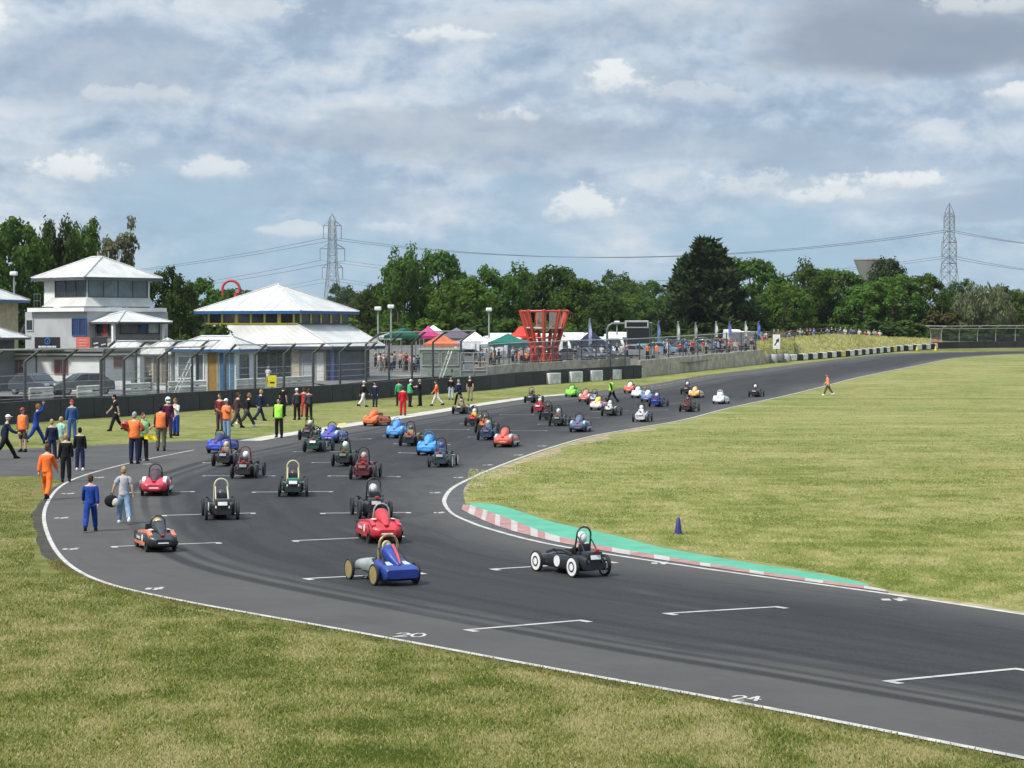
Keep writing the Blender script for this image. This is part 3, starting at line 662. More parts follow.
# ------------------------------------------------------------------ buildings
M_ROOFW = paint((.50, .493, .465), .7, 0, .16, .45, name='white_roof_sheet'); M_WALLW = paint((.70, .695, .67), .7, 0, .1, .7, name='white_render')
M_WALLG = paint((.36, .365, .37), .75, 0, .1, .6, name='grey_cladding'); M_BLUE = paint((.02, .085, .22), .5, name='blue_fascia'); M_GREYD = paint((.075, .08, .09), .7, 0, .2, 1, name='dark_grey_paint')
M_GLASS = glass(); M_GLASSL = paint((.12, .15, .16), .1, 0, .3, .4, name='pale_glass'); M_YEL = paint((.62, .52, .09), .6, name='yellow_paint'); M_TAN = paint((.36, .30, .17), .7, 0, .2, 2, name='tan_board')
M_REDF = paint((.30, .035, .035), .5, name='red_frame'); M_BLOCK = paint((.42, .37, .28), .85, 0, .2, 1.5, .3, name='blockwork')
def roof(name, root, w, d, z, rise, ridge, m, soff, over=0, th=.22, fas=None, rot=0, c=(0, 0)):
    """hipped roof: eave rectangle w x d at height z, ridge along local x"""
    e = [(-w/2, -d/2), (w/2, -d/2), (w/2, d/2), (-w/2, d/2)]; mb = MB(); r = ridge/2
    M = Matrix.Rotation(rot, 3, 'Z'); f = lambda x, y, zz: M @ Vector((x, y, 0)) + Vector((c[0], c[1], zz))
    v = [f(x, y, z) for x, y in e] + [f(-r, 0, z+rise), f(r, 0, z+rise)] if ridge > 0 else [f(x, y, z) for x, y in e] + [f(0, 0, z+rise)]
    fs = [(0,1,5,4),(1,2,5),(2,3,4,5),(3,0,4)] if ridge > 0 else [(0,1,4),(1,2,4),(2,3,4),(3,0,4)]
    mb.add(v, fs + [(3,2,1,0)]); o = mb.build(name, m, root)
    mb = MB(); ins = .04
    for i in range(4):
        a, b = e[i], e[(i+1) % 4]; A, B = f(*a, z-th), f(*b, z-th); A2, B2 = f(*a, z-.004), f(*b, z-.004)
        cc = f(0, 0, z-th); k = 1 - ins; mb.add([A, B, B2, A2, cc+(A-cc)*k, cc+(B-cc)*k, ], [(0,1,2,3),(1,0,4,5)])
    mb.add([f(x*(1-ins), y*(1-ins), z-th+.001) for x, y in e], [(3,2,1,0)])
    mb.build('fascia', fas or soff, o)
    mb = MB()                                             # ridge and hip cappings
    ap = v[4:]
    for i in range(4):
        t = ap[0] if len(ap) == 1 else (ap[0] if i in (0, 3) else ap[1]); mb.tube([v[i] + Vector((0,0,.02)), t + Vector((0,0,.03))], .07, 5)
    if len(ap) == 2: mb.tube([ap[0] + Vector((0,0,.03)), ap[1] + Vector((0,0,.03))], .08, 5)
    mb.build('ridge_cap', paint((.46,.455,.44), .6, 0, .1, 2), o)
    mb = MB()                                             # standing seams
    for i in range(4):
        A, B = v[i], v[(i+1) % 4]; n = max(3, int((B-A).length/.9))
        tA = ap[0] if len(ap) == 1 or i in (0, 3) else ap[1]; tB = ap[0] if len(ap) == 1 or i in (2, 3) else ap[1]
        if len(ap) == 2 and i == 1: tA = tB = ap[1]
        if len(ap) == 2 and i == 3: tA = tB = ap[0]
        nrm = (B-A).cross(tA-A).normalized(); 
        if nrm.z < 0: nrm = -nrm
        ed = (B-A).normalized(); up = nrm.cross(ed); 
        if up.z < 0: up = -up
        for k in range(1, n):
            p = A.lerp(B, k/n)
            # climb square to the eave until the hip is met
            L = (tA-A).dot(up)
            sL = (tA-A).dot(ed); sR = (B-A).length - (tB-A).dot(ed); x = (p-A).dot(ed)
            h = L
            if sL > .01: h = min(h, L*x/sL)
            if sR > .01: h = min(h, L*((B-A).length-x)/sR)
            q = p + up*h*.98; mb.tube([p + nrm*.012, q + nrm*.012], .025, 4, cap=False)
    mb.build('seam', paint((.50,.51,.51), .6, 0, .1, 2), o)
    return o
def wallbox(name, root, w, d, z0, z1, m, c=(0, 0), rot=0):
    mb = MB(); M = Matrix.Rotation(rot, 3, 'Z'); p = Vector((c[0], c[1], (z0+z1)/2)); mb.box(p, (w, d, z1-z0), rot); return mb.build(name, m, root)
def panel(name, root, face, u0, u1, z0, z1, m, w, d, out=.03, th=.05, frame=None, c=(0,0), mull=0):
    """window or door on the front (-y) or right (+x) wall of a w x d box; u runs left to right as seen from outside"""
    def pt(u, z, o):
        if face == 'f': return Vector((c[0]-w/2+u, c[1]-d/2-o, z))
        return Vector((c[0]+w/2+o, c[1]-d/2+u, z))
    def bx(a, b, za, zb, o0, o1):
        return [pt(a,za,o0), pt(b,za,o0), pt(b,zb,o0), pt(a,zb,o0), pt(a,za,o1), pt(b,za,o1), pt(b,zb,o1), pt(a,zb,o1)], [(0,1,2,3),(7,6,5,4),(4,5,1,0),(5,6,2,1),(6,7,3,2),(7,4,0,3)]
    mb = MB(); mb.add(*bx(u0, u1, z0, z1, .004, out)); o = mb.build(name, m, root)
    if frame:
        mb = MB(); t = .09
        for a, b, za, zb in ((u0-t,u0,z0-t,z1+t),(u1,u1+t,z0-t,z1+t),(u0,u1,z1,z1+t),(u0,u1,z0-t,z0)): mb.add(*bx(a, b, za, zb, .004, out+th))
        for k in range(mull):
            a = u0 + (u1-u0)*(k+1)/(mull+1); mb.add(*bx(a-.04, a+.04, z0+.002, z1-.002, out+.003, out+th))
        mb.build('frame', frame, o)
    return o
def corner_site(px, Y, w, d, th):
    """centre of a w x d box turned by -th whose near corner stands in picture column px at depth Y"""
    p = at(px, 400, Y); c = Vector((w/2, -d/2)); c.rotate(Matrix.Rotation(-th, 2)); return (p.x - c.x, p.y - c.y, gz(p.y) if p.y < 300 else gz(p.y))
def zat(py, Y): return at(512, py, Y).z

# control tower
def tower():
    Y = 185; th = R(45); w = d = 6.2; x, y, z0 = corner_site(87.5, Y, w, d, th)
    r = thing('control_tower', 'white race control tower with hipped white roof and dark wraparound windows', 'building', (x, y, 0), -th)
    zz = lambda py: zat(py, Y)
    wallbox('upper_room', r, w, d, zz(306), zz(277.5), M_WALLW)
    roof('roof', r, 7.75, 7.75, zz(277) , zz(254.5)-zz(276), 1.6, M_ROOFW, M_GREYD, th=.26)
    panel('window', r, 'f', 1.75, 6.05, zz(296.5), zz(280), M_GLASS, w, d, frame=M_GREYD, mull=2)
    panel('window', r, 'r', .15, 5.9, zz(296.5), zz(280), M_GLASSL, w, d, frame=M_GREYD, mull=3)
    mb = MB()                                                   # slanting balcony parapet round the windows
    ins = .05
    P0 = [(-2.0, -d/2-ins), (w/2+ins, -d/2-ins), (w/2+ins, d/2)]; P1 = [(-2.35, -d/2-.75), (w/2+.75, -d/2-.75), (w/2+.75, d/2)]
    vs = [Vector((a, b, zz(297))) for a, b in P0] + [Vector((a, b, zz(306.5))) for a, b in P1]; mb.add(vs, [(3,4,1,0),(4,5,2,1)])
    mb.build('apron', M_ROOFW, r)
    wallbox('deck', r, 8.2, 8.2, zz(311.5), zz(307.5), M_WALLW)
    wallbox('stair_room', r, 2.6, 3.4, zz(307), zz(278.5), M_WALLW, (-w/2-.2, .5))
    # ground and first floor block in grey cladding
    wallbox('lower_block', r, 9.0, 8.0, 0, zz(311.6), M_WALLG, (-.6, .35))
    panel('door', r, 'f', 7.0, 8.9, zz(335), zz(319), paint((.015,.03,.08), .4), 9.0, 8.0, c=(-.6, .35), frame=M_BLUE, mull=1)
    panel('window', r, 'f', .3, 1.2, zz(330), zz(320), M_GLASS, 9.0, 8.0, c=(-.6, .35), frame=M_WALLG)
    mb = MB()
    for k in range(3): mb.tube([(-4.0+.9*k, -4.0+.3*k, zz(275)), (-4.0+.9*k, -4.0+.3*k, zz(266))], .035, 5)
    for k, px in enumerate((57.5, 64, 71)): pass
    mb2 = MB()
    for k in range(3): mb2.tube([(-2.0+.75*k, 1.5+.55*k, zz(272)), (-2.0+.75*k, 1.5+.55*k, zz(248.5))], .05, 5)
    mb2.build('aerial', M_RAIL, r)
    mb = MB()                                                   # balcony railing and steel stair on the left
    a = [(-4.9, -2.6), (-3.2, -4.0), (-2.2, -4.05)]
    for h in (.55, 1.1): mb.tube([(p[0], p[1], zz(307)+h) for p in a], .035, 5)
    for p in a: mb.tube([(p[0], p[1], zz(307)), (p[0], p[1], zz(307)+1.1)], .035, 5)
    mb.build('railing', DSTEEL, r)
    mb = MB()
    for s in (0, .9): mb.tube([(-5.3+s*.7, -2.5-s*.7, zz(308)), (-6.2+s*.7, -3.4-s*.7, zz(338))], .07, 5)
    for k in range(11):
        t = k/11; c = Vector((-5.0-.9*t, -2.85-.9*t, zz(308)+(zz(338)-zz(308))*t)); mb.box(c, (.9,.28,.05), R(-45))
    mb.build('stair', DSTEEL, r)
    # canopy roof on the right with red shopfront under it
    cx, cy = 3.9, -.2
    roof('canopy_roof', r, 5.7, 5.3, zz(322), zz(311.5)-zz(322), .0, M_ROOFW, M_GREYD, th=.16, c=(cx+1.2, cy-.6))
    wallbox('shopfront', r, 4.0, 4.4, 0, zz(322.6), paint((.22,.20,.19), .7), (cx+.7, cy-.4))
    for u0, u1, m in ((.2,1.3,M_REDF),(1.5,2.2,M_GLASS),(2.3,2.9,M_REDF),(3.1,3.8,M_GLASS)): panel('shop_panel', r, 'f', u0, u1, zz(336), zz(324), m, 4.0, 4.4, c=(cx+.7, cy-.4), frame=M_GREYD)
    for u0, u1, m in ((.5,2.2,paint((.14,.14,.14),.6)),(2.4,3.0,M_BLUE),(3.2,4.2,paint((.42,.50,.46),.6))): panel('shop_panel', r, 'r', u0, u1, zz(333), zz(324), m, 4.0, 4.4, c=(cx+.7, cy-.4), frame=M_GREYD)
    for p in ((cx-1.4, cy-3.0), (cx+3.0, cy-3.0), (cx+3.0, cy+1.8)):
        mb = MB(); mb.box((p[0], p[1], zz(322.5)/2), (.24,.24,zz(322.5))); mb.build('canopy_post', M_WALLW, r)
tower()
# far-left hut with tan boards
def left_hut():
    Y = 172; r = thing('timber_hut', 'tan boarded hut with white roof and lime green panel at the left frame edge', 'building', (at(-36, 400, Y).x, Y+3, 0), R(-12)); zz = lambda py: zat(py, Y)
    w, d = 5.2, 5; wallbox('wall', r, w, d, 0, zz(299.5), M_TAN)
    roof('roof', r, 6.6, 6.4, zz(299.3), 1.15, 2.2, M_ROOFW, M_BLUE, th=.2)
    for u in (3.0, 4.1): panel('window', r, 'f', u, u+.7, zz(317), zz(302), paint((.10,.09,.05), .4), w, d, frame=M_TAN)
    panel('green_panel', r, 'f', 2.2, 5.15, zz(326), zz(318.5), paint((.21,.47,.19), .6), w, d, out=.06)
    r2 = thing('lean_to_hut', 'low hut with shallow white roof and grey wall at the left frame edge', 'building', (at(-42, 400, 160).x, 160+2.5, 0), R(-8)); zz = lambda py: zat(py, 160)
    w, d = 5.5, 4.5; wallbox('wall', r2, w, d, 0, zz(338), M_GREYD)
    roof('roof', r2, 7.4, 6.2, zz(337.6), .95, 2.6, M_ROOFW, M_GREYD, th=.16)
    for u in (3.1, 4.3): panel('window', r2, 'f', u, u+.9, zz(359), zz(343), paint((.05,.05,.03), .3), w, d, frame=M_YEL)
    panel('kick_board', r2, 'f', .1, 5.4, .3, zz(361), paint((.13,.15,.17), .7), w, d)
left_hut()
# white cabins with red windows
def cabins():
    Y = 163; th = R(18); zz = lambda py: zat(py, Y); w, d = 8.6, 5.0; x, y, _ = corner_site(105, Y, w, d, th)
    r = thing('white_cabin', 'long white cabin with red framed windows and dark fascia', 'building', (x, y, 0), -th)
    wallbox('wall', r, w, d, 0, zz(357), M_WALLW)
    mb = MB(); mb.box((0,0,(zz(357)+zz(351))/2), (w+.5, d+.5, zz(351)-zz(357)-.01)); mb.build('fascia', paint((.035,.035,.04), .6), r)
    mb = MB(); mb.box((0,-.002,(zz(355.3)+zz(353.6))/2), (w+.56, d+.56, .13)); mb.build('white_band', M_WALLW, r)
    mb = MB(); mb.box((0,0,zz(350.4)), (w+.9, d+.9, .16)); mb.build('roof', paint((.20,.20,.20), .8), r)
    for u0, u1 in ((1.15,2.15),(4.65,5.55)): panel('window', r, 'f', u0, u1, zz(373), zz(361), paint((.06,.018,.02), .3), w, d, frame=M_REDF, mull=1)
    panel('window', r, 'r', 1.4, 2.6, zz(367), zz(356+2), paint((.12,.03,.03), .3), w, d, frame=M_REDF)
    mb = MB(); mb.box((-w/2+3.1, -d/2-.04, zz(375)/1), (.09,.08,2.9)); mb.build('downpipe', DSTEEL, r)
    mb = MB(); mb.tube([(-w/2+2.3,-d/2-.5,zz(366)),(-w/2+2.3,-d/2,zz(364))], .03, 5); mb.ball((-w/2+2.3,-d/2-.5,zz(366)), .13); mb.build('floodlight', M_RAIL, r)
    # roof boards
    for px, wpx, y0, y1, col, lab, mk in ((47.5,26,336.5,349,BLACK,'black roof board with blue emblem and white lettering above the white cabin',1), (83,14,336,348.5,(.62,.13,.09),'red roof board above the white cabin',2), (99.5,16,336.5,348.5,(.03,.03,.035),'black roof board beside the red one on the white cabin',3)):
        p = at(px, 349.5, Y+.4); rr_ = thing('roof_board', lab, 'sign', (p.x, p.y, zz(349.9)), -R(5)); W = wpx/13.95; H = zz(y0)-zz(y1)
        mb = MB(); mb.box((0,0,H/2+.02), (W,.08,H)); mb.build('board', paint(col, .55), rr_)
        mb = MB()
        for s in (-.4,.4): mb.tube([(s*W,.06,.02),(s*W,.6,.02),(s*W,.06,H*.9)], .03, 5)
        mb.build('stay', DSTEEL, rr_)
        mb = MB()
        if mk == 1:
            k = 11
            for i in range(k): mb.box((-.60 + i*.12, -.055, H*.25), (.085,.02,.12 if i % 3 else .15))
            mb.build('lettering', paint(WHITE, .5), rr_)
            mb = MB(); mb.tube([(.02+.19*math.cos(a), -.055, H*.68+.2*math.sin(a)) for a in (i*math.pi/6 for i in range(12))], .055, 5, closed=True); mb.box((.02,-.055,H*.68), (.12,.02,.16)); mb.build('emblem', paint((.03,.12,.32), .5), rr_)
        elif mk == 2:
            for zc, l in ((.78,.6),(.55,.7),(.32,.5)): mb.box((0,-.055,H*zc), (W*l,.02,.05))
            mb.build('lettering', paint((.75,.42,.36), .5), rr_)
        else:
            for xc, zc, l in ((-.25,.55,.34),(.3,.45,.34),(-.22,.22,.3)): mb.box((xc,-.055,H*zc), (l,.02,.09), 0, M=Matrix.Rotation(-.2, 3, 'Y'))
            mb.build('lettering', paint((.55,.55,.55), .5), rr_)
cabins()
def white_shed():
    Y = 171; th = R(18); zz = lambda py: zat(py, Y); w, d = 4.2, 4.0; x, y, _ = corner_site(140, Y, w, d, th)
    r = thing('white_shed', 'plain white shed between the white cabin and the kiosk', 'building', (x, y, 0), -th)
    wallbox('wall', r, w, d, 0, zz(352), M_WALLW); roof('roof', r, w+.4, d+.4, zz(351.8), .75, 1.6, M_ROOFW, M_GREYD, th=.14)
white_shed()
def kiosk():
    Y = 166; th = R(30); zz = lambda py: zat(py, Y); w, d = 2.5, 2.4; x, y, _ = corner_site(171, Y, w, d, th)
    r = thing('kiosk', 'small white kiosk with pointed hipped roof and tan windows', 'building', (x, y, 0), -th)
    wallbox('wall', r, w, d, 0, zz(354.5), M_WALLW); roof('roof', r, 3.5, 3.3, zz(354.3), zz(337.5)-zz(353), 0, M_ROOFW, M_GREYD, th=.14)
    for u in (.15, .95, 1.7): panel('window', r, 'f', u, u+.62, zz(383), zz(358), paint((.17,.14,.09), .35), w, d, frame=paint((.45,.42,.33), .7))
    for u in (.3, 1.3): panel('window', r, 'r', u, u+.75, zz(383), zz(358), paint((.22,.19,.12), .35), w, d, frame=paint((.45,.42,.33), .7))
kiosk()
def bungalow():
    Y = 164; th = R(14); zz = lambda py: zat(py, Y); w, d = 4.7, 4.4; x, y, _ = corner_site(236, Y, w, d, th)
    r = thing('bungalow', 'low white bungalow with shallow white roof and blue fascia beside the pavilion', 'building', (x, y, 0), -th)
    wallbox('wall', r, w, d, 0, zz(349.5), paint((.56,.60,.63), .7)); roof('roof', r, w+1.0, d+1.2, zz(349.2), zz(335)-zz(347.5), 2.4, M_ROOFW, M_BLUE, th=.2)
    panel('door', r, 'f', 2.6, 3.25, .1, zz(353), paint((.28,.17,.05), .6), w, d, frame=M_TAN)
    panel('window', r, 'f', 1.7, 2.2, zz(380), zz(355), paint((.14,.16,.16), .3), w, d, frame=M_WALLW); panel('window', r, 'f', .3, 1.2, zz(378), zz(357), paint((.14,.16,.16), .3), w, d, frame=M_WALLW)
    for u in (3.45, 3.85, 4.25): panel('blue_panel', r, 'f', u, u+.3, .2, zz(353), paint((.05,.14,.24), .5), w, d, out=.05)
    panel('window', r, 'r', .8, 2.4, zz(380), zz(356), M_GLASS, w, d, frame=M_BLUE)
bungalow()
def pavilion():
    Y = 188; th = R(24); zz = lambda py: zat(py, Y); w = d = 10.0; x, y, _ = corner_site(300.5, Y, w, d, th)
    r = thing('pavilion', 'two tier pavilion with white pyramid roof, blue fascia and yellow window posts', 'building', (x, y, 0), -th)
    wu = 8.9; wallbox('upper_wall', r, wu, wu, zz(326), zz(312), paint((.06,.06,.05), .6))
    roof('roof', r, 10.3, 10.3, zz(310.6), zz(282)-zz(310), 0, M_ROOFW, M_BLUE, th=.26)
    u = .25
    for k in range(7):
        big = k % 3 == 2; pw = .32 if big else .17
        panel('yellow_post', r, 'f', u, u+pw, zz(324), zz(313), M_YEL, wu, wu, out=.07)
        if k < 6: panel('window', r, 'f', u+pw+.03, u+pw+1.12, zz(322.6), zz(313.6), M_GLASS, wu, wu, out=.03)
        u += pw + 1.15
    panel('sill', r, 'f', .1, wu, zz(324.2), zz(322.8), M_YEL, wu, wu, out=.09)
    for k in range(5):
        a = .3 + k*1.75; panel('yellow_post', r, 'r', a, a+.2, zz(323), zz(313), M_YEL, wu, wu, out=.07); panel('window', r, 'r', a+.25, a+1.5, zz(322), zz(313.6), M_GLASS, wu, wu)
    # lower tier, reaching further right
    lw, ld = 12.4, 9.4; lx, ly = 2.45, -1.5; ez = zz(346.2)
    e = [(-lw/2, -ld/2), (lw/2, -ld/2), (lw/2, ld/2), (-lw/2, ld/2)]; ch = 1.6      # chamfered left front corner
    E = [(-lw/2, -ld/2+ch), (-lw/2+ch*1.4, -ld/2)] + e[1:]
    T = [(-wu/2, -wu/2+.3), (-wu/2+.6, -wu/2), (wu/2, -wu/2), (wu/2, wu/2), (-wu/2, wu/2)]; tz = zz(324.5)
    vs = [Vector((a+lx, b+ly, ez)) for a, b in E] + [Vector((a, b, tz)) for a, b in T]
    mb = MB(); mb.add(vs, [(i, (i+1) % 5, 5+(i+1) % 5, 5+i) for i in range(5)]); o = mb.build('lower_roof', M_ROOFW, r)
    mb = MB(); mb.add([v - Vector((0,0,.004)) for v in vs[:5]] + [v - Vector((0,0,.26)) for v in vs[:5]], [(5+i, 5+(i+1) % 5, (i+1) % 5, i) for i in range(5)] + [(9,8,7,6,5)]); mb.build('fascia', paint((.03,.05,.11), .6), o)
    for i in range(5):
        mb = MB(); mb.tube([vs[i]+Vector((0,0,.02)), vs[5+i]+Vector((0,0,.03))], .07, 5); mb.build('ridge_cap', paint((.46,.455,.44), .6), o)
    mb = MB()
    for k in range(1, 14):
        t = k/14; p, q = vs[1].lerp(vs[2], t), vs[6].lerp(vs[7], t); mb.tube([p+Vector((0,-.01,.015)), q+Vector((0,-.01,.015))], .025, 4)
    mb.build('seam', M_ROOFW, o)
    bw, bd = 10.4, 7.6; c = (lx-.1, ly+.1); wallbox('lower_wall', r, bw, bd, 0, ez-.27, paint((.045,.05,.055), .6), c)
    for u0, u1 in ((2.0,2.8),(7.2,7.95)): panel('pier', r, 'f', u0, u1, 0, ez-.3, M_BLOCK, bw, bd, out=.14, c=c)
    panel('glazing', r, 'f', 2.95, 4.9, .3, ez-.4, M_GLASS, bw, bd, frame=DSTEEL, mull=1, c=c); panel('glazing', r, 'f', 5.1, 7.05, .3, ez-.4, M_GLASS, bw, bd, frame=DSTEEL, mull=2, c=c)
    panel('block_wall', r, 'f', 7.96, 10.38, 0, ez-.3, paint((.25,.26,.28), .85, 0, .15, 2), bw, bd, out=.06, c=c)
    panel('window', r, 'f', 8.3, 9.2, 1.6, 2.6, paint((.35,.38,.40), .3), bw, bd, out=.1, c=c, frame=M_WALLG)
    panel('door', r, 'f', 9.5, 10.2, .05, ez-.5, paint((.55,.56,.57), .5), bw, bd, out=.09, c=c, frame=M_TAN)
    panel('blue_banner', r, 'r', .6, 1.1, .9, ez-.3, paint((.16,.18,.50), .6), bw, bd, out=.12, c=c)
    panel('block_wall', r, 'r', 1.6, 6, 0, ez-.3, paint((.10,.11,.14), .85), bw, bd, out=.05, c=c)
    for u0 in (5.0,6.1): panel('counter', r, 'f', u0, u0+.95, .15, 1.3, paint((.10,.14,.14), .7), bw, bd, out=.5, c=c)
pavilion()
g0 = at(385, 378, 205); r = thing('service_counter', 'pale topped long counter behind the fence right of the pavilion', 'counter', (g0.x, 200, gz(200)), R(2))
mb = MB(); mb.box((1.2,0,1.02), (5.6,.9,.10)); mb.build('top', M_WALLW, r); mb = MB(); mb.box((1.2,0,.48), (5.4,.7,.96)); mb.build('body', paint((.05,.05,.055), .7), r)
def grey_cabin():
    Y = 200; zz = lambda py: zat(py, Y); x = at(441, 380, Y).x
    r = thing('site_cabin', 'pale grey green site cabin under the orange awning', 'building', (x, Y+1.4, gz(Y)), R(-3)); g = gz(Y); w, d = 3.6, 2.6
    wallbox('wall', r, w, d, 0, zz(350)-g, paint((.27,.30,.26), .7)); mb = MB(); mb.box((0,0,zz(349.2)-g), (w+.3,d+.3,.16)); mb.build('roof', paint((.42,.46,.38), .7), r)
    for u in (.25,1.95): panel('window', r, 'f', u, u+1.4, zz(365)-g, zz(352.5)-g, paint((.17,.19,.17), .3), w, d, frame=paint((.33,.35,.31), .7))
    panel('skirt', r, 'f', .05, w-.05, .05, zz(370)-g, paint((.20,.25,.22), .7), w, d)
    r = thing('steel_gate', 'grey steel gate and boards at the right end of the dark overhang fence', 'gate', (at(462, 380, 196).x, 196, gz(196)), R(10)); g = gz(196); zz = lambda py: zat(py, 196)
    mb = MB()
    for x0 in (-.1, 1.0, 2.2): mb.tube([(x0,0,0),(x0,0,zz(353)-g)], .06, 6)
    for h in (353, 362, 371): mb.tube([(-.1,0,zz(h)-g),(2.2,0,zz(h)-g)], .04, 5)
    mb.build('frame', M_RAIL, r); mb = MB(); mb.box((1.0,.05,(zz(371)-g)/2), (2.6,.05,zz(371)-g)); mb.build('board', paint((.24,.27,.25), .7), r)
    mb = MB(); mb.box((.62,.03,(zz(356)+zz(370))/2-g), (.85,.04,zz(356)-zz(370))); mb.build('panel', paint((.28,.29,.30), .7), r)
grey_cabin()
PADL = .95
# paddock hardstanding: a terrace about a metre above the verge, held by the walls
PAD = 1.05
tag(flat('paddock_ground', [Vector(p) for p in ((-14.2,176),(-10,190),(-4.6,201.5),(2.6,215),(14.5,231),(18.5,237),(28.2,262.5),(38,300),(20,318),(-30,300),(-26,215))], PAD, paint((.13,.125,.115), .95, 0, .2, .3, .2, name='hardstanding')), 'grey hardstanding terrace of the paddock', kind='structure')
tag(flat('yard_ground', [Vector(p) for p in ((-60,150),(-27,152),(-14.2,176),(-26,215),(-90,215))], PADL, paint((.15,.145,.13), .95, 0, .2, .3, .2, name='yard')), 'grey yard in front of the cabins', kind='structure')
# water tower head far behind the trees on the right
def water_tower():
    Y = 620; zz = lambda py: zat(py, Y); p = at(874, 270, Y); s = Y/FPX
    r = thing('concrete_tower', 'grey concrete water tower head flaring above the trees on the right', 'tower', (p.x, Y, gz(Y))); g = gz(Y)
    def ring(hw, z): return [Vector((hw*math.cos(a), hw*math.sin(a), z-g)) for a in (i*math.pi/12 for i in range(24))]
    mb = MB(); mb.loft([ring(6*s, g), ring(6*s, zz(295)), ring(9*s, zz(289)), ring(20*s, zz(260.6))]); mb.build('bowl', paint((.22,.22,.22), .9, 0, .15, .1), r)
    mb = MB(); mb.loft([ring(20.3*s, zz(260.5)), ring(20.6*s, zz(259.2)), ring(19*s, zz(259.1))]); mb.build('rim', paint((.34,.34,.34), .9), r)
water_tower()
def red_arch():
    Y = 330; zz = lambda py: zat(py, Y); p = at(232, 290, Y); s = Y/FPX; g = gz(Y)
    r = thing('red_loop', 'red steel loop rising above the hedge left of the pavilion roof', 'ride', (p.x, Y, g)); mb = MB()
    pts = [Vector((-9*s, 0, zz(303)-g))] + [Vector((-1*s + 8.6*s*math.cos(a), 0, zz(289)-g + 8.4*s*math.sin(a))) for a in [math.pi - i*math.pi*1.15/16 for i in range(17)]] + [Vector((4*s,0,zz(293)-g))]
    mb.tube([pts[0] - Vector((0,0,zz(303)-g))] + pts, .2, 8); mb.build('loop', paint((.45,.05,.06), .5), r)
    mb = MB(); mb.tube([(4*s,0,zz(293)-g),(4*s,0,0)], .3, 8); mb.build('leg', paint((.45,.05,.06), .5), r)
red_arch()
# ------------------------------------------------------------------ red flared tower, scoreboard, lamps, flags
def red_tower():
    Y = 226; zz = lambda py: zat(py, Y); p = at(544.5, 368, Y); g = gz(Y); s = Y/FPX
    r = thing('red_tower', 'red steel lattice tower flaring outward at the top', 'tower', (p.x, Y+1.2, g), R(12)); RED = paint((.46,.058,.028), .5, 0, .12, 1)
    zs = [0, zz(347)-g, zz(310)-g]; n = 9
    for k in range(n):
        a = 2*math.pi*k/n + .3; c = lambda rr_, z: Vector((rr_*s*math.cos(a), rr_*s*.9*math.sin(a), z))
        mb = MB(); mb.tube([c(12.5,0), c(13.2,zs[1]), c(24.5,zs[2])], [.16,.17,.20], 4); mb.build('leg', RED, r)
    for rad, z, t in ((13.3, zs[1], .15), (18.6, zz(328)-g, .10), (15.8, zz(338)-g, .09), (24, zs[2]-.12, .11)):
        mb = MB(); mb.tube([Vector((rad*s*math.cos(a), rad*s*.9*math.sin(a), z)) for a in (2*math.pi*k/n+.3 for k in range(n))], t, 5, closed=True); mb.build('ring_beam', RED if rad < 18 or rad > 20 else M_WALLG, r)
    mb = MB()
    for k in range(n):
        a = 2*math.pi*k/n+.3; b = a + 2*math.pi/n; q = lambda t, rr_, z: Vector((rr_*s*math.cos(t), rr_*s*.9*math.sin(t), z))
        mb.tube([q(a,12.6,.2), q(b,13.1,zs[1]-.2)], .09, 5); mb.tube([q(b,12.6,.2), q(a,13.1,zs[1]-.2)], .09, 5)
    mb.build('brace', RED, r)
    mb = MB(); mb.tube([(0,0,zz(329)-g),(0,0,zz(327.6)-g)], 17.5*s, 16); mb.build('deck', M_WALLG, r)
    mb = MB(); mb.box((-.5,-1.0,(zz(311)+zz(326))/2-g), (.9,.08,zz(311)-zz(326))); mb.box((.9,-.9,(zz(311)+zz(326))/2-g), (1.2,.08,zz(311)-zz(326))); mb.build('side_panel', paint((.23,.21,.19), .8), r)
red_tower()
def scoreboard():
    Y = 236; zz = lambda py: zat(py, Y); p = at(607, 366, Y); g = gz(Y); s = Y/FPX
    r = thing('scoreboard', 'black scoreboard hung from a grey arched gantry post beside the track', 'scoreboard', (p.x, Y, g)); X = lambda px: (px-607)*s
    mb = MB(); mb.tube([(0,0,0),(0,0,zz(330)-g),(X(608.5),0,zz(326)-g),(X(612),0,zz(323.6)-g),(X(652),0,zz(323.2)-g)], .13, 8); mb.tube([(X(651),0,0),(X(651),0,zz(323.5)-g)], .10, 8); mb.build('gantry', paint((.15,.16,.16), .5, .4), r)
    mb = MB(); mb.box((X(636.5),-.2,(zz(328)+zz(320.5))/2-g), (23.5*s,.5,zz(320.5)-zz(328)), bev=.04); o = mb.build('header', paint((.40,.41,.40), .5), r)
    mb = MB(); mb.box((X(636.5),-.46,(zz(326.6)+zz(322.2))/2-g), (20.5*s,.03,zz(322.2)-zz(326.6))); mb.build('display', paint((.010,.010,.011), .35), o)
    mb = MB(); mb.box((X(638),-.15,(zz(343.5)+zz(329))/2-g), (22.5*s,.35,zz(329)-zz(343.5)), bev=.03); o = mb.build('screen', paint((.013,.014,.016), .4), r)
    mb = MB()
    for a, b, c, d in ((626.7,626.9,329,343.6),(649.2,649.6,329,343.6),(626.7,649.6,328.4,329)): mb.box((X((a+b)/2),-.15,(zz(c)+zz(d))/2-g), (max(.07,(b-a)*s),.42,max(.07,zz(c)-zz(d))))
    mb.build('frame', paint((.10,.11,.11), .5), o)
scoreboard()
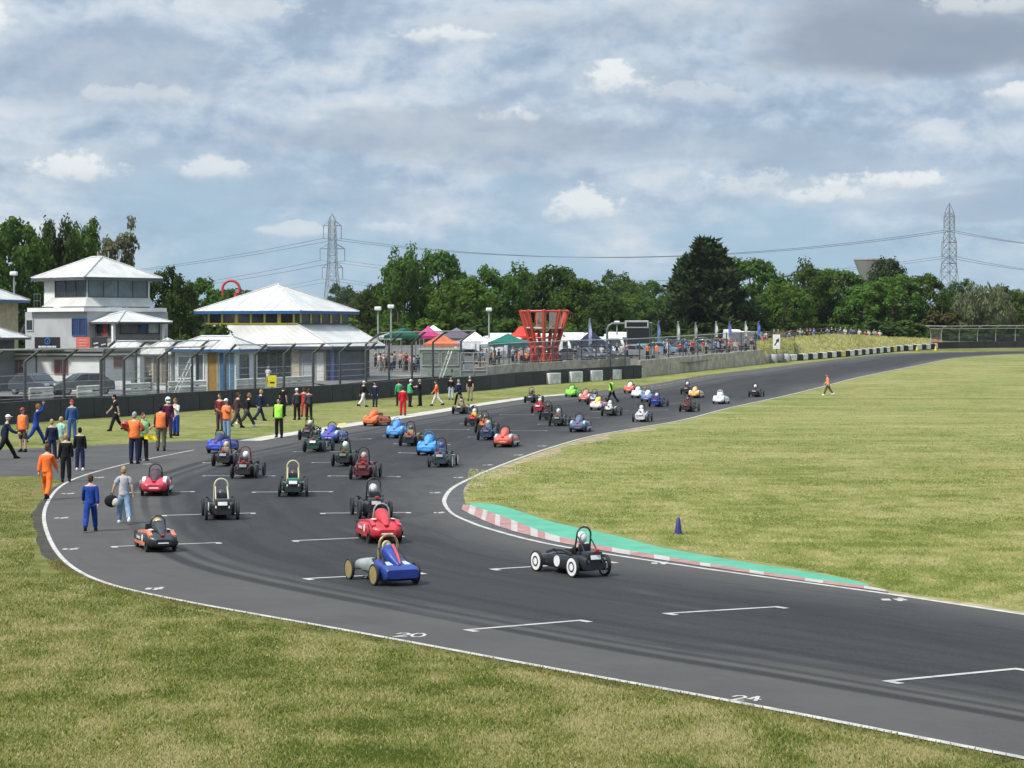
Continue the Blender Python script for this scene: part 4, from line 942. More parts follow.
def lamp_post(px, ytop, Y, lab):
    g = gz(Y); p = at(px, ytop, Y); h = p.z - g; r = thing('lamp_post', lab, 'lamp post', (p.x, Y, g))
    mb = MB(); mb.tube([(0,0,0),(0,0,h-.3)], [.11,.07], 8); mb.build('pole', paint((.36,.37,.34), .5, .3), r)
    mb = MB(); mb.box((0,-.1,h-.05), (.62,.6,.36), bev=.08); o = mb.build('lamp_head', paint((.70,.70,.66), .5), r)
    mb = MB(); mb.box((0,-.1,h-.245), (.46,.44,.02)); mb.build('lens', paint((.62,.62,.58), .2), o)
for a in ((378,308,215,'lamp post with white head right of the pavilion roof'),(391,306,222,'bare lamp post beside the one right of the pavilion'),(489,309,235,'lamp post with white head before the dark trees left of the red tower'),(617,322,262,'lamp post with white head left of the scoreboard'),(14,273,205,'lamp post with round white head at the far left')): lamp_post(*a)
for px, y0, y1, Y, col, lab in ((588.5,318,352,240,(.40,.44,.62),'pale blue and white feather flag right of the red tower'),(657.5,321,348,262,(.14,.24,.45),'blue feather flag just right of the scoreboard'),(677,321,346,266,(.55,.55,.48),'cream feather flag, first right of the scoreboard'),
    (694.5,322,344,268,(.36,.38,.32),'thin grey feather flag among the flags on the fence'),(715,321,343,270,(.62,.62,.54),'cream feather flag left of the middle blue flag'),(728.5,321,342,272,(.13,.17,.52),'blue and white feather flag between two cream ones'),(744.5,321,342,274,(.62,.62,.54),'cream feather flag left of the last blue flag'),(757.5,321,341,275,(.12,.20,.60),'bright blue feather flag at the right end of the fence')):
    g = gz(Y); p = at(px, y0, Y); r = thing('feather_flag', lab, 'flag', (p.x, Y, g)); h = p.z-g; hb = at(px, y1-6, Y).z-g
    mb = MB(); mb.tube([(0,0,0),(0,0,h*.9),(.12,0,h*.98),(.3,0,h)], .03, 5); mb.build('pole', STEEL, r)
    mb = MB(); n = 8; L = [Vector((.04+.02*i/n, .01, hb+(h-hb)*.98*i/n)) for i in range(n+1)]; Rr = [Vector((.04+.36*(math.sin(math.pi*(.25+.6*i/n)))*(1-.25*i/n), .05+.06*math.sin(i*1.3), hb+(h-hb)*.98*i/n)) for i in range(n+1)]
    mb.add(L+Rr, [(i, n+1+i, n+2+i, i+1) for i in range(n)]); b = [v+Vector((0,.02,0)) for v in L+Rr]; mb.add(b, [(i+1, n+2+i, n+1+i, i) for i in range(n)]); mb.build('cloth', cloth(col), r)
# white marker sign with black arrow on the bank
p = at(776.5, 358, 268); g = gz(268); r = thing('arrow_sign', 'white upright sign with black arrow in front of the grass bank', 'sign', (p.x, 268, g)); zz = lambda py: zat(py, 268)-g
W = 7.2*268/FPX*1.0
mb = MB(); mb.box((0,0,(zz(349)+zz(334.5))/2), (W,.06,zz(334.5)-zz(349)), bev=.01); mb.build('board', paint((.74,.74,.72), .5), r); mb = MB(); mb.box((0,.07,zz(340)/2), (.08,.08,zz(340))); mb.build('post', DSTEEL, r)
mb = MB(); c = Vector((.02,-.04,(zz(342)))); u = Vector((.5,0,.85)).normalized(); n = Vector((-u.z,0,u.x))
mb.add([c-u*.5-n*.06, c-u*.5+n*.06, c+u*.1+n*.08, c+u*.1+n*.24, c+u*.52, c+u*.05-n*.26, c+u*.1-n*.08], [(0,6,5,4,3,2,1)]); mb.build('arrow', paint(BLACK, .5), r)
# ------------------------------------------------------------------ awnings, vans and parked cars in the paddock
def awning(px, yap, yev, wpx, Y, col, lab, d=None, rot=0, ridge=0):
    g = gz(Y); s = Y/FPX; w = wpx*s; d = d or min(w, 4.5); p = at(px, yev, Y); he = p.z-g; ha = at(px, yap, Y).z-g
    r = thing('awning', lab, 'awning', (p.x, Y+d/2, g), rot)
    mb = MB(); rg = ridge*w/2; e = [(-w/2,-d/2),(w/2,-d/2),(w/2,d/2),(-w/2,d/2)]; ap = [(-rg,0),(rg,0)]
    vs = [Vector((x,y,he)) for x,y in e] + [Vector((x*.55,y*.55,he+(ha-he)*.40)) for x,y in e] + [Vector((x,y,ha)) for x,y in ap]
    mb.add(vs, [(i,(i+1)%4,4+(i+1)%4,4+i) for i in range(4)] + [(4,5,9,8),(5,6,9),(6,7,8,9),(7,4,8)]); mb.build('canopy', cloth(col), r)
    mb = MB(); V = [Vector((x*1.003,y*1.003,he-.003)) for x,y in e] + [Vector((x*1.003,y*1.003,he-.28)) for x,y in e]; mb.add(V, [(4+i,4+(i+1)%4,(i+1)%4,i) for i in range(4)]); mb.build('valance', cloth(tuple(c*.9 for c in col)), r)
    for x, y in e:
        mb = MB(); mb.tube([(x*.97,y*.97,0),(x*.97,y*.97,he)], .035, 5); mb.build('pole', M_RAIL, r)
for a in ((402,327.5,335.5,36,222,(.015,.115,.08),'dark green awning right of the pavilion'),(388,333,337,26,232,(.50,.56,.55),'pale awning behind the dark green one'),(428,326,336,26,226,(.62,.06,.22),'pink awning beside the green one'),(433,325,331.5,20,232,(.78,.78,.78),'white peaked awning behind the pink one'),(441,333.5,343.5,34,210,(.66,.20,.10),'orange awning over the grey green cabin',3.4),
  (456,327.5,338,40,236,(.16,.14,.17),'grey purple awning left of the lamp post'),(474,331,341,30,230,(.70,.71,.73),'white sloping awning between the fence end and the green awning'),(492,336,344,24,226,(.55,.60,.66),'pale grey awning left of the front green awning'),(508,333.2,342.4,40,222,(.02,.13,.10),'green awning in front of the red one'),(524,326.5,336,34,250,(.66,.055,.04),'red awning behind the red tower',4.5,0,.3),
  (592,330.5,345,38,240,(.022,.026,.045),'navy awning among the white vans'),(500,333,336.5,34,262,(.70,.71,.72),'long white awning behind the green one',4,0,.7),(640,340,347,22,262,(.10,.32,.42),'teal awning behind the scoreboard post'),(575,332.5,340,30,262,(.70,.70,.69),'white awning right of the red tower',4,0,.6),(614,334,341,30,268,(.66,.67,.68),'white awning left of the scoreboard',4,0,.6),(700,337,343,24,286,(.05,.06,.07),'dark awning behind the fence under the middle flags',4),(668,338,345,24,274,(.06,.08,.10),'dark blue awning just right of the scoreboard',4),(622,336,343,26,258,(.03,.035,.05),'black awning just left of the scoreboard',4),(552,334,341,28,258,(.10,.11,.13),'dark grey awning behind the red tower',4),(685,338,345,22,280,(.16,.17,.16),'grey awning below the first cream flag',4),(720,337.5,343.5,24,290,(.03,.04,.035),'black green awning left of the white van facing the track',4),(740,337,343,22,296,(.09,.10,.09),'dark grey awning behind the right end of the fence',4)): awning(*a)
def car_mesh(kind):
    """road vehicle shells: body, glass, details in local metres, nose towards -y"""
    if kind == 'van': L, W, H = 5.4, 2.0, 2.35; prof = [(-2.7,.45),(-2.68,.95),(-2.25,1.12),(-1.75,1.3),(-1.15,2.15),(-.8,2.3),(2.5,2.35),(2.68,2.2),(2.7,.45)]
    else: L, W, H = 4.2, 1.75, 1.48; prof = [(-2.1,.35),(-2.08,.72),(-1.75,.86),(-1.0,.95),(-.35,1.40),(0,1.48),(.95,1.46),(1.75,1.05),(2.05,.92),(2.1,.35)]
    mb = MB(); secs = []
    for s, k in ((-1,.88),(-.96,.97),(-.9,1.0),(.9,1.0),(.96,.97),(1,.88)):
        secs.append([Vector((s*W/2*(1 if z < 1.0 else 1-.10*(z-1.0)), y*k if abs(s) > .95 else y, .35 + (z-.35)*(k if z > .5 else 1))) for y, z in prof])
    mb.loft(secs); body = mb.mesh(kind+'_body', [None], True)
    sharpen(body, R(35))
    mb = MB()
    if kind == 'van':
        mb.add([(-.82,-1.80,1.34),(.82,-1.80,1.34),(.74,-1.22,2.14),(-.74,-1.22,2.14)], [(0,1,2,3)])
        for s in (-1,1): mb.add([(s*1.012,-1.35,1.32),(s*1.012,-.45,1.32),(s*.985,-.5,1.95),(s*.985,-1.05,1.95)], [(0,1,2,3)])
    else:
        mb.add([(-.74,-1.0,.985),(.74,-1.0,.985),(.64,-.38,1.405),(-.64,-.38,1.405)], [(0,1,2,3)]); mb.add([(-.66,1.0,1.455),(.66,1.0,1.455),(.72,1.72,1.10),(-.72,1.72,1.10)], [(0,1,2,3)])
        for s in (-1,1):
            for a, b, c, d in ((-.8,.1,.2,-.25),(.2,1.4,1.0,.28)): mb.add([(s*.885,a,.98),(s*.885,b,.98),(s*.85,c,1.38),(s*.85,d,1.38)], [(0,1,2,3)])
    for i in range(len(mb.v)): mb.v[i] = (mb.v[i][0]*1.005, mb.v[i][1]-.012 if mb.v[i][1] < 0 else mb.v[i][1]+.012, mb.v[i][2]+.012)
    gl = mb.mesh(kind+'_glass', [None])
    mb = MB(); mb.tube([(-.11,0,0),(.11,0,0)], .33, 16); mb.tube([(-.12,0,0),(.12,0,0)], .2, 12, 1); wh = mb.mesh('wheel', [None, None])
    mb = MB(); mb.box((0,0,0), (.34,.06,.16), bev=.02); hl = mb.mesh('headlight', [None])
    return body, gl, wh, hl, L, W
_veh = {}
def vehicle(kind, px, py, Y, rz, col, lab):
    if kind not in _veh: _veh[kind] = car_mesh(kind)
    body, gl, wh, hl, L, W = _veh[kind]; p = at(px, py, Y)
    r = thing('van' if kind == 'van' else 'parked_car', lab, 'van' if kind == 'van' else 'car', (p.x, Y, gz(Y) + (PAD if Y > 195 else PADL)), rz)
    inst('body', body, [gloss(col)], r); inst('windows', gl, [glass()], r)
    for x in (-1,1):
        for y in (-1,1): inst('wheel', wh, [RUBBER, STEEL], r, (x*(W/2-.12), y*L*.31, .33))
        inst('headlight', hl, [paint((.6,.62,.64), .2)], r, (x*W*.36, -L/2+(.0 if kind == 'car' else .0), .72 if kind == 'car' else .85))
vehicle('car', 36, 390, 155, R(48), (.025,.03,.045), 'small dark blue car parked behind the fence at far left')
vehicle('car', 82, 386, 155, R(-62), (.05,.055,.06), 'dark grey saloon parked in front of the white cabin')
p = at(118, 386, 157); r = thing('low_board', 'low white board standing right of the dark grey saloon', 'board', (p.x, 157, PADL), R(-12)); mb = MB(); mb.box((0,0,.62), (1.9,.06,.6)); mb.build('board', M_WALLW, r)
for x in (-.8, .8): mb = MB(); mb.box((x,.06,.45), (.07,.07,.9)); mb.build('post', DSTEEL, r)
vehicle('van', 567, 360, 244, R(38), (.62,.63,.64), 'white van with sloping windscreen right of the red tower')
vehicle('van', 606, 356, 250, R(35), (.66,.67,.68), 'white van in the middle of the row left of the scoreboard')
vehicle('van', 622, 356, 256, R(30), (.60,.61,.62), 'white van nearest the scoreboard')
vehicle('van', 553, 356, 268, R(80), (.66,.66,.66), 'white van parked behind the red tower')
vehicle('van', 585, 354, 272, R(86), (.70,.70,.69), 'white van broadside behind the navy awning')
vehicle('van', 630, 354, 276, R(85), (.66,.66,.66), 'white van half hidden behind the scoreboard')
vehicle('car', 590, 360, 238, R(40), (.10,.11,.12), 'grey car in front of the navy awning')
vehicle('car', 660, 357, 262, R(75), (.16,.26,.33), 'blue grey car parked behind the fence right of the scoreboard')
vehicle('van', 733, 352, 292, R(4), (.70,.70,.69), 'white van facing the track behind the right half of the fence')
vehicle('car', 690, 354, 272, R(60), (.06,.065,.07), 'black car behind the fence under the cream flags')
vehicle('car', 676, 353, 274, R(80), (.05,.06,.09), 'dark blue car behind the fence below the cream flags')
vehicle('van', 752, 352, 282, R(70), (.12,.12,.13), 'dark grey van at the right end of the fence')
vehicle('car', 704, 353, 286, R(84), (.12,.125,.13), 'grey car behind the black car under the cream flags')
vehicle('car', 722, 353, 280, R(60), (.20,.03,.03), 'dark red car left of the white van facing the track')
vehicle('car', 708, 353, 276, R(70), (.14,.14,.14), 'silver car behind the fence under the cream flags')
vehicle('van', 534, 356, 236, R(60), (.035,.045,.08), 'navy van between the green awning and the red tower')
vehicle('car', 575, 358, 236, R(50), (.06,.065,.08), 'dark slate car in front of the leaning windscreen van')
vehicle('car', 603, 358, 240, R(60), (.04,.04,.045), 'black car below the navy awning')
vehicle('car', 640, 358, 250, R(70), (.20,.21,.22), 'silver grey car just under the scoreboard')
vehicle('van', 512, 356, 250, R(75), (.58,.59,.6), 'white van behind the front green awning')
vehicle('van', 480, 356, 246, R(70), (.50,.51,.52), 'pale grey van left of the front green awning')
vehicle('car', 470, 366, 232, R(60), (.09,.10,.11), 'dark car among the awnings behind the steel gate')
# ------------------------------------------------------------------ cone on the infield
g = G(678.3, 534.6); r = thing('marker_cone', 'tall dark blue cone standing alone on the infield grass', 'cone', g)
mb = MB(); mb.tube([(0,0,.03),(0,0,.08),(0,0,.42),(0,0,.45)], [.10,.092,.045,.025], 18); mb.build('cone_body', paint((.028,.026,.16), .5), r, True)
mb = MB(); mb.tube([(0,0,.02),(0,0,.15)], [.098,.083], 18); 
mb2 = MB(); mb2.box((0,0,.014), (.26,.26,.028), bev=.01); mb2.build('base', paint((.02,.022,.05), .6), r)
# ------------------------------------------------------------------ pylons and wires
M_PYL = paint((.24, .27, .31), .6, .3, .1, .2, name='pylon_steel')
def pylon(px, ytop, Y, levels, wfun, arms, lab, rz):
    g = gz(Y); p = at(px, ytop, Y); s = Y/FPX; zz = lambda py: zat(py, Y)-g
    r = thing('pylon', lab, 'pylon', (p.x, Y, g), rz)
    ys = levels; mb = MB(); tips = []
    cs = [[Vector((sx*wfun(y)*s/2, sy*wfun(y)*s/2, zz(y) if i < len(ys)-1 else 0)) for sx, sy in ((-1,-1),(1,-1),(1,1),(-1,1))] for i, y in enumerate(ys)]
    for k in range(4): mb.tube([c[k] for c in cs], .17, 4)
    for a, b in zip(cs, cs[1:]):
        for k in range(4):
            mb.tube([a[k], b[(k+1) % 4]], .085, 4, cap=False); mb.tube([a[(k+1) % 4], b[k]], .085, 4, cap=False); mb.tube([b[k], b[(k+1) % 4]], .07, 4, cap=False)
    top = Vector((0,0,zz(ytop)))
    for k in range(4): mb.tube([cs[0][k], top], .14, 4)
    mb.build('lattice_mast', M_PYL, r)
    for y, hw, ins in arms:
        z = zz(y); b = wfun(y)*s/2
        for sg in (-1,1):
            mb = MB(); mb2 = MB()
            tip = Vector((sg*hw*s/math.cos(rz), 0, z))
            for sy in (-1,1): mb.tube([Vector((sg*b, sy*b, z)), tip], .12, 4); mb.tube([Vector((sg*b, sy*b, z+1.9)), tip], .10, 4)
            e = Vector((tip.x, 0, zz(ins))); mb2.tube([tip, e], .14, 5); tips.append(e)
            mb.build('cross_arm', M_PYL, r); mb2.build('insulator', M_PYL, r)
    M = Matrix.Rotation(rz, 3, 'Z'); return [M @ t + Vector((p.x, Y, g)) for t in tips]
lv = [219, 226, 232, 238, 244, 249, 255.5, 262, 268, 276, 285, 296, 311, 340]
TA = pylon(332.3, 213.8, 900, lv, lambda y: 5.5 + max(0, (y-219))*.062 + max(0, y-268)*.12, [(225.6, 8.7, 238.4), (248.6, 12, 260.5), (267.6, 10, 279)], 'tall grey lattice pylon rising behind the trees left of centre', R(18))
lv = [211, 216.5, 222, 228, 235, 242, 249, 256, 263, 272, 284, 300, 340]
TB = pylon(949.3, 203, 815, lv, lambda y: 5.5 + max(0, (y-211))*.085 + max(0, y-256)*.075, [(216.6, 6.0, 230.5), (242.2, 8.2, 256.5), (263.5, 8.0, 286)], 'tall grey lattice pylon rising behind the trees on the right', R(28))
def wire(lab, A, B, sag, r=.10):
    n = 40; mb = MB(); mb.tube([A.lerp(B, i/n) - Vector((0,0,4*sag*(i/n)*(1-i/n))) for i in range(n+1)], r, 4)
    o = mb.build('power_cable', paint((.10,.12,.14), .6, .2, .05, .1), None); tag(o, lab, 'cable')
L3 = ('top', 'middle', 'lowest')
for i in range(3):
    for k in (0, 1):
        A, B = TA[2*i+k], TB[2*i+k]
        wire('%s power cable strung between the two pylons' % L3[i], A, B, 8.5, .095 if i == 0 else .06); bpy.data.objects[-1] if False else None
        C = at(-260 - 15*k, (268, 291, 303)[i] + 1.2*k, 1180); wire('%s power cable running left from the left pylon' % L3[i], A, C, 12, .075 if i < 2 else .05)
        D = at(1260, (247, 274, 297)[i] + k, 760); wire('%s power cable running right from the right pylon' % L3[i], B, D, 4, .08 if i < 2 else .05)
for o in COL.objects:
    if o.name.startswith('power_cable'): o['group'] = o['label'].replace('cable', 'cables')
# ------------------------------------------------------------------ trees
def leaf_mat(name, col, var=.35, trans=.36):
    m = bpy.data.materials.new(name); m.use_nodes = True; N = NT(m.node_tree); m.node_tree.nodes.clear()
    out = N.node('ShaderNodeOutputMaterial'); pos = N.node('ShaderNodeNewGeometry').outputs['Position']; oi = N.node('ShaderNodeObjectInfo')
    n = N.noise(pos, .55, 4, .6); n2 = N.noise(pos, 3.0, 2, .5)
    c = N.mix(N.sstep(n, .32, .68), tuple(k*(1-var) for k in col), tuple(k*(1+var) for k in col))
    c = N.mix(N.sstep(n2, .3, .7, 0, .4), c, (col[0]*1.5, col[1]*1.25, col[2]*.9))
    hs = N.node('ShaderNodeHueSaturation'); N.put(hs.inputs['Color'], c); N.put(hs.inputs['Hue'], N.m('ADD', .485, N.m('MULTIPLY', oi.outputs['Random'], .03))); N.put(hs.inputs['Value'], N.m('ADD', .82, N.m('MULTIPLY', oi.outputs['Random'], .36)))
    d = N.node('ShaderNodeBsdfDiffuse'); t = N.node('ShaderNodeBsdfTranslucent'); N.put(d.inputs[0], hs.outputs[0]); N.put(t.inputs[0], hs.outputs[0])
    ms = N.node('ShaderNodeMixShader'); ms.inputs[0].default_value = trans; N.l.new(d.outputs[0], ms.inputs[1]); N.l.new(t.outputs[0], ms.inputs[2]); N.l.new(ms.outputs[0], out.inputs[0])
    return m
L_OAK = leaf_mat('oak_leaves', (.068, .118, .027)); L_LITE = leaf_mat('ash_leaves', (.085, .155, .032)); L_CON = leaf_mat('conifer_needles', (.042, .068, .030), .3, .12); L_WIL = leaf_mat('willow_leaves', (.130, .155, .085), .3); L_BRN = leaf_mat('reddish_leaves', (.075, .070, .030)); L_AIRY = leaf_mat('poplar_leaves', (.15, .165, .10)); L_DARK = leaf_mat('dark_leaves', (.050, .086, .026))
M_BARK = paint((.10, .075, .05), .95, 0, .35, 3, .5, name='bark')
def crown_mesh(kind, seed):
    """unit tree, 1 high and about 1 wide: clumps of leaf faces round limbs"""
    r = random.Random(seed); clumps = []
    if kind == 'conifer':
        for k in range(230):
            z = .04 + .90*r.random()**1.1; w = .55*(1-z)**.85*(.78+.22*math.sin(k*1.7))*(1.0 if z > .12 else .9) + .02; a = r.random()*6.283; q = r.random()**.45
            clumps.append((Vector((w*q*math.cos(a), w*q*math.sin(a), z)), .048 + .035*(1-z), 1.05))
        for k in range(16): a = k*2.4; q = r.random()**.5; clumps.append((Vector((.24*q*math.cos(a), .30*q*math.sin(a), .97-.75*q+.06*r.random())), .030, 1.9))
    elif kind == 'willow':
        for k in range(75):
            a = r.random()*6.283; q = r.random()**.5; z = .12 + .82*r.random()*(1-.45*q*q); clumps.append((Vector((.46*q*math.cos(a), .46*q*math.sin(a), z)), .07+.03*r.random(), 1.35))
    elif kind == 'bush':
        for k in range(60):
            a = r.random()*6.283; q = r.random()**.5; z = .05 + .85*r.random()*math.sqrt(max(0, 1-q*q*.9)); clumps.append((Vector((.48*q*math.cos(a), .48*q*math.sin(a), z)), .10+.05*r.random(), .9))
    elif kind == 'broad':
        n = 135; lobes = []
        for k in range(19):
            u = 1 - (k+.5)/19*1.25; a = k*2.399 + r.random()*.5; q = math.sqrt(max(0, 1-u*u)); lobes.append((Vector((.335*q*math.cos(a), .335*q*math.sin(a), .50 + .31*u + r.uniform(-.03,.03))), .145+.065*r.random()))
        for k in range(n):
            c, R_ = lobes[k % 19]; o = (c - Vector((0,0,.45))).normalized(); d = (Vector((r.gauss(0,1), r.gauss(0,1), r.gauss(0,1))).normalized() + o*.75).normalized()
            clumps.append((c + d*R_*(.6+.4*r.random()), .058+.034*r.random(), .85))
        for k in range(40):
            a = r.random()*6.283; q = r.random()**.5; clumps.append((Vector((.42*q*math.cos(a), .42*q*math.sin(a), .05+.34*r.random())), .085, .9))
    else:
        n = {'broad': 95, 'airy': 46, 'tall': 80}[kind]; lobes = []
        for k in range(11 if kind != 'airy' else 8):
            a = k*2.399 + r.random()*.6; q = math.sqrt((k+.5)/11); lobes.append((Vector((.36*q*math.cos(a), .36*q*math.sin(a), (.30+.26*r.random() if k % 2 else .56 + .26*math.sqrt(max(0, 1-q*q*.8))*(.75+.25*r.random())))), .16+.07*r.random()))
        lobes.append((Vector((.05*r.random(), 0, .82)), .15)); lobes.append((Vector((-.12, .03, .72)), .16))
        for k in range(n):
            c, R_ = lobes[k % len(lobes)]; d = Vector((r.gauss(0,1), r.gauss(0,1), r.gauss(0,1)+.25)).normalized()
            clumps.append((c + d*R_*(.55+.45*r.random()), (.058 if kind == 'airy' else .070)+.035*r.random(), .85))
        if kind != 'airy':
            for k in range(34):
                a = r.random()*6.283; clumps.append((Vector((.40*r.random()**.5*math.cos(a), .40*r.random()**.5*math.sin(a), .06+.36*r.random())), .085, .9))
    mb = MB(); per = {'conifer': 46, 'airy': 60, 'broad': 62, 'tall': 62, 'willow': 80, 'bush': 60}[kind]
    for c, R_, zs in clumps:
        for k in range(per):
            d = Vector((r.gauss(0,1), r.gauss(0,1), r.gauss(0,1))).normalized(); p = c + Vector((d.x, d.y, d.z*zs))*R_*(.45+.7*r.random())
            if p.z < .01: continue
            s = (.011 + .013*r.random())*(2.5 if kind == 'bush' else 1.0)
            nn = (d + Vector((r.gauss(0,.45), r.gauss(0,.45), r.gauss(0,.45)+.25))).normalized()
            if kind == 'conifer': u = Vector((d.x, d.y, .25+.5*r.random())).normalized(); v = nn.cross(u).normalized(); a, b = s*1.9, s*.7
            elif kind == 'willow': u = Vector((d.x*.4, d.y*.4, -1)).normalized(); v = nn.cross(u).normalized(); a, b = s*1.9, s*.6
            else: u = nn.orthogonal().normalized(); u.rotate(Matrix.Rotation(r.random()*6.28, 3, nn)); v = nn.cross(u); a, b = s*1.2, s*.8
            mb.add([p-u*a, p+v*b, p+u*a, p-v*b], [(0,1,2,3)])
    crown = mb.mesh('crown', [None])
    mb = MB(); base = .5 if kind not in ('conifer', 'bush') else .9
    mb.tube([(0,0,-.02),(.005,0,.15),(-.006,.004,.35),(0,0,base)], [.026,.020,.016,.006], 8)
    for c, R_, zs in clumps[::max(1, len(clumps)//16)]:
        z0 = max(.08, min(base, c.z*.6)); mb.tube([(0,0,z0), (c.x*.55, c.y*.55, z0+(c.z-z0)*.45), tuple(c)], [.011,.007,.003], 5)
    trunk = mb.mesh('trunk', [None])
    return crown, trunk
_tree = {}
def tree(name, kind, px, ytop, wpx, Y, leaf, lab, cat='tree', v=0, ybase=None, group=None):
    key = (kind, v)
    if key not in _tree: _tree[key] = crown_mesh(kind, 31*v + len(kind)*7 + 5)
    c, t = _tree[key]; p = at(px, ytop, Y); g = gz(Y); h = (p.z-g)*(1.07 if kind == 'broad' else 1.03); w = wpx*Y/FPX
    r = thing(name, lab, cat, (p.x, Y, g), rnd.random()*6.28, group); r.scale = (w*1.22, w*1.22, h) if kind not in ('conifer', 'willow') else (w*1.04, w*1.04, h)
    inst('crown', c, [leaf], r); inst('trunk', t, [M_BARK], r)
T = tree
for a in (('dark_tree','broad',14,223,66,262,L_OAK,'dark broad tree at the far left behind the hut'),('dark_tree','tall',50,222,52,270,L_DARK,'tall dark tree left of the tower roof'),('dark_tree','broad',80,231,52,275,L_OAK,'dark tree directly behind the tower roof'),('airy_tree','airy',124,227,60,272,L_AIRY,'light airy tree showing sky through, right of the tower roof'),
  ('dark_tree','broad',-25,235,60,255,L_OAK,'broad dark tree cut by the left frame edge'),('broad_tree','broad',165,276,56,268,L_DARK,'dark round tree between the tower and the pavilion'),('broad_tree','broad',198,281,52,275,L_OAK,'round tree below the red loop'),('broad_tree','broad',235,292,60,350,L_DARK,'dark tree around the foot of the red loop'),
  ('far_tree','broad',345,288,34,760,L_DARK,'far dark tree right under the left pylon'),('far_tree','broad',366,294,34,700,L_OAK,'far tree between the left pylon and the tall airy tree'),
  ('broad_tree','broad',378,285,40,350,L_DARK,'dark tree just right of the pavilion roof'),('tall_tree','tall',405,251,50,335,L_OAK,'tallest ragged tree right of the left pylon'),('tall_tree','airy',398,256,46,330,L_OAK,'thin ragged tree overlapping the tallest one'),('tall_tree','broad',440,256,48,338,L_OAK,'tall round tree right of the ragged pair'),
  ('broad_tree','broad',462,280,56,318,L_LITE,'lighter green tree behind the grey purple awning'),('broad_tree','broad',492,273,58,330,L_OAK,'round tree behind the lamp post left of the red tower'),('broad_tree','tall',525,268,66,345,L_OAK,'highest tree behind the red tower'),('broad_tree','broad',556,271,60,338,L_DARK,'dark tree right behind the red tower'),('broad_tree','broad',585,281,56,330,L_OAK,'tree right of the red tower top'),('broad_tree','broad',607,296,40,322,L_DARK,'low dark tree sloping down right of the red tower'),
  ('far_tree','broad',620,276,40,640,L_OAK,'far hazy tree with the highest crown left of the conifer'),('far_tree','broad',648,284,40,660,L_OAK,'far hazy tree just left of the conifer'),('far_tree','broad',632,296,50,520,L_LITE,'lighter mid distance tree left of the conifer'),('far_tree','broad',660,300,40,520,L_OAK,'mid distance tree at the left foot of the conifer'),
  ('conifer','conifer',706,238,118,368,L_CON,'big dark conifer standing tallest in the middle of the tree line'),('conifer','conifer',726,258,66,374,L_CON,'lower dark conifer merging with the right of the big one'),('conifer','conifer',686,256,70,372,L_CON,'second dark conifer merging with the left of the big one'),
  ('broad_tree','broad',752,263,60,385,L_OAK,'tree directly right of the big conifer'),('broad_tree','broad',783,284,48,372,L_LITE,'lower lighter tree right of the conifer'),('broad_tree','tall',812,264,62,392,L_OAK,'tall round tree in the middle of the right row'),('broad_tree','broad',840,273,58,396,L_OAK,'round tree left of the concrete water tower'),('broad_tree','broad',868,287,52,388,L_LITE,'light green tree below the concrete water tower'),
  ('dark_tree','tall',892,260,42,402,L_CON,'dark pointed conifer in front of the concrete water tower'),('broad_tree','broad',893,279,56,384,L_LITE,'bright green round tree right of the water tower'),('broad_tree','broad',922,278,48,388,L_OAK,'last dark green tree of the right row'),
  ('bush','bush',942,305,36,378,L_BRN,'reddish brown bush left of the grey willow'),('willow','willow',982,281,66,400,L_WIL,'pale grey green willow near the right edge'),('far_tree','broad',958,284,34,560,L_DARK,'far dark tree at the foot of the right pylon'),('far_tree','broad',1000,291,46,520,L_DARK,'far dark tree behind the willow'),('broad_tree','broad',1022,292,50,460,L_OAK,'tree at the right frame edge'),('broad_tree','broad',1062,288,60,440,L_OAK,'tree just beyond the right frame edge')): T(*a, v=(hash(a[7]) if False else sum(map(ord, a[7]))) % 3)
T('bush','bush',205,309,46,173.5,L_DARK,'dark bush between the bungalow roof and the pavilion', 'bush', 1)
T('bush','bush',180,323,34,180,L_OAK,'green bush behind the bungalow roof', 'bush', 2)
for i, (px, y, w) in enumerate(((790,322,34),(820,320,36),(850,318,40),(880,318,40),(910,316,36),(560,318,40),(596,318,40),(640,318,44),(668,320,40),(740,318,40),(770,318,36),(440,312,44),(470,312,44),(505,312,44),(535,314,44),(700,322,50),(400,316,44),(930,322,30),(1000,322,44),(965,324,40),(652,330,30),(668,331,30),(684,331,30),(700,332,30),(716,332,30),(732,332,30),(748,332,30),(760,331,26),(360,318,36),(330,312,50),(150,316,40),(1035,322,44))):
    T('shrub','bush',px,y,w,(312 if y > 329 else 360 + 14*(i % 3)) if px > 620 else 300 + 8*(i % 3),(L_DARK,L_OAK,L_LITE)[i % 3],'dark shrub in the undergrowth below the tree line','shrub',i % 3, group='shrubs below the tree line')
# far wood closing the horizon
def wood():
    mb = MB(); r = random.Random(5)
    for k in range(16000):
        x = r.uniform(-520, 620); Y = r.uniform(930, 1000); h = 8 + 5*mnoise.noise(Vector((x*.012, Y*.02, 2))) + 3*mnoise.noise(Vector((x*.06, 3, 1))); z = gz(Y) + max(1, h)*r.random()**.7
        d = Vector((r.gauss(0,1), r.gauss(0,1)-.6, r.gauss(0,1)+.4)).normalized(); u = d.orthogonal().normalized(); v = d.cross(u); s = .9+.9*r.random(); p = Vector((x, Y, z)); mb.add([p-u*s, p+v*s, p+u*s, p-v*s], [(0,1,2,3)])
    tag(mb.build('far_wood', L_OAK), 'far off wood along the horizon', kind='stuff')
wood()
